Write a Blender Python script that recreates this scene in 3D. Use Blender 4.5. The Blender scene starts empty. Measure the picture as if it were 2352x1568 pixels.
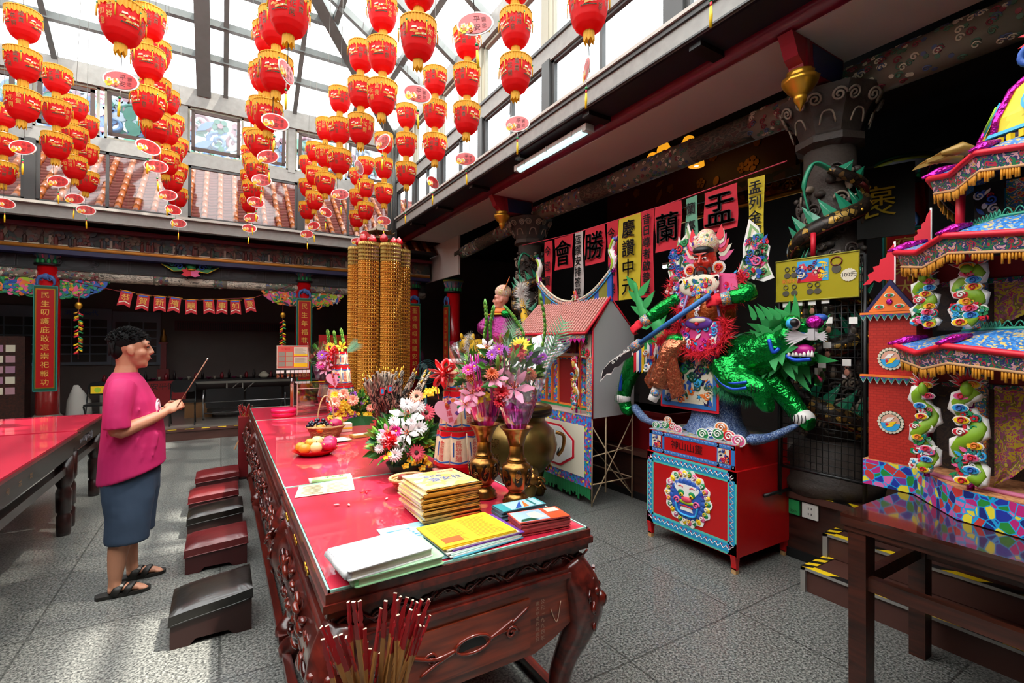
import bpy, math, random
from math import sin, cos, pi, radians as rad, sqrt, atan2, hypot
from mathutils import Vector as Vec, Matrix as Mat
random.seed(7)
SC = bpy.context.scene
COL = SC.collection
# ---------------------------------------------------------------- camera, light, exposure
FPX, YAW, PITCH, ROLL, HC = 1105.0, rad(31.1), 0.0054, 0.0044, 1.62
_r0 = Vec((cos(YAW), -sin(YAW), 0)); _u0 = Vec((0, 0, 1)); _f0 = Vec((sin(YAW), cos(YAW), 0))
FW = _f0*cos(PITCH)+_u0*sin(PITCH); _u = _u0*cos(PITCH)-_f0*sin(PITCH)
RT = _r0*cos(ROLL)+_u*sin(ROLL); UP = _u*cos(ROLL)-_r0*sin(ROLL)
cd = bpy.data.cameras.new('camera'); cam = bpy.data.objects.new('camera', cd); COL.objects.link(cam)
cd.sensor_width = 36; cd.lens = 36*FPX/2352; cd.clip_start = 0.05; cd.clip_end = 200
cam.matrix_world = Mat(((RT.x, UP.x, -FW.x, 0), (RT.y, UP.y, -FW.y, 0), (RT.z, UP.z, -FW.z, HC), (0, 0, 0, 1)))
SC.camera = cam
SC.view_settings.view_transform = 'Standard'; SC.view_settings.look = 'None'
SC.view_settings.gamma = 1; SC.view_settings.use_curve_mapping = False
SC.view_settings.exposure = 0.5
w = bpy.data.worlds.new('sky'); SC.world = w; w.use_nodes = True
bg = w.node_tree.nodes['Background']; bg.inputs[0].default_value = (0.93, 0.97, 1.0, 1); bg.inputs[1].default_value = 3.6
sd = bpy.data.lights.new('sun', 'SUN'); sd.energy = 9; sd.angle = rad(1.2); sd.color = (1, 0.94, 0.84)
sun = bpy.data.objects.new('sun', sd); COL.objects.link(sun); sun.location = (6, 0, 14)
sun.rotation_euler = Vec((-0.38, 0.22, -1)).to_track_quat('-Z', 'Y').to_euler()
cy = SC.cycles
cy.max_bounces = 7; cy.diffuse_bounces = 4; cy.glossy_bounces = 3; cy.transmission_bounces = 4; cy.transparent_max_bounces = 10
cy.sample_clamp_indirect = 4; cy.caustics_reflective = False; cy.caustics_refractive = False
cy.use_denoising = True
try: w.cycles.sampling_method = 'MANUAL'; w.cycles.sample_map_resolution = 64
except Exception: pass

def ray(px, py): return FW+RT*((px-1176)/FPX)-UP*((py-784)/FPX)
def at(px, py, x=None, y=None, z=None):
    """the point where the photograph's pixel meets a vertical or level plane of the room"""
    v = ray(px, py)
    k = x/v.x if x is not None else y/v.y if y is not None else (z-HC)/v.z
    return Vec((0, 0, HC))+v*k

# ---------------------------------------------------------------- materials
MATS = {}
def lin(c):
    return tuple(((x/12.92) if x <= 0.04045 else ((x+0.055)/1.055)**2.4) for x in c)
def hexc(h):
    return lin(tuple(int(h[i:i+2], 16)/255 for i in (0, 2, 4)))
def mat(name, col=None, rough=0.5, metal=0.0, coat=0.0, var=0.0, vs=30, bump=0.0, bs=60, trans=0.0, emit=0.0, sheen=0, spec=0.5):
    if name in MATS: return MATS[name]
    m = bpy.data.materials.new(name); m.use_nodes = True; MATS[name] = m
    nt = m.node_tree; b = nt.nodes['Principled BSDF']
    c = hexc(col) if isinstance(col, str) else col
    b.inputs['Base Color'].default_value = (*c, 1); b.inputs['Roughness'].default_value = rough
    b.inputs['Metallic'].default_value = metal; b.inputs['Coat Weight'].default_value = coat
    b.inputs['Coat Roughness'].default_value = 0.06; b.inputs['Specular IOR Level'].default_value = spec
    if sheen: b.inputs['Sheen Weight'].default_value = sheen
    if emit: b.inputs['Emission Color'].default_value = (*c, 1); b.inputs['Emission Strength'].default_value = emit
    if var or bump:
        tc = nt.nodes.new('ShaderNodeTexCoord'); n = nt.nodes.new('ShaderNodeTexNoise')
        n.inputs['Scale'].default_value = vs if var else bs; n.inputs['Detail'].default_value = 3
        nt.links.new(tc.outputs['Object'], n.inputs['Vector'])
        if var:
            mx = nt.nodes.new('ShaderNodeMix'); mx.data_type = 'RGBA'
            mx.inputs[6].default_value = (*[x*(1-var) for x in c], 1); mx.inputs[7].default_value = (*[min(1, x*(1+var)) for x in c], 1)
            nt.links.new(n.outputs['Fac'], mx.inputs[0]); nt.links.new(mx.outputs[2], b.inputs['Base Color'])
        if bump:
            n2 = nt.nodes.new('ShaderNodeTexNoise'); n2.inputs['Scale'].default_value = bs
            nt.links.new(tc.outputs['Object'], n2.inputs['Vector'])
            bp = nt.nodes.new('ShaderNodeBump'); bp.inputs['Strength'].default_value = bump; bp.inputs['Distance'].default_value = 0.02
            nt.links.new(n2.outputs['Fac'], bp.inputs['Height']); nt.links.new(bp.outputs[0], b.inputs['Normal'])
    if trans:
        out = nt.nodes['Material Output']; t = nt.nodes.new('ShaderNodeBsdfTranslucent'); t.inputs[0].default_value = (*c, 1)
        mx = nt.nodes.new('ShaderNodeMixShader'); mx.inputs[0].default_value = trans
        nt.links.new(b.outputs[0], mx.inputs[1]); nt.links.new(t.outputs[0], mx.inputs[2]); nt.links.new(mx.outputs[0], out.inputs[0])
    return m
def glass(name, tint=(0.9, 0.95, 0.95), alpha=0.88, rough=0.03, frost=0.0):
    if name in MATS: return MATS[name]
    m = bpy.data.materials.new(name); m.use_nodes = True; MATS[name] = m
    nt = m.node_tree; b = nt.nodes['Principled BSDF']; out = nt.nodes['Material Output']
    b.inputs['Base Color'].default_value = (*tint, 1); b.inputs['Roughness'].default_value = rough
    t = nt.nodes.new('ShaderNodeBsdfTransparent'); t.inputs[0].default_value = (*tint, 1)
    g = nt.nodes.new('ShaderNodeBsdfGlossy'); g.inputs['Roughness'].default_value = rough
    base = g
    if frost:
        base = nt.nodes.new('ShaderNodeBsdfTranslucent'); base.inputs[0].default_value = (*tint, 1)
    mx = nt.nodes.new('ShaderNodeMixShader')
    if frost:
        # most panes are frosted; random clear cells are added to let sun patches through
        tc = nt.nodes.new('ShaderNodeTexCoord'); vm = nt.nodes.new('ShaderNodeVectorMath'); vm.operation = 'MULTIPLY'; vm.inputs[1].default_value = (1/.92, 1/1.05, 0)
        fl = nt.nodes.new('ShaderNodeVectorMath'); fl.operation = 'FLOOR'; wn_ = nt.nodes.new('ShaderNodeTexWhiteNoise'); gt = nt.nodes.new('ShaderNodeMath'); gt.operation = 'GREATER_THAN'; gt.inputs[1].default_value = .86
        mr = nt.nodes.new('ShaderNodeMapRange'); mr.inputs[3].default_value = 1-frost; mr.inputs[4].default_value = .95
        nt.links.new(tc.outputs['Object'], vm.inputs[0]); nt.links.new(vm.outputs[0], fl.inputs[0]); nt.links.new(fl.outputs[0], wn_.inputs['Vector']); nt.links.new(wn_.outputs['Value'], gt.inputs[0]); nt.links.new(gt.outputs[0], mr.inputs[0]); nt.links.new(mr.outputs[0], mx.inputs[0])
    else:
        f0_ = nt.nodes.new('ShaderNodeLayerWeight'); f0_.inputs[0].default_value = .5; f = nt.nodes.new('ShaderNodeMath'); f.operation = 'POWER'; f.inputs[1].default_value = 4; nt.links.new(f0_.outputs['Facing'], f.inputs[0])
        ma = nt.nodes.new('ShaderNodeMath'); ma.operation = 'MULTIPLY_ADD'; ma.inputs[1].default_value = -alpha; ma.inputs[2].default_value = alpha
        nt.links.new(f.outputs[0], ma.inputs[0]); nt.links.new(ma.outputs[0], mx.inputs[0])
    nt.links.new(base.outputs[0], mx.inputs[1]); nt.links.new(t.outputs[0], mx.inputs[2]); nt.links.new(mx.outputs[0], out.inputs[0])
    return m
def pattern(name, cols, scale=8, kind='voronoi', rough=0.5, grout=None, metal=0.0, gw=0.06, stretch=(1, 1, 1), coat=0, bump=0):
    """a printed or inlaid pattern: voronoi cells coloured from a palette, optional grout lines"""
    if name in MATS: return MATS[name]
    m = bpy.data.materials.new(name); m.use_nodes = True; MATS[name] = m
    nt = m.node_tree; b = nt.nodes['Principled BSDF']; b.inputs['Roughness'].default_value = rough; b.inputs['Metallic'].default_value = metal
    b.inputs['Coat Weight'].default_value = coat
    tc = nt.nodes.new('ShaderNodeTexCoord'); mp = nt.nodes.new('ShaderNodeMapping'); mp.inputs['Scale'].default_value = stretch
    nt.links.new(tc.outputs['Object'], mp.inputs[0])
    if kind == 'voronoi':
        v = nt.nodes.new('ShaderNodeTexVoronoi'); v.inputs['Scale'].default_value = scale
        nt.links.new(mp.outputs[0], v.inputs['Vector'])
        sep = nt.nodes.new('ShaderNodeSeparateColor'); nt.links.new(v.outputs['Color'], sep.inputs[0]); src = sep.outputs[0]
    else:
        v = nt.nodes.new('ShaderNodeTexNoise'); v.inputs['Scale'].default_value = scale; v.inputs['Detail'].default_value = 2; v.inputs['Distortion'].default_value = 1.2
        nt.links.new(mp.outputs[0], v.inputs['Vector'])
        mr = nt.nodes.new('ShaderNodeMapRange'); mr.inputs[1].default_value = 0.25; mr.inputs[2].default_value = 0.75
        nt.links.new(v.outputs['Fac'], mr.inputs[0]); src = mr.outputs[0]
    cr = nt.nodes.new('ShaderNodeValToRGB'); cr.color_ramp.interpolation = 'CONSTANT'
    el = cr.color_ramp.elements
    while len(el) > 1: el.remove(el[-1])
    for i, c in enumerate(cols):
        e = el[0] if i == 0 else el.new(i/len(cols))
        e.position = i/len(cols); e.color = (*hexc(c), 1)
    nt.links.new(src, cr.inputs[0]); res = cr.outputs[0]
    if grout:
        v2 = nt.nodes.new('ShaderNodeTexVoronoi'); v2.feature = 'DISTANCE_TO_EDGE'; v2.inputs['Scale'].default_value = scale
        nt.links.new(mp.outputs[0], v2.inputs['Vector'])
        lt = nt.nodes.new('ShaderNodeMath'); lt.operation = 'LESS_THAN'; lt.inputs[1].default_value = gw
        nt.links.new(v2.outputs['Distance'], lt.inputs[0])
        mx = nt.nodes.new('ShaderNodeMix'); mx.data_type = 'RGBA'; mx.inputs[7].default_value = (*hexc(grout), 1)
        nt.links.new(lt.outputs[0], mx.inputs[0]); nt.links.new(res, mx.inputs[6]); res = mx.outputs[2]
    nt.links.new(res, b.inputs['Base Color'])
    if bump:
        bp = nt.nodes.new('ShaderNodeBump'); bp.inputs['Strength'].default_value = bump
        nt.links.new(src, bp.inputs['Height']); nt.links.new(bp.outputs[0], b.inputs['Normal'])
    return m
def brick(name, c1, c2, mortar, sx, sy, axis='xz', rough=0.6, ms=0.012, off=0.5, coat=0, var=0):
    if name in MATS: return MATS[name]
    m = bpy.data.materials.new(name); m.use_nodes = True; MATS[name] = m
    nt = m.node_tree; b = nt.nodes['Principled BSDF']; b.inputs['Roughness'].default_value = rough; b.inputs['Coat Weight'].default_value = coat
    tc = nt.nodes.new('ShaderNodeTexCoord'); s = nt.nodes.new('ShaderNodeSeparateXYZ'); cb = nt.nodes.new('ShaderNodeCombineXYZ')
    nt.links.new(tc.outputs['Object'], s.inputs[0])
    nt.links.new(s.outputs['XYZ'.index(axis[0].upper())], cb.inputs[0]); nt.links.new(s.outputs['XYZ'.index(axis[1].upper())], cb.inputs[1])
    t = nt.nodes.new('ShaderNodeTexBrick'); t.offset = off; t.inputs['Scale'].default_value = 1
    t.inputs['Brick Width'].default_value = sx; t.inputs['Row Height'].default_value = sy; t.inputs['Mortar Size'].default_value = ms
    for i, c in enumerate((c1, c2, mortar)): t.inputs[i+1].default_value = (*hexc(c), 1)
    nt.links.new(cb.outputs[0], t.inputs['Vector']); nt.links.new(t.outputs[0], b.inputs['Base Color'])
    if name == 'granite':
        n = nt.nodes.new('ShaderNodeTexNoise'); n.inputs['Scale'].default_value = 75; n.inputs['Detail'].default_value = 4; n.inputs['Roughness'].default_value = .7
        nt.links.new(tc.outputs['Object'], n.inputs['Vector'])
        r = nt.nodes.new('ShaderNodeValToRGB'); r.color_ramp.elements[0].position = .40; r.color_ramp.elements[1].position = .62
        r.color_ramp.elements[0].color = (.05, .052, .054, 1); r.color_ramp.elements[1].color = (.40, .40, .385, 1)
        nt.links.new(n.outputs['Fac'], r.inputs[0])
        mx = nt.nodes.new('ShaderNodeMix'); mx.data_type = 'RGBA'; mx.blend_type = 'MULTIPLY'; mx.inputs[0].default_value = 1
        nt.links.new(t.outputs[0], mx.inputs[6]); nt.links.new(r.outputs[0], mx.inputs[7]); nt.links.new(mx.outputs[2], b.inputs['Base Color'])
    return m
def wood(name, c1, c2, scale=6, axis=0, rough=0.3, coat=0.3):
    if name in MATS: return MATS[name]
    m = bpy.data.materials.new(name); m.use_nodes = True; MATS[name] = m
    nt = m.node_tree; b = nt.nodes['Principled BSDF']; b.inputs['Roughness'].default_value = rough; b.inputs['Coat Weight'].default_value = coat; b.inputs['Coat Roughness'].default_value = .15
    tc = nt.nodes.new('ShaderNodeTexCoord'); mp = nt.nodes.new('ShaderNodeMapping')
    st = [6, 6, 6]; st[axis] = .7; mp.inputs['Scale'].default_value = st
    n = nt.nodes.new('ShaderNodeTexNoise'); n.inputs['Scale'].default_value = scale; n.inputs['Detail'].default_value = 4; n.inputs['Distortion'].default_value = .6
    r = nt.nodes.new('ShaderNodeValToRGB'); r.color_ramp.elements[0].position = .3; r.color_ramp.elements[1].position = .72
    r.color_ramp.elements[0].color = (*hexc(c1), 1); r.color_ramp.elements[1].color = (*hexc(c2), 1)
    nt.links.new(tc.outputs['Object'], mp.inputs[0]); nt.links.new(mp.outputs[0], n.inputs['Vector']); nt.links.new(n.outputs['Fac'], r.inputs[0]); nt.links.new(r.outputs[0], b.inputs['Base Color'])
    return m

# ---------------------------------------------------------------- mesh building
class MB:
    def __init__(s): s.v = []; s.f = []; s.mi = []; s.ms = []; s.sm = []; s.T = None
    def m(s, material):
        if material not in s.ms: s.ms.append(material)
        s.cur = s.ms.index(material); return s
    def add(s, vs, fs, smooth=False):
        o = len(s.v)
        if s.T is not None: vs = [s.T @ Vec(p) for p in vs]
        s.v += [tuple(p) for p in vs]
        for f in fs: s.f.append(tuple(i+o for i in f)); s.mi.append(getattr(s, 'cur', 0)); s.sm.append(smooth)
        return s
    def box(s, c, d, rz=0, top=None):
        hx, hy, hz = d[0]/2, d[1]/2, d[2]/2; vs = []
        for z in (-hz, hz):
            k = 1 if top is None or z < 0 else top
            for x, y in ((-hx, -hy), (hx, -hy), (hx, hy), (-hx, hy)):
                X, Y = x*k, y*k
                vs.append((c[0]+X*cos(rz)-Y*sin(rz), c[1]+X*sin(rz)+Y*cos(rz), c[2]+z))
        return s.add(vs, [(3, 2, 1, 0), (4, 5, 6, 7), (0, 1, 5, 4), (1, 2, 6, 5), (2, 3, 7, 6), (3, 0, 4, 7)])
    def b2(s, a, b): return s.box([(a[i]+b[i])/2 for i in range(3)], [abs(b[i]-a[i]) for i in range(3)])
    def lathe(s, c, prof, n=20, lobe=None, smooth=True, a0=0, a1=2*pi, sx=1, sy=1):
        full = abs(a1-a0-2*pi) < 1e-6; k = n if full else n+1; vs = []; fs = []
        for r, z in prof:
            for i in range(k):
                a = a0+(a1-a0)*i/n; q = r*(lobe(a, z) if lobe else 1)
                vs.append((c[0]+q*cos(a)*sx, c[1]+q*sin(a)*sy, c[2]+z))
        for j in range(len(prof)-1):
            for i in range(n):
                i2 = (i+1) % k; fs.append((j*k+i, j*k+i2, (j+1)*k+i2, (j+1)*k+i))
        if full and prof[0][0] > 1e-5: fs.append(tuple(reversed(range(k))))
        if full and prof[-1][0] > 1e-5: fs.append(tuple((len(prof)-1)*k+i for i in range(k)))
        return s.add(vs, fs, smooth)
    def cyl(s, c, r, h, n=14, r2=None, smooth=True): return s.lathe(c, [(r, 0), (r if r2 is None else r2, h)], n, smooth=smooth)
    def tube(s, pts, r, n=8, closed=False, smooth=True, flat=1.0, up=None):
        pts = [Vec(p) for p in pts]; N = len(pts); rs = r if isinstance(r, (list, tuple)) else [r]*N
        vs = []; fs = []; nrm = None
        for i, p in enumerate(pts):
            t = (pts[(i+1) % N]-pts[i-1]) if closed else (pts[min(i+1, N-1)]-pts[max(i-1, 0)])
            t = t.normalized() if t.length > 1e-9 else Vec((0, 0, 1))
            if up is not None: nrm = Vec(up)
            if nrm is None: nrm = Vec((0, 0, 1)) if abs(t.z) < .9 else Vec((1, 0, 0))
            nrm = nrm-t*nrm.dot(t)
            if nrm.length < 1e-6: nrm = t.orthogonal()
            nrm.normalize(); bi = t.cross(nrm)
            for k in range(n):
                a = 2*pi*k/n; vs.append(p+nrm*(cos(a)*rs[i]*flat)+bi*(sin(a)*rs[i]))
        for i in range(N if closed else N-1):
            for k in range(n):
                fs.append((i*n+k, i*n+(k+1) % n, ((i+1) % N)*n+(k+1) % n, ((i+1) % N)*n+k))
        if not closed: fs.append(tuple(reversed(range(n)))); fs.append(tuple((N-1)*n+k for k in range(n)))
        return s.add(vs, fs, smooth)
    def ball(s, c, r, n=12, m=8, rot=None):
        if not isinstance(r, (list, tuple)): r = (r, r, r)
        vs = []; fs = []
        for j in range(m+1):
            t = pi*j/m
            for i in range(n):
                a = 2*pi*i/n; p = Vec((r[0]*sin(t)*cos(a), r[1]*sin(t)*sin(a), -r[2]*cos(t)))
                if rot is not None: p = rot @ p
                vs.append(p+Vec(c))
        for j in range(m):
            for i in range(n): fs.append((j*n+i, j*n+(i+1) % n, (j+1)*n+(i+1) % n, (j+1)*n+i))
        return s.add(vs, fs, True)
    def prism(s, outline, o, ux, uy, depth):
        """a flat outline (2-D) laid out from o along ux, uy and given a thickness along ux x uy"""
        o = Vec(o); ux = Vec(ux); uy = Vec(uy); nz = ux.cross(uy).normalized()*depth; N = len(outline)
        a = [o+ux*p[0]+uy*p[1] for p in outline]
        vs = a+[p+nz for p in a]
        fs = [tuple(reversed(range(N))), tuple(range(N, 2*N))]+[(i, (i+1) % N, N+(i+1) % N, N+i) for i in range(N)]
        return s.add(vs, fs)
    def disc(s, c, r, ux, uy, depth=0.002, n=14, ry=None):
        ry = r if ry is None else ry
        return s.prism([(r*cos(2*pi*i/n), ry*sin(2*pi*i/n)) for i in range(n)], c, ux, uy, depth)
    def sheet(s, g, smooth=True, thick=0):
        R = len(g); Cn = len(g[0]); vs = [p for row in g for p in row]
        fs = [(j*Cn+i, j*Cn+i+1, (j+1)*Cn+i+1, (j+1)*Cn+i) for j in range(R-1) for i in range(Cn-1)]
        return s.add(vs, fs, smooth)
    def text(s, body, o, ux, uy, size, depth=0.001, fn=None, align='CENTER', vertical=0):
        """raised lettering; o is the centre, ux/uy the reading directions"""
        o = Vec(o); ux = Vec(ux); uy = Vec(uy); nz = ux.cross(uy).normalized()
        items = [(body, 0)] if not vertical else [(ch, -i*vertical+(len(body)-1)*vertical/2) for i, ch in enumerate(body)]
        for tx, dy in items:
            vs, fs = glyphs(tx)
            s.add([(o+ux*(x*size)+uy*(y*size+dy)+nz*depth) if fn is None else fn(x*size, y*size+dy) for x, y in vs], fs)
        return s
    def spiral(s, o, ux, uy, r, w, turns=1.6, depth=.004, n=26, flip=1):
        o = Vec(o); ux = Vec(ux); uy = Vec(uy); nz = ux.cross(uy).normalized(); pts = []
        for i in range(n):
            a = turns*2*pi*i/(n-1); q = r*(1-.86*i/(n-1)); pts.append(o+ux*(q*cos(a)*flip)+uy*(q*sin(a))+nz*depth*.5)
        return s.tube(pts, w, 5)
    def build(s, name, parent=None, loc=None):
        me = bpy.data.meshes.new(name); me.from_pydata(s.v, [], s.f)
        for q in s.ms: me.materials.append(q)
        me.polygons.foreach_set('material_index', s.mi); me.polygons.foreach_set('use_smooth', s.sm); me.update()
        o = bpy.data.objects.new(name, me); COL.objects.link(o)
        if loc is not None: o.location = loc
        if parent is not None: o.parent = parent
        return o
_gl = {}
def glyphs(t):
    if t not in _gl:
        c = bpy.data.curves.new('lettering', 'FONT'); c.body = t; c.align_x = 'CENTER'; c.align_y = 'CENTER'; c.resolution_u = 2; c.size = 1
        c.fill_mode = 'FRONT'
        o = bpy.data.objects.new('lettering', c); COL.objects.link(o)
        me = o.to_mesh()
        vs = [(v.co.x, v.co.y) for v in me.vertices]; fs = [tuple(p.vertices) for p in me.polygons]
        if vs and len(t) == 1:
            x0 = (min(v[0] for v in vs)+max(v[0] for v in vs))/2; y0 = (min(v[1] for v in vs)+max(v[1] for v in vs))/2
            vs = [(x-x0, y-y0) for x, y in vs]
        o.to_mesh_clear(); bpy.data.objects.remove(o); bpy.data.curves.remove(c)
        _gl[t] = (vs, fs)
    return _gl[t]
def tag(o, label, cat, group=None):
    o['label'] = label; o['category'] = cat
    if group: o['group'] = group
    return o
def thing(name, loc, label, cat, group=None, rz=0):
    o = bpy.data.objects.new(name, None); COL.objects.link(o); o.location = loc; o.rotation_euler.z = rz; o.empty_display_size = .05
    return tag(o, label, cat, group)
def struct(o):
    o['kind'] = 'structure'; return o
def stuff(o):
    o['kind'] = 'stuff'; return o
def copy_tree(o, parent=None):
    c = o.copy(); COL.objects.link(c)
    if parent is not None: c.parent = parent
    for ch in list(o.children): copy_tree(ch, c)
    return c
def rr(w, h, r, n=4, c=(0, 0)):
    out = []
    for cx_, cy_, a0 in ((w/2-r, h/2-r, 0), (-w/2+r, h/2-r, pi/2), (-w/2+r, -h/2+r, pi), (w/2-r, -h/2+r, 1.5*pi)):
        for i in range(n+1): a = a0+pi/2*i/n; out.append((c[0]+cx_+r*cos(a), c[1]+cy_+r*sin(a)))
    return out
def curve(pts, n=6):
    """Catmull-Rom through points"""
    P = [Vec(p) for p in pts]; out = []
    for i in range(len(P)-1):
        a = P[max(i-1, 0)]; b = P[i]; c = P[i+1]; d = P[min(i+2, len(P)-1)]
        for k in range(n):
            t = k/n; out.append(.5*((2*b)+(c-a)*t+(2*a-5*b+4*c-d)*t*t+(3*b-a-3*c+d)*t**3))
    return out+[P[-1]]
X, Y, Z = Vec((1, 0, 0)), Vec((0, 1, 0)), Vec((0, 0, 1))
def arrow(w, l): return [(-w/2, 0), (0, -l), (w/2, 0)]
def ornament(mb, o, ux, uy, w, h, cols, n, seed, depth=.006, size=.04, curls=True, shape=None):
    """carved or cut-paper decoration: overlapping petals, scrolls and bosses inside a w x h field"""
    R = random.Random(seed); o = Vec(o); ux = Vec(ux); uy = Vec(uy)
    for i in range(n):
        for _ in range(20):
            x, y = R.uniform(-w/2, w/2), R.uniform(-h/2, h/2)
            if shape is None or shape(x, y): break
        sz = size*R.uniform(.6, 1.3); mb.m(R.choice(cols)); k = R.random(); c = o+ux*x+uy*y
        a = R.uniform(0, 2*pi); e1 = ux*cos(a)+uy*sin(a); e2 = uy*cos(a)-ux*sin(a)
        dp = depth*R.uniform(.6, 1.5)
        if curls and k < .3: mb.spiral(c, e1, e2, sz*.6, sz*.13, 1.4, dp, 16)
        elif k < .55:
            for q in range(5):
                b = 2*pi*q/5; mb.disc(c+(e1*cos(b)+e2*sin(b))*sz*.32, sz*.26, e1, e2, dp*.8, 7)
            mb.m(R.choice(cols)); mb.disc(c, sz*.2, e1, e2, dp*1.3, 7)
        elif k < .8: mb.prism([(-sz*.6, 0), (-sz*.2, sz*.22), (sz*.2, sz*.2), (sz*.65, 0), (sz*.2, -sz*.2), (-sz*.2, -sz*.16)], c, e1, e2, dp)
        else: mb.disc(c, sz*.4, e1, e2, dp, 9, sz*.28)
# ---------------------------------------------------------------- the materials of the room
GRAN = brick('granite', 'd2d2cc', 'c4c6c2', '8f908c', 0.9, 0.9, 'xy', 0.33, 0.006, 0.0, coat=.15)
GREY = mat('grey_paint', '8d8b86', .55, var=.25, vs=14); DGREY = mat('dark_frame', '3b3a39', .45)
ROOFG = mat('roof_steel', '6c716f', .5, var=.2, vs=8); BROWNF = mat('brown_sash', '4c3a33', .5); CREAMF = mat('cream_sash', 'a39f8c', .5)
NAVY = mat('navy_soffit', '1c1b26', .5); MAROON = mat('maroon_beam', '7a0c2c', .35, coat=.3); WHITEP = mat('white_plaster', 'c9b9b0', .8)
DARKW = mat('dark_wall', '2f2725', .6, var=.2, vs=5); DARKC = mat('dark_ceiling', '1b1719', .7)
GOLDL = mat('gold_line', 'd8913d', .35, metal=.4); INDIGO = mat('indigo', '1d1a4a', .45)
GOLDT = mat('gold_leaf', 'd8ac4c', .45, metal=.25); GOLD = mat('gold', 'c8902c', .3, metal=.75); YEL = mat('yellow', 'f2c713', .5); DGOLD = mat('dark_gold', '8a5a1c', .35, metal=.6)
RED = mat('red_lacquer', 'c00a12', .3, coat=.4); DRED = mat('dark_red', '6e0f14', .45); CRIM = mat('crimson', 'd3122c', .5)
GREEN = mat('leaf_green', '1f8a4c', .45); TEAL = mat('teal', '1f7f79', .45); DGREEN = mat('dark_green', '0f4a30', .45)
BLUE = mat('blue', '2a57ae', .45); SKYB = mat('sky_blue', '2f9fd8', .5); PINK = mat('pink', 'e05a8e', .5); MAG = mat('magenta', 'c8168c', .45)
ORANGE = mat('orange', 'e8772c', .5); WHITE = mat('white', 'ece8e2', .6); CREAM = mat('cream', 'd9cfb8', .6); BLACK = mat('black', '0c0b0c', .45)
PURP = mat('purple', '5b2f8e', .45); LIME = mat('lime', '9fc126', .5); STONE = mat('stone_dark', '3f352f', .6, var=.25, vs=20, bump=.3, bs=40)
STONEL = mat('stone_pale', '8b7c6c', .6, var=.25, vs=30); MAHOG = wood('mahogany', '2a0a08', '6b2016', 5, 1, .28, .5); MAHOGX = wood('mahogany_x', '48170c', '96391d', 5, 0, .28, .5)
EBONY = wood('ebony', '140a09', '2e1512', 5, 1, .3, .4); TAPE_Y = mat('tape_yellow', 'e9c413', .5)
STEPB = mat('step_brown', '4a2a22', .5, var=.15, vs=6); ALU = mat('aluminium_nosing', '9a9690', .4, metal=.5)
PAINTED = [GREEN, BLUE, CRIM, ORANGE, PINK, LIME, TEAL, PURP]
CLEAR = glass('window_glass', (.93, .96, .97), .97); FROST = glass('skylight_glass', (.97, .98, .98), .9, .2, frost=.8); TINT = glass('tinted_glass', (.62, .65, .66), .95)
# ---------------------------------------------------------------- floor, platforms, walls, ceilings
b = MB().m(GRAN).b2((-7, -5, -.2), (8, 13.2, 0)); struct(b.build('floor'))
PLAT = mat('platform_stone', '6d6761', .3, coat=.3, var=.3, vs=60)
b = MB().m(STEPB).b2((-7, 9.62, 0), (3.72, 13.1, .15)).m(PLAT).b2((-7, 9.75, .15), (3.72, 13.1, .18)).m(STEPB).b2((-7, 9.6, .15), (3.72, 9.75, .182))
b.m(mat('worn_tape', 'd6b51e', .6))
for k in range(30): b.b2((-3.1+k*.235, 9.62, .1805), (-3.1+k*.235+.12, 9.68, .1835))
struct(b.build('floor.001'))
RISER = wood('riser_wood', '20100c', '3a1d15', 4, 1, .35, .3)
b = MB().m(RISER).b2((3.76, -5, 0), (8, 13.1, .48)).m(mat('platform_floor', '3d3a38', .3, coat=.3, var=.3, vs=50)).b2((3.92, -5, .48), (8, 13.1, .5)).m(STEPB).b2((3.72, -5, .46), (3.92, 13.1, .505))
b.m(BLACK).b2((3.745, -5, 0), (3.77, 13.1, .07)).b2((3.735, -.6, .5045), (3.80, 3.5, .506))
b.m(TAPE_Y)
for k in range(16): b.add([(3.735, -.5+k*.25, .507), (3.80, -.44+k*.25, .507), (3.80, -.31+k*.25, .507), (3.735, -.37+k*.25, .507)], [(0, 1, 2, 3)])
struct(b.build('floor.002'))
BWALL = mat('back_wall_stone', '5a4d49', .5, var=.15, vs=4)
struct(MB().m(BWALL).b2((-7, 13.1, 0), (8.1, 13.3, 4.2)).build('wall_back'))
for nm, a, c in ( ('wall_right', (8, -5, 0), (8.2, 13.1, 4.6)), ('wall_left', (-7.2, -5, 0), (-7, 13.1, 4.2)), ('wall_front', (-7, -5.2, 0), (8, -5, 4.2))):
    struct(MB().m(DARKW).b2(a, c).build(nm))
b = MB().m(DARKC).b2((-7, 9.62, 3.5), (3.9, 13.1, 3.56)).b2((-7, -5, 3.9), (-4.1, 9.6, 4)).b2((-4.1, -5, 3.9), (3, -1.5, 4)).b2((4.02, -5, 4.2), (8, 13.1, 4.3)).b2((3.0, -5, 3.98), (4.1, 13.1, 4.06))
struct(b.build('ceiling'))
b = MB().m(WHITEP).b2((3.36, -3, 3.77), (4.04, 9.6, 3.9)); b.b2((4.0, 8.7, 3.0), (4.04, 11.6, 3.77)); struct(b.build('ceiling.001'))
b = MB().m(NAVY).b2((2.98, -3, 3.86), (3.32, 10.5, 3.98))
for y in (-.2, 1.05, 2.3, 3.55, 4.8, 6.05, 7.3, 8.55): b.m(BLACK).b2((2.99, y, 3.82), (3.3, y+.1, 3.865))
struct(b.build('ceiling.002'))
struct(MB().m(MAROON).tube([(3.34, -3, 3.85), (3.34, 10, 3.85)], .075, 14).build('trim_1'))
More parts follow.
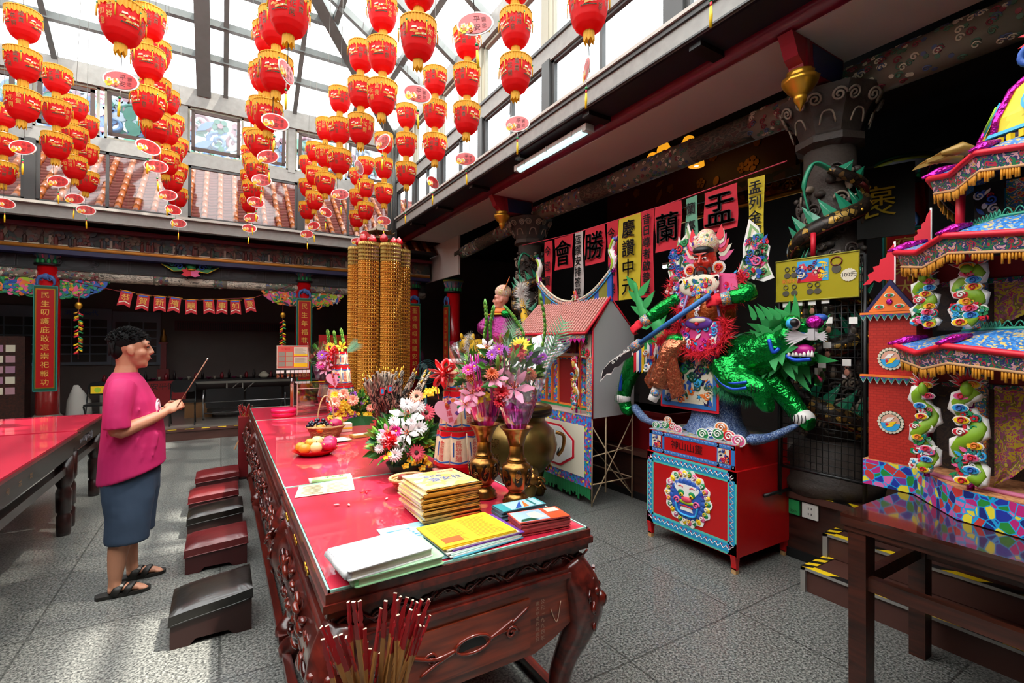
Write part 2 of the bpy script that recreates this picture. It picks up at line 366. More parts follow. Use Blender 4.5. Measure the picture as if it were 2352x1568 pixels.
# clerestory fascias
b = MB().m(GREY).b2((-4.1, 9.5, 3.45), (2.95, 9.62, 3.62)).m(mat('sill_edge', 'b3ada4', .6)).b2((-4.1, 9.44, 3.62), (2.95, 9.62, 3.66))
b.m(GREY).b2((-4.1, 9.5, 4.54), (2.95, 9.6, 4.74)).b2((-4.1, 9.46, 5.5), (2.97, 9.62, 5.8))
for x0, x1 in ((-2.44, -2.32), (-.72, -.49), (1.16, 1.25), (2.87, 2.99)): b.m(DGREY if x0 != -.72 else GREY).b2((x0, 9.49, 3.64), (x1, 9.6, 4.56))
for x0, x1 in ((-2.5, -2.36), (-.86, -.5), (1.0, 1.12), (2.8, 2.99)): b.m(GREY).b2((x0, 9.49, 4.7), (x1, 9.6, 5.55))
struct(b.build('trim_2'))
b = MB().m(GREY).b2((2.95, -1.5, 3.88), (3.08, 9.5, 4.07)).m(mat('sill_edge')).b2((2.91, -1.5, 4.07), (3.05, 9.5, 4.10)).m(DGREY).b2((2.935, -1.5, 3.87), (2.955, 9.5, 3.885)).b2((2.93, -1.5, 4.03), (2.952, 9.5, 4.07))
b.m(GREY).b2((2.95, -1.5, 4.62), (3.05, 9.5, 4.80)).m(DGREY).b2((2.93, -1.5, 4.795), (3.06, 9.5, 4.83)).m(GREY).b2((2.92, -1.5, 5.58), (3.06, 9.5, 5.84))
RP = [(-1.5, -1.3), (.4, .55), (2.42, 2.6), (4.14, 4.28), (5.68, 5.8), (7.1, 7.25), (8.3, 8.42), (9.36, 9.5)]
for y0, y1 in RP: b.m(DGREY).b2((2.94, y0, 4.09), (3.04, y1, 4.64)).m(CREAMF).b2((2.94, y0+.02, 4.8), (3.02, y1-.02, 5.6))
struct(b.build('trim_3'))
b = MB().m(DGREY)
for k in range(5): b.tube([(2.86+.03*k, 9.38-.02*k, 5.5), (2.87+.022*k, 9.36, 4.5), (2.85+.026*k, 9.38-.01*k, 3.2)], .012, 5)
b.m(CREAMF).tube([(2.90, 9.43, 5.6), (2.90, 9.43, 3.3)], .03, 8)
struct(b.build('trim_4'))
# windows: sashes with panes
def window(n, o, ux, w, h, sash, fw=.035, mull=0, tilt=0, gl=None):
    o = Vec(o); ux = Vec(ux); nz = ux.cross(Z)
    mb = MB().m(sash); uz = (Z*cos(tilt)+nz*sin(tilt))
    def bar(a, c):
        mb.prism([(a[0], a[1]), (c[0], a[1]), (c[0], c[1]), (a[0], c[1])], o-nz*.03, ux, uz, .045)
    bar((-w/2, 0), (w/2, fw)); bar((-w/2, h-fw), (w/2, h)); bar((-w/2, 0), (-w/2+fw, h)); bar((w/2-fw, 0), (w/2, h))
    for k in range(mull): x = -w/2+w*(k+1)/(mull+1); bar((x-fw/2, 0), (x+fw/2, h))
    f = struct(mb.build('window_%d' % n))
    MB().m(gl or CLEAR).prism([(-w/2+fw, fw), (w/2-fw, fw), (w/2-fw, h-fw), (-w/2+fw, h-fw)], o-nz*.012, ux, uz, .006).build('pane', f)
wn = 1
for x0, x1, mu in ((-4.05, -2.44, 0), (-2.32, -.72, 1), (-.49, 1.16, 0), (1.25, 2.87, 1)):
    window(wn, ((x0+x1)/2, 9.53, 3.66), X, x1-x0, .88, DGREY, .04, mu, 0, TINT); wn += 1
for x0, x1, ti in ((-4.0, -2.5, 0), (-2.36, -1.62, .0), (-1.56, -.86, .18), (-.5, .3, .12), (.4, 1.0, .16), (1.12, 1.95, .1), (2.0, 2.8, .1)):
    window(wn, ((x0+x1)/2, 9.53, 4.74), X, x1-x0, .76, CREAMF, .03, 0); wn += 1
    window(wn, ((x0+x1)/2, 9.50, 4.80), X, x1-x0-.1, .64, BROWNF, .05, 0, ti, TINT); wn += 1
for i in range(len(RP)-1):
    y0, y1 = RP[i][1], RP[i+1][0]
    window(wn, (2.99, (y0+y1)/2, 4.10), -Y, y1-y0, .53, DGREY, .04, 1); wn += 1
    window(wn, (2.98, (y0+y1)/2, 4.83), -Y, (y1-y0)*.98, .74, CREAMF, .035, 1, .0); wn += 1
# skylight: hipped steel frame with frosted panes
SX0, SX1, SY0, SY1, SZ, SL = -4.0, 2.97, -1.5, 9.52, 5.82, .65
hw = (SX1-SX0)/2; xm = (SX0+SX1)/2; zr = SZ+SL*hw
def rz_(x, y): return SZ+SL*min(x-SX0, SX1-x, y-SY0, SY1-y)
b = MB().m(ROOFG)
def bar(p, q, wd, hgt): 
    p = Vec(p); q = Vec(q); b.tube([p-Z*hgt/2, q-Z*hgt/2], [wd*.72]*2, 4, smooth=False, flat=hgt/wd if wd else 1, up=(0, 0, 1)) if 0 else beam_(p, q, wd, hgt)
def beam_(p, q, wd, hgt):
    t = (q-p).normalized(); s = t.cross(Z).normalized()*wd/2; u = s.cross(t).normalized()*hgt
    vs = [p-s, p+s, p+s-u, p-s-u, q-s, q+s, q+s-u, q-s-u]
    if u.z < 0: vs = [v+2*u*0 for v in vs]
    b.add(vs, [(0, 1, 2, 3), (7, 6, 5, 4), (4, 5, 1, 0), (5, 6, 2, 1), (6, 7, 3, 2), (7, 4, 0, 3)])
for x, wd in [(-3.2, .07), (-2.12, .07), (-1.06, .07), (-.28, .2), (.03, .07), (1.1, .07), (2.1, .07)]:
    y = SY1-min(x-SX0, SX1-x); beam_(Vec((x, SY1, SZ)), Vec((x, y, rz_(x, y))), wd, .16 if wd > .1 else .09)
for k in range(1, 7):
    y = SY1-.08-k*.46; x0, x1 = SX0+SY1-y, SX1-(SY1-y)
    if x0 < x1: beam_(Vec((x0, y, rz_(xm, y))), Vec((x1, y, rz_(xm, y))), .09, .1)
for k in range(1, 7):
    x = SX1-.08-k*.46; y0, y1 = SY0+(SX1-x), SY1-(SX1-x)
    beam_(Vec((x, y0, SZ+SL*(SX1-x))), Vec((x, y1, SZ+SL*(SX1-x))), .09, .1)
for y in (8.6, 7.55, 6.5, 5.45, 4.4, 3.35, 2.3, 1.25, .2):
    k = min(hw, SY1-y, y-SY0); beam_(Vec((SX1, y, SZ)), Vec((SX1-k, y, SZ+SL*k)), .08, .1); beam_(Vec((SX0, y, SZ)), Vec((SX0+k, y, SZ+SL*k)), .08, .1)
for sx, sy in ((SX1, SY1), (SX0, SY1), (SX1, SY0), (SX0, SY0)):
    beam_(Vec((sx, sy, SZ)), Vec((xm, sy-hw if sy == SY1 else sy+hw, zr)), .2, .16)
beam_(Vec((xm, SY0+hw, zr)), Vec((xm, SY1-hw, zr)), .2, .16)
b.m(GREY).b2((-4.1, -1.6, 3.9), (-4.0, 9.5, 5.82)).b2((-4.1, -1.6, 3.9), (2.97, -1.5, 5.82))
sk = struct(b.build('ceiling.003'))
A = [(SX0, SY0), (SX1, SY0), (SX1, SY1), (SX0, SY1)]; r1 = (xm, SY0+hw, zr+.02); r2 = (xm, SY1-hw, zr+.02)
c3 = [(p[0], p[1], SZ+.02) for p in A]
for f in ((c3[0], c3[1], r1), (c3[1], c3[2], r2, r1), (c3[2], c3[3], r2), (c3[3], c3[0], r1, r2)):
    MB().m(FROST).add(list(f), [tuple(range(len(f)))]).build('glass_slope', sk)
# ---------------------------------------------------------------- beams and carved friezes over the porticos
RELIEF = pattern('carved_relief', ['3a2a2a', '52342f', '2b2c33', '6b4038', '3d3328', '5c5148', '27302c'], 9, 'voronoi', .6, bump=1.0)
b = MB().m(mat('magenta_line', '5d0f22', .5)).b2((-4.5, 9.86, 3.36), (3.9, 10.0, 3.42)).m(DARKC).b2((-4.5, 9.98, 3.42), (3.9, 10.1, 3.5))
b.m(GOLDL).tube([(-4.5, 9.97, 3.08), (3.9, 9.97, 3.08)], .03, 8).m(CREAM).tube([(-4.5, 9.955, 3.115), (3.9, 9.955, 3.115)], .012, 6)
b.m(INDIGO).b2((-4.5, 9.97, 2.98), (3.9, 10.3, 3.06))
b.m(BLACK).b2((-4.5, 10.22, 2.76), (3.9, 10.34, 2.99))
GP = mat('panel_line', '3d3f43', .5); GP2 = mat('panel_fill', '1d2024', .5)
x = -4.2
for k, wd in enumerate([.5, .25, .7, .35, .7, .25, .5]*2):
    b.m(GP).b2((x, 10.212, 2.79), (x+wd, 10.222, 2.965)).m(GP2).b2((x+.012, 10.207, 2.802), (x+wd-.012, 10.222, 2.953))
    if wd == .7:
        for q in (.1, .55): b.m(GP); ornament(b, (x+q, 10.2, 2.87), X, Z, .07, .1, [GP], 5, k, .004, .06)
        b.m(mat('panel_dim', '33363a', .5)).disc((x+.33, 10.206, 2.88), .16, X, Z, .004, 14, .06)
    x += wd+.02
struct(b.build('trim_5'))
b = MB().m(RELIEF).b2((-4.5, 9.98, 3.1), (3.9, 10.1, 3.38))
FIGC = [mat('relief_a', '5b3a33', .6), mat('relief_b', '3b3f45', .6), mat('relief_c', '6d5a4a', .6), mat('relief_d', '35483c', .6), mat('relief_e', '6a2f2c', .6), mat('relief_f', '46322c', .6)]
ornament(b, (-.3, 9.985, 3.24), X, Z, 8, .24, FIGC, 260, 5, .03, .12, False)
R = random.Random(3)
for k in range(60):
    x = R.uniform(-4, 3.6); b.m(R.choice(FIGC)).lathe((x, 9.95, 3.115), [(.03, 0), (.022, .06), (.026, .1), (.012, .13)], 8).ball((x, 9.95, 3.265), .017, 8, 5)
for x in (-3.4, -2.27, -1.55, -.72, .02, .72, 1.4, 2.1):
    b.m(mat('cartouche', '8f7d70', .6)).b2((x, 9.93, 3.13), (x+.035, 9.97, 3.25))
frz = tag(b.build('carved_frieze'), 'dark carved story frieze with small figures above the gold line of the back portico', 'frieze')
PB = [CREAM, mat('ink_grey', '6f685e', .6), CREAM, mat('pale_beige', 'bdb39f', .6)]
INK = pattern('ink_painting', ['cfc6b4', 'cfc6b4', 'cfc6b4', '8d867a', 'cfc6b4', '4d4841', 'b0a797'], 7, 'noise', .6, stretch=(1, 3, 3))
KNOT = [mat('knot_red', '8d3a44', .5), mat('knot_blue', '58668c', .5), mat('knot_green', '4f7a63', .5), CREAM]
def painted_beam(p, q, r, label, segs, rev=False, ink=INK):
    p = Vec(p); q = Vec(q); L = (q-p).length; t = (q-p)/L; s = t.cross(Z); s = s if s.dot((p+q)/2) > 0 else -s
    root = thing('painted_beam', (p+q)/2, label, 'beam'); c = (p+q)/2
    mb = MB().m(ink).tube([p-c, q-c], r, 16); mb.build('shaft', root)
    mb = MB()
    for a, e, seed in segs:
        mb.m(mat('beam_band', '7d7566', .6)).tube([p-c+t*a*L, p-c+t*e*L], r*1.02, 16)
        R = random.Random(seed); n = int((e-a)*L*130)
        for i in range(n):
            u = R.uniform(a, e)*L; ang = R.uniform(-.4, 2.6); nd = (-s*cos(ang) - Z*sin(ang)) if 0 else (s*cos(ang-pi/2)*-1 + Z*sin(ang-pi/2)*-1)
            nd = (-s*cos(ang-1.1)-Z*sin(ang-1.1)); e2 = nd.cross(t)
            mb.m(R.choice(KNOT))
            (mb.disc if R.random() < .5 else lambda cc, rr_, a1, a2, dp, nn: mb.spiral(cc, a1, a2, rr_*1.6, rr_*.35, 1.3, dp, 12))(p-c+t*u+nd*r*1.0, .016, t, e2 if True else e2, .006, 7)
    mb.build('painted_bands', root); return root
painted_beam((-4.5, 10.3, 2.7), (3.9, 10.3, 2.7), .085, 'white painted round beam with ink landscapes running behind the back red columns', [(.17, .24, 1), (.27, .33, 2), (.415, .44, 3), (.52, .545, 4), (.62, .68, 5), (.71, .78, 6)])
# the white soffit's neighbour: round beams of the main hall between its dragon columns
DIMK = pattern('dim_painting', ['4b3f36', '5d5044', '3a3a35', '6d6152', '50302b', '42503f'], 6, 'noise', .6, stretch=(3, 1, 3))
painted_beam((4.1, 6.2, 3.59), (4.1, 1.93, 3.59), .12, 'round painted beam with gilt scrolls spanning between the two dragon columns', [(.02, .3, 7), (.42, .7, 8), (.85, .98, 9)], ink=DIMK)
painted_beam((4.1, 8.9, 3.42), (4.1, 6.2, 3.59), .11, 'round painted beam left of the far dragon column under the white soffit', [(.1, .35, 10), (.6, .9, 11)], ink=DIMK)
painted_beam((4.1, 1.93, 3.6), (4.1, -2, 3.6), .13, 'round painted beam right of the near dragon column above the paper mansion', [(.03, .3, 12), (.4, .9, 13)], ink=DIMK)
# ---------------------------------------------------------------- red columns with couplet boards
def carved_bracket(root, side, zt, cols, seed, wd=.58, hh=.26, y=-.03):
    mb = MB(); sh = [(0, 0), (wd, 0)]+[(wd*(1-k/9), -hh*sin(pi/2*k/9)**.7) for k in range(1, 10)]
    o = Vec((side*.12, y+.03, zt)); ux = X*side
    mb.m(mat('bracket_ground', '2e2a30', .5)).prism(sh if side > 0 else sh, o if side > 0 else o-Y*.03, ux, Z, .03)
    def inside(px, py): x, yv = px+wd/2, py-hh/2; return 0 < x < wd and yv > -hh*sqrt(max(0, 1-(x/wd)**2))*.92
    ornament(mb, o+ux*wd/2+Z*(-hh/2)-Y*.005, X, Z, wd, hh, cols, 95, seed, .025, .13, True, (lambda a, c: inside(a*side, c+hh*.0)) )
    mb.m(mat('bracket_edge', '6f86c9', .5)).tube([o+ux*(wd*cos(pi/2*k/10))+Z*(-hh*sin(pi/2*k/10)**.8)-Y*.01 for k in range(11)], .01, 5)
    mb.build('carved_bracket', root)
def red_column(x, y, txt, label, zb=.18, zt=2.83, r=.145, face=-Y, bracket=True, seed=1, cols=None, board=True, boardz=(.85, 2.5)):
    root = thing('red_column', (x, y, zb), label, 'column')
    f = Vec(face); s = f.cross(Z)*-1; s = Z.cross(f)*1.0
    MB().m(mat('stone_drum', '5a5048', .6)).lathe((0, 0, 0), [(r*1.5, 0), (r*1.6, .08), (r*1.3, .14), (r*1.5, .22), (r*1.05, .3)], 20).build('base', root)
    MB().m(mat('column_red', 'b10a10', .25, coat=.5)).cyl((0, 0, .25), r, zt-zb-.25, 24).build('shaft', root)
    mb = MB().m(BLACK).cyl((0, 0, zt-zb-.01), r*1.25, .03, 24).m(mat('capital_grey', '77707a', .5)).lathe((0, 0, zt-zb), [(r*.98, .02), (r*1.05, .1), (r*1.35, .22), (r*1.42, .23)], 24, lambda a, z: 1+.05*cos(14*a))
    for k in range(14):
        a = 2*pi*k/14; d = Vec((cos(a), sin(a), 0)); 
        mb.m([TEAL, PINK, BLUE][k % 3]).tube([d*r*1.06+Z*(zt-zb+.1), d*r*1.3+Z*(zt-zb+.2)], .012, 5)
        mb.m(GREEN).ball(d*r*1.08+Z*(zt-zb+.05), (.028, .028, .05), 7, 5)
    mb.m(mat('capital_yellow', '8a8a1c', .5)).cyl((0, 0, zt-zb+.225), r*1.46, .03, 24).m(DGREEN).cyl((0, 0, zt-zb+.25), r*1.38, .05, 24)
    mb.build('capital', root)
    if board:
        z0, z1 = boardz[0]-zb, boardz[1]-zb; h = z1-z0; W = r*1.95; c = f*(r*.93)+Z*(z0+z1)/2
        mb = MB().m(TEAL).prism(rr(W, h, .015), c, s, Z, .02).m(DGREEN).prism(rr(W-.02, h-.03, .01), c+f*.018, s, Z, .006).m(GOLD).prism(rr(W-.055, h-.1, .01), c+f*.022, s, Z, .006)
        mb.m(mat('board_red', 'a50d0e', .35)).prism(rr(W-.08, h-.135, .01), c+f*.026, s, Z, .006); bd = mb.build('couplet_board', root)
        n = len(txt); mb = MB().m(GOLDT).text(txt, c+f*.034, s, Z, (W-.08)*.62 if n < 9 else min((W-.08)*.6, h/n*.72), .001, vertical=(h-.16)/n); mb.build('gold_lettering', bd)
        mb = MB().m(mat('bat_blue', '3f5f9e', .5)); o = c+Z*(h/2+.1)+f*.012
        mb.ball(o+Z*.04, (.05, .03, .05), 10, 6)
        for q in (-1, 1): mb.tube([o+s*q*.02+Z*.05, o+s*q*.07+Z*.03, o+s*q*.1-Z*.02, o+s*q*.1-Z*.08, o+s*q*.075-Z*.1], [.03, .03, .022, .014, .008], 8).spiral(o+s*q*.05, s*q, Z, .035, .01, 1.4, .03)
        mb.build('bat_ornament', root)
    if bracket:
        for sd in (-1, 1): carved_bracket(root, sd, zt-zb-.22, cols or PAINTED, seed+sd)
    return root
red_column(-2.35, 10.3, '民生叨護庇敢忘崇祀報功', 'red column at far left with a tall couplet board and green dragon brackets', seed=4, cols=[LIME, GREEN, TEAL, BLUE, PINK, ORANGE, GREEN])
red_column(1.38, 10.3, '民生年福菲鉄敢忘恩', 'red column behind the keychain sign with a couplet board and orange flower brackets', seed=9, cols=[PINK, ORANGE, ORANGE, GREEN, BLUE, LIME, CREAM])
red_column(3.62, 10.3, '聖德巍峨護國安邦民', 'red column half hidden behind the golden light tower', seed=14, bracket=False)
red_column(4.25, 9.5, '神恩浩蕩澤被蒼生', 'plain red column with a green edged board turned away, right of the golden tower', zb=.5, zt=2.72, r=.15, face=-X, bracket=False, boardz=(.95, 2.45))
red_column(6.5, 2.32, '褒崇大義百代同欽', 'dim red column with gold couplet behind the red flags of the paper mansion', zb=.5, zt=3.38, r=.2, face=Vec((-.94, -.34, 0)), bracket=False, boardz=(.9, 2.9))
# lotus pendant under the back beam
root = thing('lotus_pendant', (-.47, 10.12, 2.98), 'pink lotus with green and blue scroll leaves under the back beam', 'ornament')
mb = MB().m(PINK)
for k, (a, l) in enumerate(((0, .12), (.6, .12), (-.6, .12), (1.15, .15), (-1.15, .15), (1.75, .14), (-1.75, .14))):
    d = X*sin(a)+Z*cos(a); s_ = X*cos(a)-Z*sin(a)
    mb.m(PINK if k % 2 else CRIM).prism([(0, -.035), (l*.5, -.045), (l, 0), (l*.5, .045), (0, .035)], Vec((0, -.02-.006*k, -.16)), d, -s_, .015)
mb.build('lotus_flower', root)
mb = MB().m(GREEN).cyl((0, 0, -.08), .075, .08, 14).m(GOLD).cyl((0, 0, -.1), .085, .025, 14)
for sd in (-1, 1):
    mb.m(GREEN).prism([(.06, -.1), (.25, -.12), (.42, -.03), (.43, .0), (.3, -.06), (.1, -.05)], Vec((0, .0 if sd > 0 else -.02, 0)), X*sd, Z, .02)
    mb.m(BLUE).spiral((sd*.17, -.03, -.04), X*sd, Z, .06, .014, 1.3, .01).m(TEAL).spiral((sd*.28, -.03, -.01), X*sd, Z, .045, .012, 1.3, .01).m(YEL).tube([(sd*.08, -.03, -.11), (sd*.25, -.03, -.13), (sd*.42, -.03, -.02)], .006, 5)
mb.build('scroll_leaves', root)
# ---------------------------------------------------------------- tiled roof outside the back windows
TILE = mat('pan_tile', '74413c', .9, var=.25, vs=9, spec=.1); TUBE = mat('ridge_tube', 'b05a22', .3, coat=.3, var=.15, vs=6)
root = thing('tiled_roof', (-.5, 9.75, 3.5), 'pink tiled roof with glossy orange tube ridges outside the back windows', 'roof')
mb = MB().m(TILE); sl = .8
for k in range(22):
    y0, y1 = k*.1, k*.1+.12; z0, z1 = .02+k*.1*sl+.025, .02+k*.1*sl
    g = [[(x*.06-4.2, y, z+.012*sin(x*pi/2)) for x in range(150)] for y, z in ((y0, z0-.02), (y0, z0), (y1, .02+(k+1.2)*.1*sl))]
    mb.sheet(g)
mb.build('pan_tiles', root)
for k in range(36):
    x = -4.1+k*.24; mb = MB().m(TUBE)
    for j in range(11): mb.tube([(x, j*.2, .06+j*.2*sl), (x, j*.2+.2, .06+(j*.2+.2)*sl)], [.052, .046], 10)
    mb.ball((x, 0, .06), (.052, .02, .052), 10, 6); mb.build('tube_ridge', root)
mb = MB().m(mat('roof_ridge', 'b9c3cf', .5)).b2((-4.2, 2.2, .9), (4.4, 2.4, 1.25)); 
ornament(mb, (0, 2.2, 2.3), X, Z, 8, .9, [mat('ridge_blue', '7f9fd0', .5), mat('ridge_pale', 'd5dde8', .5), mat('ridge_green', '5f9a86', .5), mat('ridge_pink', 'c78f9c', .5)], 260, 8, .06, .3)
mb.build('ornate_ridge', root)
root = thing('tiled_roof', (3.4, 4, 3.9), 'pale ornamented roof ridge outside the right hand windows', 'roof')
mb = MB().m(TILE).add([(0, -6, .1), (0, 6, .1), (2.2, 6, 1.0), (2.2, -6, 1.0)], [(3, 2, 1, 0)]); mb.build('pan_tiles', root)
mb = MB().m(mat('roof_ridge')).b2((.9, -6, .3), (1.0, 6, .55)); ornament(mb, (.9, 2.5, .55), -Y, Z, 7, .5, [mat('ridge_blue'), mat('ridge_pale'), mat('ridge_green'), mat('ridge_pink'), TEAL, PINK], 200, 12, .05, .2)
mb.build('ornate_ridge', root)
# ---------------------------------------------------------------- altar tables
REDTOP = mat('red_tabletop', 'c51c3a', .35, var=.08, vs=3)
PANE = mat('table_glass_sheet', 'c51c3a', .5); del MATS['table_glass_sheet']
def glasstop():
    m = mat('table_red_under_glass', 'c2203c', .4, coat=1.0, var=.1, vs=2.5); m.node_tree.nodes['Principled BSDF'].inputs['Coat Roughness'].default_value = .025
    return m
RGL = glasstop(); EDGEG = mat('glass_edge', '8fc5b4', .08, coat=1)
CARV = [mat('carved_mahogany', '5a1a12', .22, coat=.6), mat('carved_mahogany_b', '3c0e0b', .22, coat=.6), mat('carved_mahogany_c', '702417', .22, coat=.6)]
def leg(root, cx, cy, sx, sy, m, mb2=None):
    prof = [(0.0, .70, .07), (.035, .62, .085), (.05, .52, .085), (.035, .42, .065), (0, .30, .05), (-.02, .18, .045), (-.005, .09, .055), (.03, .035, .07), (.045, 0.005, .05)]
    pts = curve([(cx+sx*(o-.06), cy+sy*(o-.06), z) for o, z, r in prof], 4); rs = []
    for i in range(len(prof)-1): rs += [prof[i][2]+(prof[i+1][2]-prof[i][2])*k/4 for k in range(4)]
    rs.append(prof[-1][2])
    mb = MB().m(m).tube(pts, rs, 10)
    L = mb.build('leg', root); mb = MB()
    o = Vec((cx+sx*.03, cy+sy*.03, .56)); d = Vec((sx, sy, 0)).normalized(); e = d.cross(Z)
    mb.m(CARV[0]).ball(o+d*.015, (.03, .03, .035), 8, 6)
    for q in (-1, 1): mb.ball(o+d*.0+e*q*.03+Z*.045, .017, 8, 5).spiral(o+e*q*.045-Z*.02, e, Z, .035, .009, 1.5, .01).spiral(o+e*q*.03-Z*.1, e, Z, .03, .008, 1.4, .01)
    mb.m(CARV[2]); ornament(mb, o-d*.01-Z*.02, e, Z, .12, .22, CARV, 14, int(cx*70+cy*31), .02, .045)
    mb.build('lion_mask_carving', L)
def carving(mb, x, sd, ya, yb, seed):
    R = random.Random(seed)
    for i in range(int((yb-ya)*75)):
        y = R.uniform(ya, yb); z = R.uniform(.445, .655); o = Vec((x+sd*R.uniform(-.005, .012), y, z)); mb.m(R.choice(CARV)); k = R.random(); s_ = R.uniform(.018, .034)
        if k < .45: mb.ball(o, (s_*.55, s_*1.2, s_*.5), 7, 5, Mat.Rotation(R.uniform(-1.5, 1.5), 3, 'X'))
        elif k < .75: mb.spiral(o+X*sd*.012, Y, Z, s_*1.1, s_*.3, 1.5, .01, 14, R.choice((-1, 1)))
        else:
            a = R.uniform(0, 6.3); pts = [o+Vec((sd*.012*sin(q), s_*2.6*(q/3-.5)*cos(a)+s_*.5*sin(q*2), s_*2.6*(q/3-.5)*sin(a))) for q in range(4)]
            mb.tube(curve(pts, 3), [.004, .01, .012, .013, .013, .013, .012, .01, .008, .004], 6)
def altar(name, x0, x1, y0, y1, label, drawers=True, seed=1):
    root = thing(name, ((x0+x1)/2, (y0+y1)/2, 0), label, 'table'); a, c = -(x1-x0)/2, (x1-x0)/2; d, e = -(y1-y0)/2, (y1-y0)/2
    mb = MB().m(MAHOG)
    for zz, hh, out in ((.815, .03, .012), (.79, .025, .02), (.765, .03, .006), (.70, .07, -.022), (.685, .016, .004), (.667, .02, .014)):
        mb.b2((a-out, d-out, zz), (c+out, e+out, zz+hh))
    mb.build('moulded_frame', root)
    MB().m(RGL).b2((a+.006, d+.006, .84), (c-.006, e-.006, .85)).build('red_tabletop', root)
    mb = MB().m(EDGEG)
    for p, q in (((a, d), (c, d)), ((a, e), (c, e)), ((a, d), (a, e)), ((c, d), (c, e))): mb.b2((p[0]-.003, p[1]-.003, .845), (q[0]+.003, q[1]+.003, .853))
    mb.build('glass_edge', root)
    mb = MB().m(CARV[0])
    n = int((c-a)/.17)
    for k in range(n):
        x = a+.09+k*.17
        for q in (0, 1):
            mb.tube(curve([(x-.07+q*.085, d+.016, .725+.02*q), (x-.03+q*.085, d+.012, .75-.03*q), (x+.02+q*.085, d+.012, .72+.03*q)], 4), .005, 5)
            mb.spiral((x-.02+q*.085, d+.02, .745-.025*q), X, Z, .022, .005, 1.4, .006)
    n = int((e-d)/.15)
    for k in range(n): mb.spiral((a+.014, d+.1+k*.15, .735), -Y, Z, .028, .006, 1.6, .008).tube(curve([(a+.014, d+.05+k*.15, .715), (a+.01, d+.1+k*.15, .76), (a+.014, d+.16+k*.15, .72)], 4), .005, 5)
    mb.build('scroll_frieze', root)
    # side aprons: deep openwork carving
    for sd, xx in ((-1, a), (1, c)):
        mb = MB().m(MAHOG)
        g = [[(xx+sd*(.004+.045*sin(pi*min(1, v*1.2))*1), d+.1+(e-d-.2)*u, .67-.24*v*(1-.25*sin(pi*u*1)**2 if 0 else 1)) for u in [i/10 for i in range(11)]] for v in [j/5 for j in range(6)]]
        mb.sheet(g); sa = mb.build('side_apron', root); mb = MB()
        carving(mb, xx+sd*.03, sd, d+.16, e-.16, seed)
        if sd < 0: mb.build('openwork_carving', sa)
    mb = MB().m(MAHOGX)
    W = c-a
    out = [(-W/2+.05, .67), (W/2-.05, .67), (W/2-.08, .48), (W/2-.16, .44), (W/2-.26, .405), (-W/2+.26, .405), (-W/2+.16, .44), (-W/2+.08, .48)]
    mb.prism(out, (0, d+.03, 0), X, Z, .03)
    fa = mb.build('front_apron', root); MB().m(MAHOGX).prism(out, (0, e-.03, 0), -X, Z, .03).build('rear_apron', root)
    if drawers:
        mb = MB().m(MAHOGX).prism(rr(.5, .19, .004, c=(-.02, .535)), (0, d-.001, 0), X, Z, .008); dr = mb.build('drawer', root)
        mb = MB().m(BLACK).prism([(.055*cos(2*pi*k/16), .02*sin(2*pi*k/16)-.008*cos(4*pi*k/16)) for k in range(16)], (-.02, d-.009, .535), X, Z, .002)
        mb.m(CARV[2]).tube([(-.02+.07*cos(2*pi*k/16), d-.012, .535+.03*sin(2*pi*k/16)) for k in range(16)], .006, 5, closed=True)
        for q in (-1, 1):
            for j, (l, up) in enumerate(((.17, .05), (.13, -.03), (.1, .02))):
                mb.tube(curve([(-.02+q*.07, d-.012, .535+q*.0), (-.02+q*(.07+l*.5), d-.012, .535+up*.2+q*.015), (-.02+q*(.07+l), d-.012, .535+up+q*.02)], 5), [.007]*10+[.002], 5)
            mb.spiral((-.02+q*.16, d-.012, .53), X*q, Z, .025, .006, 1.4, .006)
        mb.build('carved_drawer_pull', dr)
        mb = MB().m(mat('scratched_lettering', 'a8856f', .6))
        mb.text('公元一九九四年', (.29, d-.003, .53), X, Z, .02, .001, vertical=.024).text('歲次甲戌四月吉日', (.265, d-.003, .53), X, Z, .017, .001, vertical=.02)
        mb.text('敬獻', (-.335, d-.003, .48), X, Z, .03, .001, vertical=.035)
        mb.tube(curve([(.33, d-.003, .56), (.36, d-.003, .50), (.38, d-.003, .58)], 4), .002, 4); mb.build('carved_inscription', fa)
    for sx, sy, lx, ly in ((-1, -1, a, d), (1, -1, c, d), (-1, 1, a, e), (1, 1, c, e)): leg(root, lx, ly-sy*(.06 if (sy > 0 or y0 > 2) and not (sy > 0 and y0 > 5) else 0), sx, sy, MAHOG)
    for xx in (a, c): MB().m(MAHOG).b2((xx-.02, d+.02, .015), (xx+.02, e-.02, .055)).build('floor_stretcher', root)
    mb = MB().m(GOLD)
    for k in range(3 if y0 < 2 else 0):
        y = d+.3+k*.3
        for q in range(4): mb.spiral((a-.0165-.006, y+(q-1.5)*.02, .80+.006*(q % 2)), -Y, Z, .012, .003, 1.3, .002)
    if y0 < 2: mb.build('brass_inlay', root)
    return root
altar('altar_table', .29, 1.32, 1.575, 2.812, 'nearest carved mahogany altar table with drawer, red top and lion-mask legs', seed=21)
altar('altar_table', .29, 1.36, 2.818, 5.386, 'long middle carved mahogany altar table bearing fruit and flowers', False, seed=33)
altar('altar_table', .29, 1.32, 5.392, 6.47, 'farthest carved mahogany altar table carrying the clear donation box', False, seed=45)
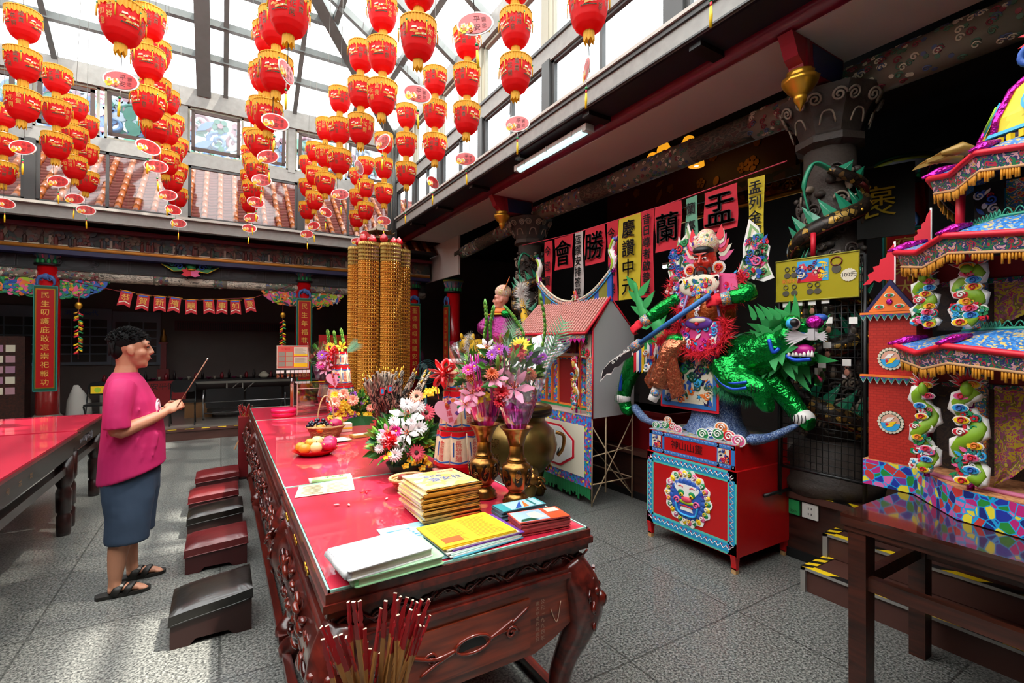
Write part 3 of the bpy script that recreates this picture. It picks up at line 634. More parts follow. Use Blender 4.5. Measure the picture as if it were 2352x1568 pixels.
# dark table pair at far left with red glass tops
def turned_table(x0, x1, y0, y1, label, carved_end=False):
    root = thing('offering_table', ((x0+x1)/2, (y0+y1)/2, 0), label, 'table'); a, c = -(x1-x0)/2, (x1-x0)/2; d, e = -(y1-y0)/2, (y1-y0)/2
    MB().m(EBONY).b2((a, d, .79), (c, e, .835)).b2((a+.02, d+.02, .74), (c-.02, e-.02, .79)).b2((a+.05, d+.05, .66), (c-.05, e-.05, .74)).build('frame', root)
    MB().m(RGL).b2((a+.03, d+.012, .835), (c-.03, e-.012, .85)).build('red_glass_top', root)
    for sx in (a+.1, c-.1):
        for sy in (d+.1, e-.1):
            MB().m(EBONY).lathe((sx, sy, 0), [(.045, 0), (.05, .03), (.05, .16), (.042, .17), (.042, .19), (.052, .2), (.055, .36), (.042, .4), (.05, .42), (.062, .45), (.062, .66)], 16).build('leg', root)
    mb = MB().m(EBONY).b2((c-.13, d+.1, .52), (c-.07, e-.1, .58)).b2((a+.07, d+.1, .52), (a+.13, e-.1, .58)); mb.build('side_rail', root)
    if carved_end:
        mb = MB().m(mat('carved_grey', '6d6a70', .4)); ornament(mb, (c-.018, (d+.3)*1, .765), Y, Z, .5, .05, [mat('carved_grey')], 24, 5, .006, .05); mb.build('carved_rail', root)
    else:
        MB().m(GOLD).text('褒忠祠', (c+.003-.02, d+.9-.62, .765), Y, Z, .06, .001).build('gold_lettering', root) if 0 else None
        mb = MB().m(GOLD)
        for i, ch in enumerate('褒忠祠'): mb.text(ch, (c-.017, 4.1-.2*i-(y0+y1)/2+.16, .765), Y, Z, .055, .001)
        mb.build('gold_lettering', root)
    return root
turned_table(-2.6, -1.03, 2.5, 5.52, 'long dark table with red glass top and gold characters at left edge behind the man')
turned_table(-2.6, -1.05, 5.55, 6.75, 'short dark table with carved grey rail beyond the long left table', True)
# ---------------------------------------------------------------- kneelers
def kneeler(x0, y0, wx, wy, hf, hb, topm, sidem, label, rz=0):
    root = thing('kneeler', (x0+wx/2, y0+wy/2, 0), label, 'kneeling stool', 'kneeling stools beside the altar tables', rz)
    def wedge(mb, ins, za, zb_, ya, yb, arch=0):
        x = wx/2-ins
        return [(-x, ya, za[0]), (x, ya, za[1]), (x, yb, za[1]), (-x, yb, za[0])]
    l, r_ = hf, hb  # the top slopes up from the left (front of the kneeler) to the right
    mb = MB().m(sidem); x, y = wx/2, wy/2
    bot = [(-x, .0), (-x*.55, 0), (-x*.4, .03), (x*.4, .03), (x*.55, 0), (x, 0), (x, r_-.05), (-x, l-.05)]
    mb.prism(bot, (0, -y, 0), X, Z, -wy); mb.build('wooden_box', root)
    mb = MB().m(topm); g = []
    N = 8
    for v in range(N+1):
        row = []
        for u in range(N+1):
            uu = -1+2*u/N; vv = -1+2*v/N; uu = uu*(1.35-.35*abs(uu)); vv = vv*(1.35-.35*abs(vv)); X_ = uu*(x+.005); Y_ = vv*(y+.005)
            edge = min(1-abs(uu), 1-abs(vv)); zz = l+(r_-l)*(u/N)-.016*max(0, 1-edge*4)**2
            row.append((X_, Y_, zz+.008*(1-uu*uu)*(1-vv*vv)))
        g.append(row)
    mb.sheet(g)
    rim = [g[0][i] for i in range(N+1)]+[g[i][N] for i in range(1, N+1)]+[g[N][i] for i in range(N-1, -1, -1)]+[g[i][0] for i in range(N-1, 0, -1)]
    mb.add(rim+[(p[0], p[1], p[2]-.05) for p in rim], [(i, i+len(rim), (i+1) % len(rim)+len(rim), (i+1) % len(rim)) for i in range(len(rim))])
    mb.tube([(p[0]*1.005, p[1]*1.005, p[2]-.05) for p in rim], .004, 5, closed=True); mb.build('padded_top', root)
BLKV = mat('black_vinyl', '15120f', .28, coat=.4, bump=.15, bs=12); REDV = mat('maroon_vinyl', '5e1a1c', .3, coat=.4, bump=.15, bs=12); BOXM = mat('kneeler_box_maroon', '3b1012', .4); BOXB = mat('kneeler_box_brown', '2c1310', .45)
kneeler(-.225, 3.1, .38, .34, .19, .25, BLKV, BOXB, 'nearest black padded kneeling stool with a sloping top')
kneeler(-.21, 4.05, .38, .34, .185, .215, REDV, BOXM, 'maroon kneeling stool just behind the nearest black one')
kneeler(-.235, 4.8, .40, .32, .17, .215, BLKV, BOXB, 'smaller black kneeling stool between maroon ones, third from the front')
kneeler(-.255, 5.4, .40, .33, .18, .21, REDV, BOXM, 'maroon kneeling stool second from the far end of the row')
kneeler(-.23, 6.15, .40, .34, .18, .21, REDV, BOXM, 'farthest maroon kneeling stool of the row')
# ---------------------------------------------------------------- papers and books on the near table
TZ = .853
def slab(mb, pts, z0, z1, m, curl=0):
    mb.m(m); a = [(p[0], p[1], z0) for p in pts]; c = [(p[0], p[1], z1) for p in pts]
    return mb.add(a+c, [(3, 2, 1, 0), (4, 5, 6, 7), (0, 1, 5, 4), (1, 2, 6, 5), (2, 3, 7, 6), (3, 0, 4, 7)])
def sheetof(name, pts, z, m, label, cat, lines=None, group=None, th=.0012, header=None, lm=None):
    root = thing(name, (*(sum(p[i] for p in pts)/4 for i in (0, 1)), z), label, cat, group); o = root.location
    q = [(p[0]-o.x, p[1]-o.y) for p in pts]; slab(MB(), q, 0, th, m).build('paper', root)
    if lines:
        a, b_, c_, d_ = [Vec((*p, th+.0006)) for p in q]; mb = MB().m(lm or mat('print_grey', '8d7a55', .7)); R = random.Random(int(o.x*1000))
        for i in range(lines):
            v0 = .1+.8*i/lines; v1 = v0+.8/lines*.45
            for u0, u1 in ((.08, .08+R.uniform(.28, .38)), (.52, .52+R.uniform(.28, .4))):
                f = lambda u, v: (a*(1-u)+b_*u)*(1-v)+(d_*(1-u)+c_*u)*v
                mb.add([f(u0, v0), f(u1, v0), f(u1, v1), f(u0, v1)], [(0, 1, 2, 3)])
        mb.build('print', root)
    return root
CALB = mat('calendar_blue', '9ccbd0', .5); CALP = mat('calendar_ink', '3f86a8', .6)
sheetof('calendar_sheet', [(.55, 1.60), (.87, 1.592), (.87, 1.985), (.55, 1.985)], TZ, CALB, 'pale blue printed calendar sheet lying under the white binder and yellow papers', 'paper', 14, lm=CALP)
slab(MB(), [(-.2, -.115), (.2, -.105), (.195, .105), (-.2, .1)], 0, .001, WHITE)
def binder(c, w, d, h, rz, m, label, z, cover):
    root = thing('binder', (c[0], c[1], z), label, 'binder', None, rz)
    mb = MB().m(CREAM).box((0.004, 0, h/2), (w-.02, d-.02, h*.8)); mb.build('pages', root)
    mb = MB().m(cover).prism(rr(w, d, .012), (0, 0, h-.003), X, Y, .003).prism(rr(w, d, .012), (0, 0, 0), X, Y, .003)
    mb.tube([(-w/2+.003, -d/2+.01, h/2), (-w/2+.003, d/2-.01, h/2)], h/2, 8); mb.build('cover', root)
binder((.51, 1.655), .31, .215, .028, rad(3), WHITE, 'thick pale green binder lying under the white one on the near table', TZ+.0015, mat('pale_green_vinyl', '9fd3a2', .25, coat=.5))
binder((.475, 1.66), .30, .215, .03, rad(7), WHITE, 'white vinyl binder lying on top of the pale green one', TZ+.03, mat('white_vinyl', 'cfcdce', .2, coat=.6))
# stack of magazines
PAGEW = mat('page_edges', 'e7ded6', .7); MAGY = mat('magazine_spine', 'd9933a', .4, var=.3, vs=25); MAGC = pattern('magazine_cover', ['f3d97a', 'f0e3a0', 'f2d070', 'dbe0c0'], 6, 'noise', .35, coat=.4)
R = random.Random(5); NB = 26
for i in range(NB):
    top = i == NB-1
    root = thing('magazine', (.873+R.uniform(-.006, .006)-.02*sin(i/25*3), 2.065+R.uniform(-.008, .008), TZ+i*.0057), 'topmost magazine of the tall stack, yellow cover with blue title' if top else 'orange-spined magazine in the tall stack beside the small basket', 'magazine', 'magazines in the tall stack', rad(3+R.uniform(-1.5, 1.5)-5*(i < 3)))
    MB().m(PAGEW).b2((-.135, -.13, 0.0005), (.128, .135, .005)).build('pages', root)
    MB().m(MAGY).b2((-.133, -.137, 0.0002), (.136, -.129, .0056)).b2((.128, -.137, .0002), (.136, .137, .0056)).m(MAGC).b2((-.136, -.137, .0049), (.136, .137, .0056)).build('cover', root)
    if top: MB().m(BLUE).text('靈安社', (.02, -.01, .0058), X, Y, .055).text('農民曆', (-.02, .05, .0058), X, Y, .03).m(CRIM).text('吉祥如意', (.07, .1, .0058), X, Y, .022).build('blue_title', root)
# loose yellow sheets over mixed papers
YP = mat('yellow_paper', 'f0bd1e', .55); YINK = mat('yellow_ink', 'b8801c', .6)
cols = [mat('teal_folder', '4aa7c0', .4), WHITE, mat('pale_teal', 'b4dcd0', .5), WHITE, mat('purple_flyer', '6a3a8f', .4), CREAM, YP, YP]
for i, m in enumerate(cols):
    dx = [.03, .02, .025, .01, .035, .012, 0, -.004][i]; pts = [(.68+dx, 1.60-.012*(8-i)*.3), (.995+dx, 1.605), (.98+dx, 1.845), (.665+dx, 1.82)]
    nm = ['teal folder lowest under the yellow papers', 'white sheet just above the teal folder', 'pale green form in the pile under yellow papers', 'white leaflet in the middle of the yellow-topped pile', 'purple flyer peeking out below the yellow sheets', 'cream sheet right under the yellow sheets', 'lower of the two yellow printed sheets', 'topmost yellow printed sheet with dense text and red seal'][i]
    s_ = sheetof('paper_sheet', pts, TZ+.002+i*.005, m, nm, 'paper', 16 if i == 7 else None, lm=YINK, th=.0045)
    if i == 7: MB().m(mat('seal_red', 'c4561e', .5)).b2((-.125, -.095, .0046), (-.05, -.05, .0056)).build('red_seal', s_)
def brochures(c, w, d, n, rz, edge, top, label, labeltop, group, z=TZ, accent=None, th=.0055):
    R = random.Random(n)
    for i in range(n):
        t = i == n-1
        root = thing('brochure', (c[0]+R.uniform(-.005, .005), c[1]+R.uniform(-.005, .005), z+i*th), labeltop if t else label, 'brochure', group, rz+R.uniform(-.03, .03))
        MB().m(edge).b2((-w/2, -d/2, 0), (w/2, d/2, th*.9)).build('cover', root)
        if t:
            mb = MB(); z1 = th*.9+.0006
            for k, (a, m) in enumerate(accent): mb.m(m).add([(-w/2+w*p[0], -d/2+d*p[1], z1+k*.0004) for p in a], [tuple(range(len(a)))])
            mb.build('printed_front', root)
brochures((1.145, 1.83), .22, .10, 7, rad(-2), mat('teal_brochure_edge', '4d6f7a', .35), 0, 'teal travel brochure in the fanned pile by the bronze vases', 'topmost teal travel brochure with a blue and white picture', 'teal brochures', TZ+.012, [([(.0, 0), (1, 0), (1, 1), (0, 1)], mat('teal_print', '3fa8b0', .3, coat=.5)), ([(.2, .05), (.95, .05), (.95, .95), (.2, .95)], mat('sky_print', 'bfe0ee', .3, coat=.5)), ([(.3, .1), (.45, .1), (.6, .9)], BLUE), ([(.5, .1), (.62, .1), (.66, .9)], ORANGE), ([(.75, .1), (.8, .1), (.8, .9), (.75, .9)], TEAL)])
brochures((1.145, 1.675), .23, .125, 10, rad(-6), mat('red_brochure_edge', 'b5484a', .35, var=.3, vs=90), 0, 'red-edged temple brochure in the neat pile at the near table corner', 'topmost red and blue temple brochure at the near table corner', 'red brochures', TZ, [([(0, 0), (1, 0), (1, 1), (0, 1)], mat('orange_print', 'e0562c', .3, coat=.5)), ([(.02, .05), (.62, .05), (.62, .95), (.02, .95)], mat('blue_print', 'a9c6e8', .3, coat=.5)), ([(.3, .2), (.6, .2), (.5, .8), (.3, .7)], CREAM), ([(.05, .08), (.4, .08), (.3, .3), (.1, .25)], DGREEN), ([(.7, .55), (.95, .55), (.95, .9), (.7, .9)], CREAM)])
# card under the glass, green packet, far strip
sheetof('instruction_card', [(.315, 2.60), (.60, 2.585), (.64, 2.80), (.36, 2.80)], TZ, mat('cream_card', 'e6dcb6', .4, coat=.8), 'cream instruction card under the glass near the table seam', 'card', 7)
root = thing('incense_packet', (.53, 2.855, TZ), 'pale green paper packet lying across the seam of the tables', 'packet', None, rad(-3))
MB().m(mat('packet_green', 'b7d990', .4)).b2((-.11, -.03, 0), (.11, .03, .012)).m(WHITE).b2((.085, -.031, 0), (.112, .031, .0125)).b2((-.112, -.031, 0), (-.1, .031, .0125)).build('wrapper', root)
MB().m(mat('packet_pink', 'e29a8e', .5)).b2((-.09, -.018, .0121), (-.05, .02, .0128)).m(DGREEN).text('平安香', (.02, 0, .0128), X, Y, .035).build('print', root)
# fallen petals
for i, (x, y) in enumerate([(.63, 2.52), (.645, 2.51), (.655, 2.535), (.80, 2.25), (.82, 2.28), (.77, 2.2), (.52, 2.35), (.47, 2.38), (.7, 2.35)]):
    red = i < 3; mb = MB().m(CRIM if red else mat('pale_petal', 'e8a0a4', .5)).ball((0, 0, .004), (.022 if red else .016, .006, .004), 8, 4, Mat.Rotation(i*1.3, 3, 'Z'))
    o = mb.build('petal', None, (x, y, TZ)); tag(o, 'curled red petal fallen on the near table top by the cream card' if red else 'pale pink petal scrap fallen on the red table top', 'petal', 'red petals' if red else 'pale petals')
# ---------------------------------------------------------------- fortune sticks
STW = wood('stick_wood', '7a4a20', 'b98346', 8, 2, .5, 0); STR = mat('stick_tip_red', '8e1218', .4); STE = mat('stick_end', 'e3c9b0', .6)
def stick_proto(L, w, nm, label, cat, group):
    root = thing(nm, (0, 0, 0), label, cat, group)
    MB().m(STW).b2((-w/2, -.0025, 0), (w/2, .0025, L*.78)).build('wooden_blade', root)
    o = [(-w/2, L*.78), (w/2, L*.78), (w/2, L*.86), (w*.28, L*.875), (w/2, L*.89), (w/2, L*.935), (w*.3, L*.95), (w*.42, L), (-w*.42, L), (-w*.3, L*.95), (-w/2, L*.935), (-w/2, L*.89), (-w*.28, L*.875), (-w/2, L*.86)]
    MB().m(STR).prism(o, (0, .0027, 0), X, Z, .0054).m(STE).b2((-w*.4, -.0028, L), (w*.4, .0028, L+.001)).build('notched_red_tip', root); return root
def bundle(proto, base, tips):
    for i, (tx, ty, tz) in enumerate(tips):
        o = proto if i == 0 else copy_tree(proto)
        R = random.Random(i*7+3); b0 = Vec(base)+Vec((R.uniform(-.05, .05), R.uniform(-.05, .05), 0)); d = Vec((tx, ty, tz))-b0
        L = d.length; q = d.to_track_quat('Z', 'Y'); o.rotation_euler = (q.to_matrix() @ Mat.Rotation(R.uniform(-1.2, 1.2), 3, 'Z')).to_euler()
        o.location = Vec((tx, ty, tz))-d.normalized()*STL
STL = .5
proto = stick_proto(STL, .0125, 'fortune_stick', 'flat wooden fortune stick with a notched red tip in the bundle before the near table', 'fortune stick', 'fortune sticks at the bottom edge')
tips = []
for px, py in [(800, 1382), (812, 1382), (826, 1380), (886, 1380), (875, 1397), (908, 1362), (920, 1370), (913, 1378), (935, 1372), (948, 1378), (958, 1383), (969, 1377), (985, 1380), (930, 1390), (944, 1400), (955, 1397), (962, 1412), (988, 1413), (902, 1427), (914, 1412), (925, 1402), (738, 1440), (751, 1437), (742, 1468), (770, 1462), (783, 1457), (795, 1463), (838, 1444), (842, 1475), (866, 1463), (872, 1500), (930, 1440), (965, 1436), (972, 1437), (955, 1420), (975, 1416), (850, 1490), (985, 1376)]:
    R = random.Random(px); tips.append(tuple(at(px, py, y=1.33+R.uniform(-.05, .1))))
bundle(proto, (.365, 1.36, .42), tips)
root = thing('stick_holder', (.365, 1.36, 0), 'dark barrel holding the bundle of fortune sticks before the near table', 'holder')
MB().m(mat('barrel_dark', '1e1512', .5)).lathe((0, 0, 0), [(.1, 0), (.1, .5), (.075, .62), (.085, .645), (.07, .64), (.07, .42)], 20).build('barrel', root)
proto = stick_proto(STL, .012, 'fortune_stick', 'red-tipped fortune stick in the small bundle at the far left table corner', 'fortune stick', 'fortune sticks at the far table corner')
tips = []; R = random.Random(11)
for i in range(22): tips.append(tuple(at(R.uniform(546, 580), R.uniform(926, 940), y=6.62+R.uniform(-.06, .06))))
bundle(proto, (.27, 6.62, .6), tips)
root = thing('stick_box', (.225, 6.62, 0), 'tall narrow red stand holding fortune sticks at the far table corner', 'holder')
MB().m(DRED).b2((-.05, -.08, .03), (.055, .08, .74)).m(mat('stand_foot', '4a3030', .5)).cyl((0, 0, 0), .075, .03, 14).build('stand', root)
# ---------------------------------------------------------------- flowers
LEAFM = [mat('foliage_a', '2f6b1f', .5), mat('foliage_b', '4b8a2a', .5), mat('foliage_c', '1c4a22', .5), mat('foliage_d', '7aa43a', .5)]
PKL = mat('petal_pink', 'e88fae', .5, trans=.2); PKG = mat('gerbera_pink', 'e24a62', .5, trans=.15); WHP = mat('petal_white', 'f1eef0', .5, trans=.2); YLP = mat('petal_yellow', 'f3cc1c', .5, trans=.15)
ORP = mat('petal_orange', 'c9572a', .5); RDP = mat('petal_red', 'b3081c', .5); PUP = mat('petal_purple', 'b04cc0', .5, trans=.15); MGP = mat('petal_magenta', 'd21a86', .5); PCH = mat('petal_peach', 'f0a48c', .5)
def frame(d):
    d = Vec(d).normalized(); a = d.orthogonal().normalized(); return d, a, d.cross(a)
def petals(mb, c, d, n, r, w, lift=.2, ph=0, r0=0):
    d, a, b_ = frame(d); c = Vec(c)
    for k in range(n):
        t = ph+2*pi*k/n; e = a*cos(t)+b_*sin(t); s_ = d.cross(e); p0 = c+e*r0; p1 = c+e*(r0+(r-r0)*.55)+d*r*lift*.8; p2 = c+e*r+d*r*lift
        mb.add([p0, p1+s_*w, p2+s_*w*.25, p2-s_*w*.25, p1-s_*w, p1+d*w*.2], [(0, 1, 5), (1, 2, 5), (2, 3, 5), (3, 4, 5), (4, 0, 5)], True)
def flower(root, kind, c, d, s=.04, col=None):
    mb = MB()
    if kind == 'gerbera':
        mb.m(col or PKG); petals(mb, c, d, 18, s, s*.16, .12); petals(mb, Vec(c)+Vec(d).normalized()*.004, d, 14, s*.75, s*.14, .25, .2); mb.m(mat('gerbera_eye', '3d2a14', .6)).ball(Vec(c)+Vec(d).normalized()*.006, s*.28, 8, 5)
    elif kind == 'chrysanthemum':
        mb.m(col or WHP)
        for j, (n, q, l) in enumerate(((16, 1, .1), (14, .88, .4), (12, .7, .8), (9, .5, 1.4), (6, .3, 2.2))): petals(mb, c, d, n, s*q, s*.13, l, j*.3)
    elif kind == 'lily':
        mb.m(col or WHP); petals(mb, c, d, 3, s*1.25, s*.3, .35); petals(mb, c, d, 3, s*1.25, s*.26, .4, pi/3)
        dd, a, b_ = frame(d); mb.m(ORP)
        for k in range(5): e = a*cos(k*1.256)+b_*sin(k*1.256); mb.tube([Vec(c), Vec(c)+dd*s*.6+e*s*.18], .0015, 4).ball(Vec(c)+dd*s*.62+e*s*.2, .004, 6, 4)
    elif kind == 'carnation':
        mb.m(col or RDP)
        for j, (n, q, l) in enumerate(((12, 1, .3), (10, .85, .8), (8, .65, 1.3), (6, .4, 2))): petals(mb, c, d, n, s*q, s*.3, l, j*.5)
    elif kind == 'daisy':
        mb.m(col or PUP); petals(mb, c, d, 14, s, s*.18, .2); petals(mb, c, d, 10, s*.7, s*.15, .5, .3); mb.m(YLP).ball(Vec(c)+Vec(d).normalized()*.004, s*.2, 6, 4)
    elif kind == 'orchid':
        mb.m(col or YLP)
        for k in range(5): a = k*1.3; petals(mb, Vec(c)+Vec((cos(a)*s*.8, sin(a)*s*.5, s*.5*sin(k*2))), d, 4, s*.5, s*.25, .2, k)
    elif kind == 'bud':
        dd = Vec(d).normalized(); mb.m(col or LEAFM[3]).tube([Vec(c)-dd*s*.2, Vec(c)+dd*s*.5, Vec(c)+dd*s*1.3, Vec(c)+dd*s*1.9], [s*.12, s*.28, s*.24, s*.03], 7)
    return mb.build({'bud': 'lily_bud', 'orchid': 'orchid_spray'}.get(kind, kind), root)
def foliage(root, c, r, n, seed, size=.06, fn=None, name='foliage', up=.3):
    mb = MB(); R = random.Random(seed)
    for i in range(n):
        while True:
            p = Vec((R.uniform(-1, 1), R.uniform(-1, 1), R.uniform(-.5, 1)))
            if p.length < 1: break
        q = Vec(c)+Vec((p.x*r[0], p.y*r[1], p.z*r[2])); d = (p+Z*up+Vec((R.uniform(-.5, .5), R.uniform(-.5, .5), R.uniform(-.5, .5)))).normalized()
        s_ = d.orthogonal().normalized(); s_ = Mat.Rotation(R.uniform(0, 6.3), 3, d) @ s_; L = size*R.uniform(.6, 1.4); w_ = L*.22; n_ = d.cross(s_)
        mb.m(R.choice(LEAFM)).add([q, q+d*L*.5+s_*w_, q+d*L+n_*L*.15, q+d*L*.5-s_*w_], [(0, 1, 2), (0, 2, 3)], False)
    return stuff_part(mb.build(name, root))
def stuff_part(o): return o
def gladiolus(root, pts, s=.014):
    mb = MB().m(LEAFM[1]).tube(curve(pts, 5), .004, 6); c = curve(pts, 5); n = len(c)
    for i in range(n//3, n-1):
        d = (c[i+1]-c[i]).normalized(); e = d.orthogonal()
        for sd in (-1, 1): mb.m(LEAFM[3 if i % 2 else 1]).tube([c[i], c[i]+d*s*1.6+e*sd*s*.7, c[i]+d*s*3.2+e*sd*s*.3], [s*.35, s*.5, s*.08], 6)
    return mb.build('gladiolus_spike', root)
def palm(root, base, tip, w=.09, n=22, name='palm_frond'):
    base = Vec(base); tip = Vec(tip); d = (tip-base); s_ = d.cross(Vec(FW)).normalized(); mb = MB().m(mat('palm_green', '5f8a62', .5)).tube([base, base+d*.5, tip], [.004, .003, .001], 5)
    for i in range(n):
        t = .25+.75*i/n; p = base+d*t; l = w*sin(pi*min(1, (t-.1)))*1.2+.02
        for sd in (-1, 1):
            q = p+s_*sd*l+d.normalized()*l*1.0; e = d.normalized()*.0075; mb.m(mat('palm_green')).add([p-e, p+e, q], [(0, 1, 2)])
    return mb.build(name, root)
CELL = glass('cellophane', (.98, .94, .97), .75, .08); CELLP = glass('purple_cellophane', (.75, .12, .55), .8, .1)
def cellophane(root, rows, m, name, seed=1, n=26, depth=.0):
    """wrap lofted from centre points and radii, with crinkles"""
    R = random.Random(seed); g = []
    ph = [R.uniform(0, 6.3) for _ in range(6)]
    for j, (c, r) in enumerate(rows):
        row = []
        for i in range(n+1):
            a = 2*pi*i/n; k = 1+.09*sin(3*a+ph[0]+j)+.05*sin(7*a+ph[1]+j*2)+.04*sin(11*a+ph[2]); row.append(Vec(c)+Vec((cos(a)*r*k, sin(a)*r*k, .03*sin(4*a+ph[3])*(j == len(rows)-1)*1.5)))
        g.append(row)
    return MB().m(m).sheet(g).build(name, root)
# ---------------------------------------------------------------- bronze vases with wrapped bouquets
BRZ = mat('bronze', '9a6a34', .25, metal=.9, var=.25, vs=14); BRZD = mat('bronze_relief', '2b2018', .4, metal=.6); BRZG = mat('bronze_olive', '7d6434', .3, metal=.85, var=.3, vs=8)
def vase(x, y, label, seed):
    root = thing('bronze_vase', (x, y, TZ), label, 'vase')
    def lobe(a, z): return 1+(.05*abs(cos(4*a)) if .075 < z < .2 else 0)
    MB().m(BRZ).lathe((0, 0, 0), [(.066, 0), (.068, .012), (.058, .02), (.06, .03), (.045, .042), (.036, .055), (.04, .065), (.052, .08), (.067, .12), (.073, .16), (.066, .185), (.05, .195), (.046, .205), (.05, .21), (.042, .215), (.036, .24), (.037, .28), (.045, .315), (.062, .345), (.078, .362), (.08, .367), (.074, .365), (.05, .33), (.03, .25)], 32, lobe).build('body', root)
    for k in range(8):
        a = (k+.5)*pi/4; d = Vec((cos(a), sin(a), 0)); e = Vec((-sin(a), cos(a), 0)); u = (Z+d*.18).normalized()
        o = d*.071+Z*.135; mb = MB().m(BRZD).prism([(.02*cos(t)*(1 if sin(t) < .3 else .8), .042*sin(t)) for t in [2*pi*q/14 for q in range(14)]], o-d*.004, e, u, .005)
        mb.m(BRZ); ornament(mb, o+d*.002, e, u, .022, .05, [BRZ], 6, seed+k, .003, .02); mb.build('relief_panel', root)
    return root
V1, V2 = (1.135, 2.15), (1.225, 1.985)
vase(*V1, 'bronze relief vase beside the red bucket, behind the other vase', 1); vase(*V2, 'bronze relief vase at the table edge nearest the camera', 50)
root = thing('bouquet', (*V2, TZ+.36), 'large bouquet with pink lily, red carnation and palm frond in the front bronze vase', 'bouquet'); oB = Vec((*V2, TZ+.36))
def L_(px, py, y): return at(px, py, y=y)-oB
cellophane(root, [((0, 0, -.02), .035), ((-.0, .01, .05), .07), ((.01, .02, .11), .085), ((.015, .03, .155), .095)], CELLP, 'purple_wrap', 3)
cellophane(root, [((0, 0, .02), .05), ((.01, .02, .12), .09), ((.02, .04, .22), .14), ((.05, .07, .34), .2), ((.09, .1, .42), .25)], CELL, 'clear_wrap', 5)
foliage(root, (.0, .05, .28), (.14, .11, .14), 230, 8, .06)
for kd, px, py, s_, c_ in (('gerbera', 1196, 797, .055, YLP), ('carnation', 1186, 815, .05, RDP), ('lily', 1181, 893, .075, PKL), ('daisy', 1146, 803, .032, PUP), ('daisy', 1158, 806, .032, PUP), ('daisy', 1222, 823, .035, PUP), ('daisy', 1233, 828, .03, PUP), ('daisy', 1213, 815, .028, PUP), ('chrysanthemum', 1215, 862, .04, ORP), ('chrysanthemum', 1130, 860, .035, ORP), ('carnation', 1152, 905, .04, RDP), ('lily', 1140, 870, .045, PKL), ('bud', 1143, 845, .035, LEAFM[3]), ('bud', 1178, 833, .034, LEAFM[3]), ('bud', 1192, 870, .03, PKL), ('daisy', 1247, 820, .025, PUP), ('daisy', 1130, 815, .03, PUP), ('carnation', 1148, 925, .03, CRIM)):
    p = L_(px, py, 1.93+(.06 if py < 830 else 0)); flower(root, kd, p, Vec((-.45, -.8, .5 if kd != 'bud' else 3)), s_, c_)
palm(root, L_(1215, 900, 2.0), L_(1298, 735, 2.08), .05, 16); palm(root, L_(1150, 850, 2.1), L_(1185, 735, 2.15), .04, 14)
gladiolus(root, [L_(1225, 880, 2.03), L_(1245, 800, 2.06), L_(1252, 745, 2.06), L_(1243, 685, 2.06)]); gladiolus(root, [L_(1200, 850, 2.1), L_(1204, 775, 2.12), L_(1185, 735, 2.14), L_(1167, 712, 2.16)])
root = thing('bouquet', (*V1, TZ+.36), 'smaller cellophane bouquet with pink ribbons in the rear bronze vase', 'bouquet'); oB = Vec((*V1, TZ+.36))
cellophane(root, [((0, 0, -.02), .035), ((0, 0, .05), .07), ((-.01, .01, .13), .085)], CELLP, 'purple_wrap', 13)
cellophane(root, [((0, 0, .03), .05), ((-.01, .01, .15), .09), ((-.02, .03, .28), .11), ((-.03, .05, .38), .14)], CELL, 'clear_wrap', 15)
foliage(root, (-.02, .04, .24), (.09, .08, .14), 150, 18, .05)
for kd, px, py, s_, c_ in (('lily', 1085, 905, .05, PKL), ('daisy', 1090, 842, .03, PUP), ('daisy', 1105, 836, .03, PUP), ('daisy', 1075, 850, .03, MGP), ('chrysanthemum', 1082, 868, .03, ORP), ('bud', 1066, 868, .03, LEAFM[3]), ('lily', 1070, 930, .045, PKL), ('orchid', 1110, 915, .035, YLP), ('carnation', 1100, 890, .035, PKG), ('gerbera', 1117, 807, .04, YLP), ('lily', 1118, 800, .04, WHP)):
    flower(root, kd, L_(px, py, 2.07), Vec((-.45, -.8, .5)), s_, c_)
gladiolus(root, [L_(1110, 830, 2.2), L_(1112, 780, 2.22), L_(1117, 740, 2.22), L_(1115, 700, 2.22)]); gladiolus(root, [L_(1125, 830, 2.2), L_(1128, 790, 2.22), L_(1126, 750, 2.22), L_(1132, 714, 2.22)])
mb = MB().m(MAG)
for k in range(9): x = .11*sin(k*.8); mb.tube(curve([(x*.4, -.06, .05), (x*.8-.01, -.1, .2), (x-.02, -.1, .36)], 4), .003, 4)
mb.build('ribbon_streamer', root)
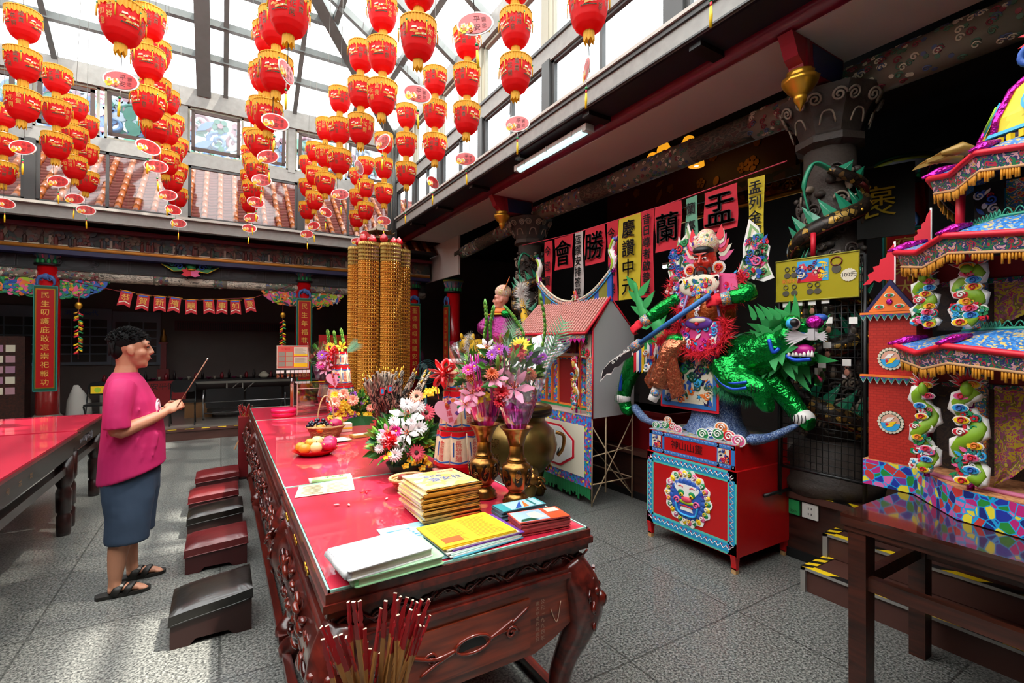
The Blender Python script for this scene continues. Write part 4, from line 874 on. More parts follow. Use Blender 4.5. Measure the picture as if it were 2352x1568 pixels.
# ---------------------------------------------------------------- noodle towers
NOOD = mat('noodle_paper', 'e3cfae', .4, var=.15, vs=60); NBLU = mat('label_blue', '1d56a8', .4); NRED = mat('label_red', 'c8101c', .3, coat=.4)
def noodles(root, z0, z1, r0, r1, n, text):
    for k in range(n):
        a = 2*pi*(k+.5)/n; d = Vec((cos(a), sin(a), 0)); e = Vec((-sin(a), cos(a), 0)); b0 = d*r0*.86+Z*z0; b1 = d*r1*.86+Z*z1; mb = MB(); w0 = r0*pi/n*1.02; w1 = r1*pi/n*1.02; u = (b1-b0)
        def P_(s_, t, o=0): ww = w0+(w1-w0)*t; q = sqrt(max(0, 1-s_*s_)); return b0+u*t+e*ww*s_+d*(r0*.16*q+o)
        def strip(t0, t1, m, o, zig=0, amp=.0):
            mb.m(m); S = [-1, -.8, -.5, 0, .5, .8, 1]
            g = [[P_(s_, t0+zig*abs(s_)*amp, o) for s_ in S], [P_(s_, t1+zig*abs(s_)*amp, o) for s_ in S]]; mb.sheet(g)
        strip(0, 1, NOOD, 0); strip(0, .09, NRED, .0015, -0); strip(.09, .13, NBLU, .002, 1, .05); strip(.80, .84, NBLU, .002, 1, .05); strip(.86, 1, NRED, .0015)
        mb.m(NOOD).tube([P_(1, .05, .004), P_(1, .95, .004)], .004, 5)
        o = P_(0, .46, .003); mb.m(NRED).text(text[k % len(text)], o, e, u.normalized(), u.length*.2, .0005, vertical=u.length*.2)
        mb.m(NBLU).prism([(-.003, 0), (.003, 0), (.003, u.length*.4), (-.003, u.length*.4)], P_(-.55, .3, .002), e, u.normalized(), .0005); mb.build('noodle_pack', root)
def bow(root, c, s, m=None, name='ribbon_bow'):
    mb = MB().m(m or mat('ribbon_red', 'd3101a', .35, coat=.3)); c = Vec(c); rt = _r0; fw = -_f0
    for k in range(9):
        a = k*.7; e = (rt*cos(a)+Z*sin(a)*.9+fw*.5*sin(k*2.1)).normalized(); n_ = e.cross(Vec((.3, .2, 1))).normalized()
        pts = curve([c, c+e*s*.6+n_*s*.25, c+e*s, c+e*s*.6-n_*s*.25, c], 4); mb.tube(pts, s*.14, 6, flat=.12)
    for q in (-1, 1): mb.tube(curve([c, c+rt*q*s*.4-Z*s*.8, c+rt*q*s*.3-Z*s*1.7], 4), s*.14, 6, flat=.12)
    mb.ball(c+fw*s*.2, s*.2, 8, 5); mb.build(name, root)
def heart(root, c, s, ux, uy):
    o = [(.5*16*sin(t)**3/16*s*1.5, (13*cos(t)-5*cos(2*t)-2*cos(3*t)-cos(4*t))/16*s*.9) for t in [2*pi*k/36 for k in range(36)]]
    o.reverse(); mb = MB().m(mat('heart_pink', 'eaa7c4', .4)).prism(o, c, ux, uy, .004); n_ = Vec(ux).cross(Vec(uy)).normalized(); h = mb.build('heart_card', root)
    mb = MB().m(CRIM).text('恭祝萬壽', Vec(c)+n_*.006+Vec(uy)*s*.05, ux, uy, s*.32, .0005, vertical=s*.36)
    for k in range(8): t = -.4+k*.35; mb.m([ORANGE, CRIM, GREEN, PURP][k % 4]); p = Vec(c)+n_*.005+Vec(ux)*(.5*16*sin(t)**3/16*s*1.2)+Vec(uy)*((13*cos(t)-5*cos(2*t)-2*cos(3*t)-cos(4*t))/16*s*.72); mb.disc(p, s*.11, Vec(ux), Vec(uy), .001, 8)
    mb.build('heart_print', h)
root = thing('noodle_tower', (1.165, 2.53, TZ), 'three-tier tower of packed noodles with red bow in a red bucket near the vases', 'offering')
MB().m(NRED).lathe((0, 0, 0), [(.105, 0), (.125, .09), (.13, .092), (.12, .088)], 28).build('red_bucket', root)
MB().m(DGOLD).text('壽', (-.07, -.1, .04), Vec((.82, -.57, 0)), Z, .06, .003).build('bucket_character', root)
noodles(root, .09, .28, .135, .11, 8, ['長發麵', '金壽麵', '長發麵']); noodles(root, .285, .50, .105, .075, 7, ['長壽麵']); noodles(root, .505, .66, .066, .05, 6, ['麵線'])
MB().m(WHITE).cyl((0, 0, .65), .055, .03, 16).build('top_cap', root)
bow(root, (-.10, -.02, .60), .085); heart(root, Vec((-.10, -.10, .40)), .10, Vec((.83, -.5, .25)), Vec((-.22, .1, .97)))
mb = MB().m(mat('sweet_red', 'b02a2c', .45, var=.3, vs=200)).b2((-.045, -.03, 0), (.045, .03, .06)); root = thing('red_tin', (1.055, 2.50-.0, TZ), 'small red printed tin at the foot of the near noodle tower', 'tin', None, rad(-12)); mb.build('body', root)
MB().m(mat('tin_lid', 'c9837a', .45, var=.4, vs=150)).b2((-.047, -.032, .06), (.047, .032, .07)).build('lid', root)
root = thing('noodle_tower', (1.085, 5.30, TZ), 'noodle tower with red bow and flowers on the far part of the middle table', 'offering')
MB().m(NRED).lathe((0, 0, 0), [(.12, 0), (.15, .14), (.155, .145), (.14, .14)], 24).build('red_bucket', root)
noodles(root, .14, .33, .15, .115, 8, ['長發麵']); noodles(root, .335, .52, .105, .08, 7, ['長壽麵']); noodles(root, .525, .68, .07, .055, 6, ['麵線'])
bow(root, (-.1, -.05, .66), .085); heart(root, Vec((-.10, -.14, .40)), .1, Vec((.83, -.5, .25)), Vec((-.22, .1, .97)))
# ---------------------------------------------------------------- arrangements
root = thing('flower_basket', (.97, 2.83, TZ), 'low arrangement of white chrysanthemums, lilies and pink gerberas on the near seam', 'flower arrangement'); oB = Vec((.97, 2.83, TZ))
MB().m(DGREEN).lathe((0, 0, 0), [(.1, 0), (.13, .05), (.12, .055)], 20).build('bowl', root)
foliage(root, (.0, .02, .17), (.19, .14, .14), 620, 28, .075)
for kd, px, py, s_, c_ in (('lily', 936, 955, .085, WHP), ('lily', 935, 995, .06, WHP), ('gerbera', 980, 948, .055, PKG), ('gerbera', 957, 1040, .05, PKG), ('gerbera', 957, 910, .045, PCH), ('chrysanthemum', 963, 985, .055, WHP), ('chrysanthemum', 960, 935, .05, WHP), ('chrysanthemum', 912, 1013, .045, WHP), ('chrysanthemum', 922, 1028, .042, WHP), ('chrysanthemum', 908, 1045, .042, WHP), ('chrysanthemum', 880, 1005, .04, WHP), ('chrysanthemum', 935, 930, .045, WHP), ('chrysanthemum', 905, 967, .035, WHP), ('daisy', 910, 990, .035, MGP), ('carnation', 893, 1010, .05, NRED), ('lily', 890, 992, .04, PKL), ('orchid', 940, 1065, .035, YLP), ('orchid', 978, 1070, .035, YLP), ('orchid', 892, 1047, .025, YLP), ('orchid', 980, 905, .04, YLP), ('orchid', 995, 900, .035, YLP), ('orchid', 985, 1020, .03, YLP), ('orchid', 970, 1055, .03, YLP), ('chrysanthemum', 945, 970, .035, WHP), ('chrysanthemum', 872, 1030, .03, WHP)):
    yy = 2.70+(.10 if py < 960 else -.02 if py > 1030 else .03); flower(root, kd, at(px, py, y=yy)-oB, Vec((-.4, -.85, .35)), s_, c_)
bow(root, at(893, 1012, y=2.7)-oB, .05)
mb = MB().m(LEAFM[1])
for k in range(7): a = k*.9; mb.tube(curve([(0, 0, .06), (.16*cos(a), .12*sin(a)-.03, .12), (.25*cos(a), .19*sin(a)-.05, .05+.03*(k % 3))], 4), [.006]*8+[.001], 5, flat=.3)
mb.build('trailing_leaves', root)
root = thing('flower_basket', (1.12, 4.82, TZ), 'round arrangement of yellow and peach flowers with a large monstera leaf near the far tower', 'flower arrangement'); oB = Vec((1.12, 4.82, TZ))
MB().m(BLACK).lathe((0, 0, 0), [(.1, 0), (.13, .06)], 18).build('bowl', root); foliage(root, (0, 0, .14), (.21, .16, .12), 420, 38, .07)
R = random.Random(4)
for i in range(34):
    px, py = R.uniform(765, 858), R.uniform(905, 962); kd = R.choice(['orchid', 'orchid', 'daisy', 'daisy', 'carnation']); c_ = {'orchid': YLP, 'daisy': R.choice([MGP, PUP, YLP]), 'carnation': R.choice([PCH, YLP])}[kd]
    flower(root, kd, at(px, py, y=4.66+(.1 if py < 930 else 0))-oB, Vec((-.4, -.85, .4)), R.uniform(.03, .05), c_)
for px, py in ((812, 920), (770, 925), (790, 907)): flower(root, 'carnation', at(px, py, y=4.62)-oB, Vec((-.4, -.85, .4)), .055, PCH)
mb = MB().m(mat('monstera', '1f5a2c', .35))
for k in range(9): a = rad(195+k*19); mb.prism([(0, -.012), (.1, -.022), (.15, 0), (.1, .022), (0, .012)], (-.0, -.19, .07), Vec((cos(a)*1.0, -.25, sin(a)*.75)), Vec((-sin(a), 0, cos(a))), .003)
mb.build('monstera_leaf', root)
root = thing('bouquet', (.97, 5.85, TZ+.35), 'pink lily bouquet with gladiolus standing on the donation box', 'bouquet'); oB = Vec((.97, 5.85, TZ+.35))
MB().m(mat('purple_foil', '5a1040', .3, coat=.5)).lathe((0, 0, 0), [(.05, 0), (.075, .1), (.085, .16)], 14).build('wrapped_pot', root)
cellophane(root, [((0, 0, .1), .07), ((0, 0, .25), .12), ((0, 0, .4), .13)], CELL, 'clear_wrap', 25); foliage(root, (0, 0, .25), (.1, .1, .14), 120, 48, .06)
for px, py, kd, c_ in ((745, 828, 'lily', PKL), (752, 838, 'lily', PKL), (740, 815, 'daisy', PUP), (758, 812, 'daisy', PUP), (758, 797, 'gerbera', YLP), (785, 798, 'lily', YLP), (748, 850, 'lily', PKL), (738, 838, 'daisy', MGP)): flower(root, kd, at(px, py, y=5.72)-oB, Vec((-.45, -.8, .4)), .06, c_)
for a_, b_, c_ in (((752, 810), (755, 790), (753, 765)), ((785, 800), (788, 785), (784, 762)), ((762, 805), (770, 790), (768, 768))): gladiolus(root, [at(*q, y=5.8)-oB for q in (a_, b_, c_)], .02)
palm(root, at(790, 815, y=5.8)-oB, at(822, 788, y=5.8)-oB, .05, 14)
# ---------------------------------------------------------------- fruit
ORG = mat('orange_fruit', 'e39a2e', .35, bump=.1, bs=200); PEAR = mat('pear_skin', 'e4c98a', .4); DRAGF = mat('dragon_fruit', 'cf2c62', .35); GRAPE = mat('grape', '16162a', .2, coat=.4); KIWI = mat('kiwi', '8a6a34', .6)
root = thing('red_plate', (.56, 3.56, TZ), 'oval red plastic plate piled with oranges, pears and dragon fruit', 'plate')
MB().m(NRED).lathe((0, 0, 0), [(.09, 0), (.1, .002), (.145, .032), (.15, .036), (.143, .032), (.1, .008), (.02, .006)], 36, sy=.86).build('plate', root)
def fruit(nm, x, y, z, r, m, label, cat, grp=None):
    root = thing(nm, (x, y, z), label, cat, grp)
    if nm == 'dragon_fruit':
        mb = MB().m(m).ball((0, 0, r*.9), (r*1.25, r, r*.95), 16, 10); mb.build('flesh', root); mb = MB()
        for k in range(16):
            a = k*2.4; t = -.7+1.4*k/15; p = Vec((r*1.25*sin(t*1.4), r*cos(t*1.4)*cos(a), r*.9+r*.95*cos(t*1.4)*sin(a))); d = (p-Vec((0, 0, r*.9))).normalized(); mb.m([DRAGF, mat('scale_tip', '8fae3c', .5)][k % 2]); petals(mb, p, d+X*.8, 1, r*.5, r*.14, .5, k)
        mb.build('leafy_scales', root)
    else:
        MB().m(m).lathe((0, 0, 0), [(0.001, 0), (r*.6, r*.12), (r*.95, r*.6), (r, r), (r*.9, r*1.45), (r*.55, r*1.82), (r*.12, r*1.9), (0.001, r*1.86)], 18).build('fruit_body', root)
        MB().m(mat('stem', '6a5a2c', .7)).tube([(0, 0, r*1.85), (r*.08, 0, r*2.15)], r*.06, 5).build('stem', root)
    return root
G = 'fruit on the red plate'
for x, y, z, r, m, nm, lb in ((.49, 3.545, .008, .038, ORG, 'orange', 'front left orange on the red plate'), (.475, 3.62, .008, .037, ORG, 'orange', 'back left orange on the red plate'), (.535, 3.63, .03, .035, ORG, 'orange', 'orange in the middle of the red plate'), (.56, 3.53, .008, .04, PEAR, 'pear', 'front pale pear on the red plate'), (.58, 3.62, .035, .04, PEAR, 'pear', 'upper pale pear resting over the oranges'), (.615, 3.665, .02, .038, PEAR, 'pear', 'rearmost pale pear on the red plate'), (.645, 3.545, .02, .042, DRAGF, 'dragon_fruit', 'front dragon fruit on the red plate'), (.665, 3.62, .028, .042, DRAGF, 'dragon_fruit', 'rear dragon fruit on the red plate')):
    fruit(nm, x, y, TZ+z, r, m, lb, nm.replace('_', ' '))
WICK = wood('wicker', '9a6a3a', 'd3a873', 12, 0, .6, 0)
def basket(name, c, r0, r1, h, label, handle=None, sy=.8, m=WICK):
    root = thing(name, c, label, 'basket'); mb = MB().m(m).lathe((0, 0, 0), [(r0, 0), (r0, .004)], 28, sy=sy)
    for j in range(int(h/.009)):
        t = j*.009/h; r = r0+(r1-r0)*t; mb.tube([(r*(1+.015*(-1)**(k+j))*cos(2*pi*k/36), sy*r*(1+.015*(-1)**(k+j))*sin(2*pi*k/36), j*.009+.004) for k in range(36)], .0055, 5, closed=True)
    mb.tube([(r1*1.03*cos(2*pi*k/40), sy*r1*1.03*sin(2*pi*k/40), h+.003*sin(k*pi)) for k in range(40)], .009, 6, closed=True); mb.build('woven_body', root)
    if handle: MB().m(wood('bamboo_handle', 'b98a58', 'e0bd8c', 8, 2, .5, 0)).tube([(handle[0]*cos(pi*k/16), 0, h*.4+handle[1]*sin(pi*k/16)) for k in range(17)], .012, 8, flat=.5).build('arched_handle', root)
    return root
BKT = Vec((.74, 4.2, TZ)); basket('fruit_basket', BKT, .105, .145, .085, 'wicker fruit basket with a tall arched handle and grapes', (.07, .30))
root = thing('grapes', BKT+Vec((-.06, -.02, .08)), 'bunch of dark grapes heaped in the wicker basket', 'grapes'); R = random.Random(2)
for i in range(34):
    a = R.uniform(0, 6.3); q = R.uniform(0, 1)**.5; MB().m(GRAPE).ball((.085*q*cos(a), .07*q*sin(a), .075*(1-q)*R.uniform(.5, 1.3)+.015), .0145, 8, 6).build('grape', root)
fruit('dragon_fruit', BKT.x+.07, BKT.y-.03, TZ+.06, .045, DRAGF, 'dragon fruit at the right side of the wicker basket', 'dragon fruit')
fruit('dragon_fruit', BKT.x+.10, BKT.y+.05, TZ+.07, .04, mat('dragon_green', 'a8a23c', .4), 'greenish dragon fruit at the back of the wicker basket', 'dragon fruit')
fruit('kiwi', BKT.x+.01, BKT.y-.095, TZ+.055, .026, KIWI, 'brown kiwi at the front rim of the wicker basket', 'kiwi'); fruit('mango', BKT.x-.055, BKT.y-.08, TZ+.045, .035, ORG, 'yellow mango at the front of the wicker basket', 'mango')
BK2 = Vec((.85, 2.46, TZ)); basket('small_basket', BK2, .06, .095, .06, 'small open-weave basket holding red moon blocks behind the magazine stack', None, .85)
for i, (x, y, a) in enumerate(((-.02, -.02, .3), (.02, .01, 1.2), (-.01, .03, 2.2), (.045, -.02, .2))):
    root = thing('moon_block', BK2+Vec((x, y, .03+i*.008)), ['crescent red moon block at the front of the small basket', 'crescent red moon block across the middle of the small basket', 'crescent red moon block at the back of the small basket', 'crescent red moon block at the right side of the small basket'][i], 'moon block', None, a)
    MB().m(mat('moon_block_red', '8a3232', .35)).tube(curve([(-.045, -.012, .008), (-.015, .008, .012), (.015, .008, .012), (.045, -.012, .008)], 4), [.002, .008, .012, .014, .015, .016, .016, .016, .015, .014, .012, .008, .002], 8).build('block', root)
# snack packs, boxes
def pack(c, w, d, h, rz, m, label, m2=None, txt=None):
    root = thing('snack_pack', c, label, 'snack pack', None, rz); mb = MB().m(m); N = 6
    for sg in (1, -1):
        g = [[(-w/2+w*i/N, -d/2+d*j/N, h/2+sg*h/2*sin(pi*i/N)**.5*sin(pi*j/N)**.5) for i in range(N+1)] for j in range(N+1)]; mb.sheet(g)
    mb.build('wrapper', root)
    if m2: MB().m(m2).box((0, 0, h*.96), (w*.5, d*.6, h*.12)).build('printed_label', root)
pack((.80, 3.93, TZ), .17, .11, .022, rad(10), mat('cracker_wrap', 'e6cfb0', .25, coat=.6), 'clear bag of rice crackers in front of the wicker basket', WHITE)
pack((.66, 3.98, TZ), .08, .09, .03, rad(-10), mat('yellow_wrap', 'e8c03a', .25, coat=.6), 'small yellow snack bag left of the rice crackers', WHITE)
root = thing('paper_box', (.93, 4.36, TZ), 'flat cream paper box at the right of the wicker basket', 'box'); MB().m(CREAM).b2((-.05, -.04, 0), (.05, .04, .07)).m(YEL).b2((-.051, -.041, .025), (.051, .041, .035)).build('carton', root)
root = thing('candy_box', (1.0, 4.05, TZ), 'flat golden box of sweets lying beside the cracker bag', 'box', None, rad(8)); MB().m(mat('box_gold', 'c79a4c', .35)).b2((-.09, -.05, 0), (.09, .05, .018)).build('box', root); MB().m(CREAM).b2((-.07, -.035, .018), (.07, .035, .0195)).build('box_label', root)
root = thing('round_box', (.565, 5.58, TZ), 'round hot pink plastic box on the far end of the tables', 'box'); MB().m(mat('hot_pink', 'e0145c', .3, coat=.4)).lathe((0, 0, 0), [(.115, 0), (.12, .045)], 30).build('tub', root); MB().m(mat('hot_pink')).lathe((0, 0, .045), [(.123, 0), (.125, .03), (.118, .031)], 30).m(mat('lid_clear', 'e8b8c0', .2)).cyl((0, 0, .07), .116, .004, 30).build('lid', root)
# donation box
root = thing('donation_box', (.89, 5.72, TZ), 'clear acrylic donation box full of banknotes on the far table', 'box'); AC = glass('acrylic', (.93, .92, .93), .72, .04)
for nm, a, c in (('panel', (-.2, -.16, 0), (.2, -.154, .33)), ('panel', (-.2, .154, 0), (.2, .16, .33)), ('panel', (-.2, -.154, 0), (-.194, .154, .33)), ('panel', (.194, -.154, 0), (.2, .154, .33)), ('lid', (-.205, -.165, .33), (.205, .165, .338))): MB().m(AC).b2(a, c).build(nm, root)
mb = MB().m(mat('acrylic_edge', 'd9b3a4', .2, coat=.6))
for x in (-.2, .2):
    for y in (-.16, .16): mb.b2((x-.003, y-.003, 0), (x+.003, y+.003, .335))
mb.tube([(-.2, -.16, .28), (.2, -.16, .28)], .003, 4); mb.m(YEL).b2((-.06, -.02, .3385), (.1, .0, .341)); mb.build('edges', root)
R = random.Random(6); mb = MB()
for i in range(26): mb.m(R.choice([WHITE, PCH, PKG, CREAM, mat('note_pink', 'd58a90', .6)])).box((R.uniform(-.15, .15), R.uniform(-.11, .11), R.uniform(.005, .07)), (.1, .06, .004), R.uniform(0, 3))
root2 = thing('banknotes', (.89, 5.72, TZ+.006), 'heap of folded pink and white notes inside the clear donation box', 'banknotes'); stuff(mb.build('notes', root2)); root2['kind'] = 'stuff'
# keychain sign on its stand, wooden wand
root = thing('wooden_wand', (.735, 6.42, TZ), 'brown wooden rod standing upright at the far end before the keychain sign', 'rod'); MB().m(wood('rod_wood', '7a3a1c', 'a85a2e', 8, 2, .3, .4)).cyl((0, 0, 0), .018, .27, 10).build('shaft', root); MB().m(glass('plastic_sleeve', (.9, .88, .85), .8)).cyl((0, 0, .24), .024, .1, 10, .012).build('clear_cap', root)
root = thing('keychain_sign', (.77, 6.62, 0), 'framed price board with yellow text panels standing over hanging keychains', 'sign')
MB().m(BLACK).b2((-.02, .02, 0), (.02, .05, 1.32)).b2((-.2, -.1, 0), (.2, .18, .03)).build('stand', root)
mb = MB().m(mat('frame_silver', 'c8b9a8', .3)).prism([(-.185, 1.30), (.185, 1.30), (.185, 1.59), (-.185, 1.59)], (0, .02, 0), X, Z, .02); sb = mb.build('board', root)
mb = MB().m(mat('board_salmon', 'cf5a4c', .5)).prism([(-.175, 1.31), (.175, 1.31), (.175, 1.58), (-.175, 1.58)], (0, -.001, 0), X, Z, .001)
pr = lambda m, a, c: mb.m(m).prism([(a[0], a[1]), (c[0], a[1]), (c[0], c[1]), (a[0], c[1])], (0, -.003, 0), X, Z, .001)
for y0 in (1.33, 1.395, 1.455): pr(mat('photo_grey', '8d8a7c', .5), (-.165, y0), (-.09, y0+.055)); pr(mat('photo_grey2', 'a39a80', .5), (-.08, y0), (-.005, y0+.055))
pr(CREAM, (.01, 1.481), (.168, 1.57)); pr(YEL, (.01, 1.46), (.168, 1.48)); pr(CREAM, (.01, 1.366), (.168, 1.445)); pr(YEL, (.01, 1.32), (.168, 1.365)); mb.m(CRIM).text('平安符', (-.085, -.005, 1.545), X, Z, .035)
mb.m(mat('print_grey', '8d7a55', .7))
for k in range(7): mb.b2((.02, -.0055, 1.49+k*.011), (.155-.02*(k % 3), -.005, 1.493+k*.011)); mb.b2((.02, -.0055, 1.375+k*.009), (.155-.02*(k % 2), -.005, 1.378+k*.009))
mb.build('printed_panels', sb)
MB().m(BLACK).tube([(-.19, 0, 1.285), (.19, 0, 1.285)], .006, 6).build('hook_rail', root)
def charm(c, label, group, colr, rz=0, s=1):
    root = thing('keychain_packet', c, label, 'keychain packet', group, rz); MB().m(WHITE).b2((-.02*s, -.002, -.035*s), (.02*s, .002, 0)).build('card', root)
    MB().m(glass('packet_clear', (.92, .88, .86), .7)).b2((-.02*s, -.006, -.1*s), (.02*s, .006, -.035*s)).build('clear_pouch', root); MB().m(colr).ball((0, 0, -.07*s), (.014*s, .005, .018*s), 10, 6).tube([(.009*s*cos(k*.7), 0, -.045*s+.009*s*sin(k*.7)) for k in range(9)], .0015, 4).build('charm', root)
for i in range(8): charm((.60+i*.047+(i > 1)*.02, 6.61, 1.28), 'packaged wooden charm hanging under the price board by the donation box', 'charms under the price board', mat('charm_brown', 'b5653c', .4))
# ---------------------------------------------------------------- box of dragon incense
root = thing('incense_box', (1.22, 4.02, TZ), 'square dark red box holding thick dragon-wrapped incense', 'box'); 
for a, c in (((-.09, -.09, 0), (.09, -.08, .16)), ((-.09, .08, 0), (.09, .09, .16)), ((-.09, -.08, 0), (-.08, .08, .16)), ((.08, -.08, 0), (.09, .08, .16))): MB().m(mat('box_dark_red', '3a0a10', .3, coat=.4)).b2(a, c).build('side_panel', root)
DRW = pattern('dragon_wrap', ['241d18', '9c8672', '1a1512', 'b09a86', '6d5a4a', '2c2420'], 16, 'noise', .5, stretch=(1, 1, .6))
def dragon_stick(L):
    root = thing('dragon_incense', (0, 0, 0), 'thick dragon-wrapped incense stick with gold tip in the dark red box', 'incense stick', 'dragon incense in the red box')
    MB().m(DRW).tube([(0, 0, L*t) for t in (.18, .5, .8, .92)], [.010, .015, .014, .012], 8).m(BLACK).tube([(.016*cos(k*.6), .016*sin(k*.6), L*(.2+.7*k/30)) for k in range(31)], .0035, 4).build('wrapped_body', root)
    MB().m(GOLD).tube([(0, 0, L*.91), (0, 0, L*.94), (0, 0, L*.97), (0, 0, L)], [.008, .013, .006, .003], 6).ball((0, .006, L*.9), .008, 6, 4).build('gold_tip', root); MB().m(NRED).b2((-.012, -.004, 0), (.012, .004, L*.19)).build('red_foot', root); return root
proto = dragon_stick(.5); R = random.Random(9); n = 0
for i in range(34):
    px, py = (R.uniform(828, 990), 0); py = 850+abs(px-905)**1.3*.035+R.uniform(-14, 16); tp = at(px, py, y=4.02+R.uniform(-.12, .16)); b0 = Vec((1.22+R.uniform(-.06, .06), 4.02+R.uniform(-.06, .06), TZ+.02)); d = (tp-b0)
    o = proto if i == 0 else copy_tree(proto); o.rotation_euler = d.to_track_quat('Z', 'Y').to_euler(); o.location = tp-d.normalized()*.5 if d.length > .5 else b0
mb = None
for i, (px, py) in enumerate(((878, 898), (896, 893))):
    root = thing('paper_tag', at(px, py, y=3.9), ['red paper tag with blue print hung among the dragon incense', 'second red tag with a blue picture among the dragon incense'][i], 'tag'); MB().m(CRIM).b2((-.018, 0, -.03), (.018, .002, .03)).m(SKYB).b2((-.012, -.001, -.022), (.012, 0, .018)).build('card', root)
# ---------------------------------------------------------------- golden light tower
TC = Vec((2.02, 7.2, 0)); root = thing('light_tower', TC, 'tall golden tower of clustered niche columns topped by red peaches and a small pavilion', 'light tower')
GT = mat('tower_gold', 'dc9a38', .3, metal=.4); GT2 = mat('tower_gold_pale', 'b39448', .4, metal=.35); NR = mat('niche_red', '7a1c0c', .4); NB_ = mat('niche_brown', '8a5c40', .5)  # pale upper tiers get a brown niche colour, lower tiers a red one
def niche_column(zb, zs, zt, r, n=24):
    mb = MB(); rows = []
    z = zb; dz = .054
    while z < zt-1e-6:
        pale = z >= zs; rows += [(z, r+.012, 'b'), (z+dz*.22, r+.016, 'b'), (z+dz*.34, r, 'n'), (z+dz*.9, r, 'e')]; z += dz
    rows.append((zt, r+.012, 'b')); K = n*2; vs = []
    for zz, rr_, k in rows:
        for i in range(K):
            q = rr_ if k == 'b' else rr_+(.012 if i % 2 else -.012); vs.append((q*cos(2*pi*(i+.0)/K), q*sin(2*pi*i/K), zz))
    o = len(mb.v); mb.m(GT)
    for j in range(len(rows)-1):
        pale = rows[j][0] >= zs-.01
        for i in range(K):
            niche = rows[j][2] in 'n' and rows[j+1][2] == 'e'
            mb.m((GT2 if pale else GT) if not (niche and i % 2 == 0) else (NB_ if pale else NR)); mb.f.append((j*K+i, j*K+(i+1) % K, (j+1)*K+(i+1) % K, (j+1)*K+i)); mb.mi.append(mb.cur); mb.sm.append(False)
    mb.v = [tuple(v) for v in vs]
    mb.m(GT2).cyl((0, 0, zt), r+.01, .01, 24)
    if True:
        mb.m(GT)
        z = zb
        while z < zs-.03:
            for i in range(n): a = 2*pi*(2*i+.5)/K; mb.lathe(((r+.006)*cos(a), (r+.006)*sin(a), z+.02), [(.0, 0), (.011, .004), (.009, .022), (.004, .03)], 5)
            z += .054
    return mb
va = atan2(TC.y, TC.x)
cm = None
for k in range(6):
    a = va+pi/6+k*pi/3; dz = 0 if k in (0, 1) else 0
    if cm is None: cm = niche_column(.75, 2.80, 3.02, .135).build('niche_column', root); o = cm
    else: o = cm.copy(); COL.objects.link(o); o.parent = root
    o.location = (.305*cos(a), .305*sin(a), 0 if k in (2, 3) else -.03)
MB().m(DRED).lathe((0, 0, 0), [(.55, 0), (.55, .1), (.48, .14), (.48, .68), (.54, .72)], 24).build('pedestal', root)
MB().m(GT).lathe((0, 0, 3.0), [(.2, 0), (.2, .05), (.16, .06), (.15, .1)], 24).build('upper_drum', root)
PEACH = mat('peach_lamp', 'c81322', .25, coat=.6)
for k in range(7):
    a = va+pi+(k-3)*.55+.2; p = Vec((.29*cos(a), .29*sin(a), 3.02+.03*(k % 2)))
    MB().m(DGOLD).cyl(p, .02, .03, 10).m(PEACH).lathe(p+Z*.03, [(.02, 0), (.05, .02), (.06, .05), (.05, .085), (.025, .115), (.002, .135)], 14).build('peach_lamp', root)
mb = MB().m(DRED)
for k in range(6): a = k*pi/3; mb.tube([(.09*cos(a), .09*sin(a), 3.1), (.09*cos(a), .09*sin(a), 3.29)], .008, 5)
mb.m(mat('pavilion_roof', '6d5a3c', .5)).lathe((0, 0, 3.28), [(.2, 0), (.15, .025), (.07, .08), (.03, .14), (.012, .16)], 6, smooth=False).lathe((0, 0, 3.16), [(.24, 0), (.17, .02), (.1, .05)], 6, smooth=False).m(GOLD).ball((0, 0, 3.46), .02, 8, 5)
for k in range(6):
    a = k*pi/3; mb.m(mat('pavilion_roof')).tube([(.2*cos(a), .2*sin(a), 3.28), (.235*cos(a), .235*sin(a), 3.31)], [.012, .003], 5).m(CRIM).ball((.26*cos(a), .26*sin(a), 3.15), .012, 6, 4)
mb.build('pavilion', root)
# ---------------------------------------------------------------- bronze censer
root = thing('bronze_censer', (2.62, 4.2, 0), 'huge bronze incense burner with raised characters standing on curled feet behind the vases', 'censer')
MB().m(BRZG).lathe((0, 0, 0), [(.1, .30), (.26, .34), (.36, .46), (.395, .60), (.36, .74), (.3, .80), (.27, .84), (.27, .88), (.33, .90), (.335, .98), (.31, 1.0), (.28, .99), (.24, .93), (.1, .91)], 44).build('body', root)
MB().m(BRZD).lathe((0, 0, 0), [(.337, .905), (.34, .935), (.33, .94), (.34, .945), (.34, .975)], 44).build('rim_band', root)
MB().m(mat('ash', '8d8470', .9)).cyl((0, 0, .90), .25, .04, 24).build('ash_bed', root)
va2 = atan2(-4.2, -2.62)
for i, ch in enumerate('國調順安泰'):
    a = va2+[-.05, -.62, -.62, .55, .0][i]; zz = [.62, .66, .52, .62, .48][i]; d = Vec((cos(a), sin(a), 0)); e = Vec((-sin(a), cos(a), 0))
    if i in (3, 4): continue
    MB().m(BRZ).text(ch, d*(.397 if abs(zz-.6) < .05 else .385)+Z*zz, e, Z, .11, .008).build('raised_character', root)
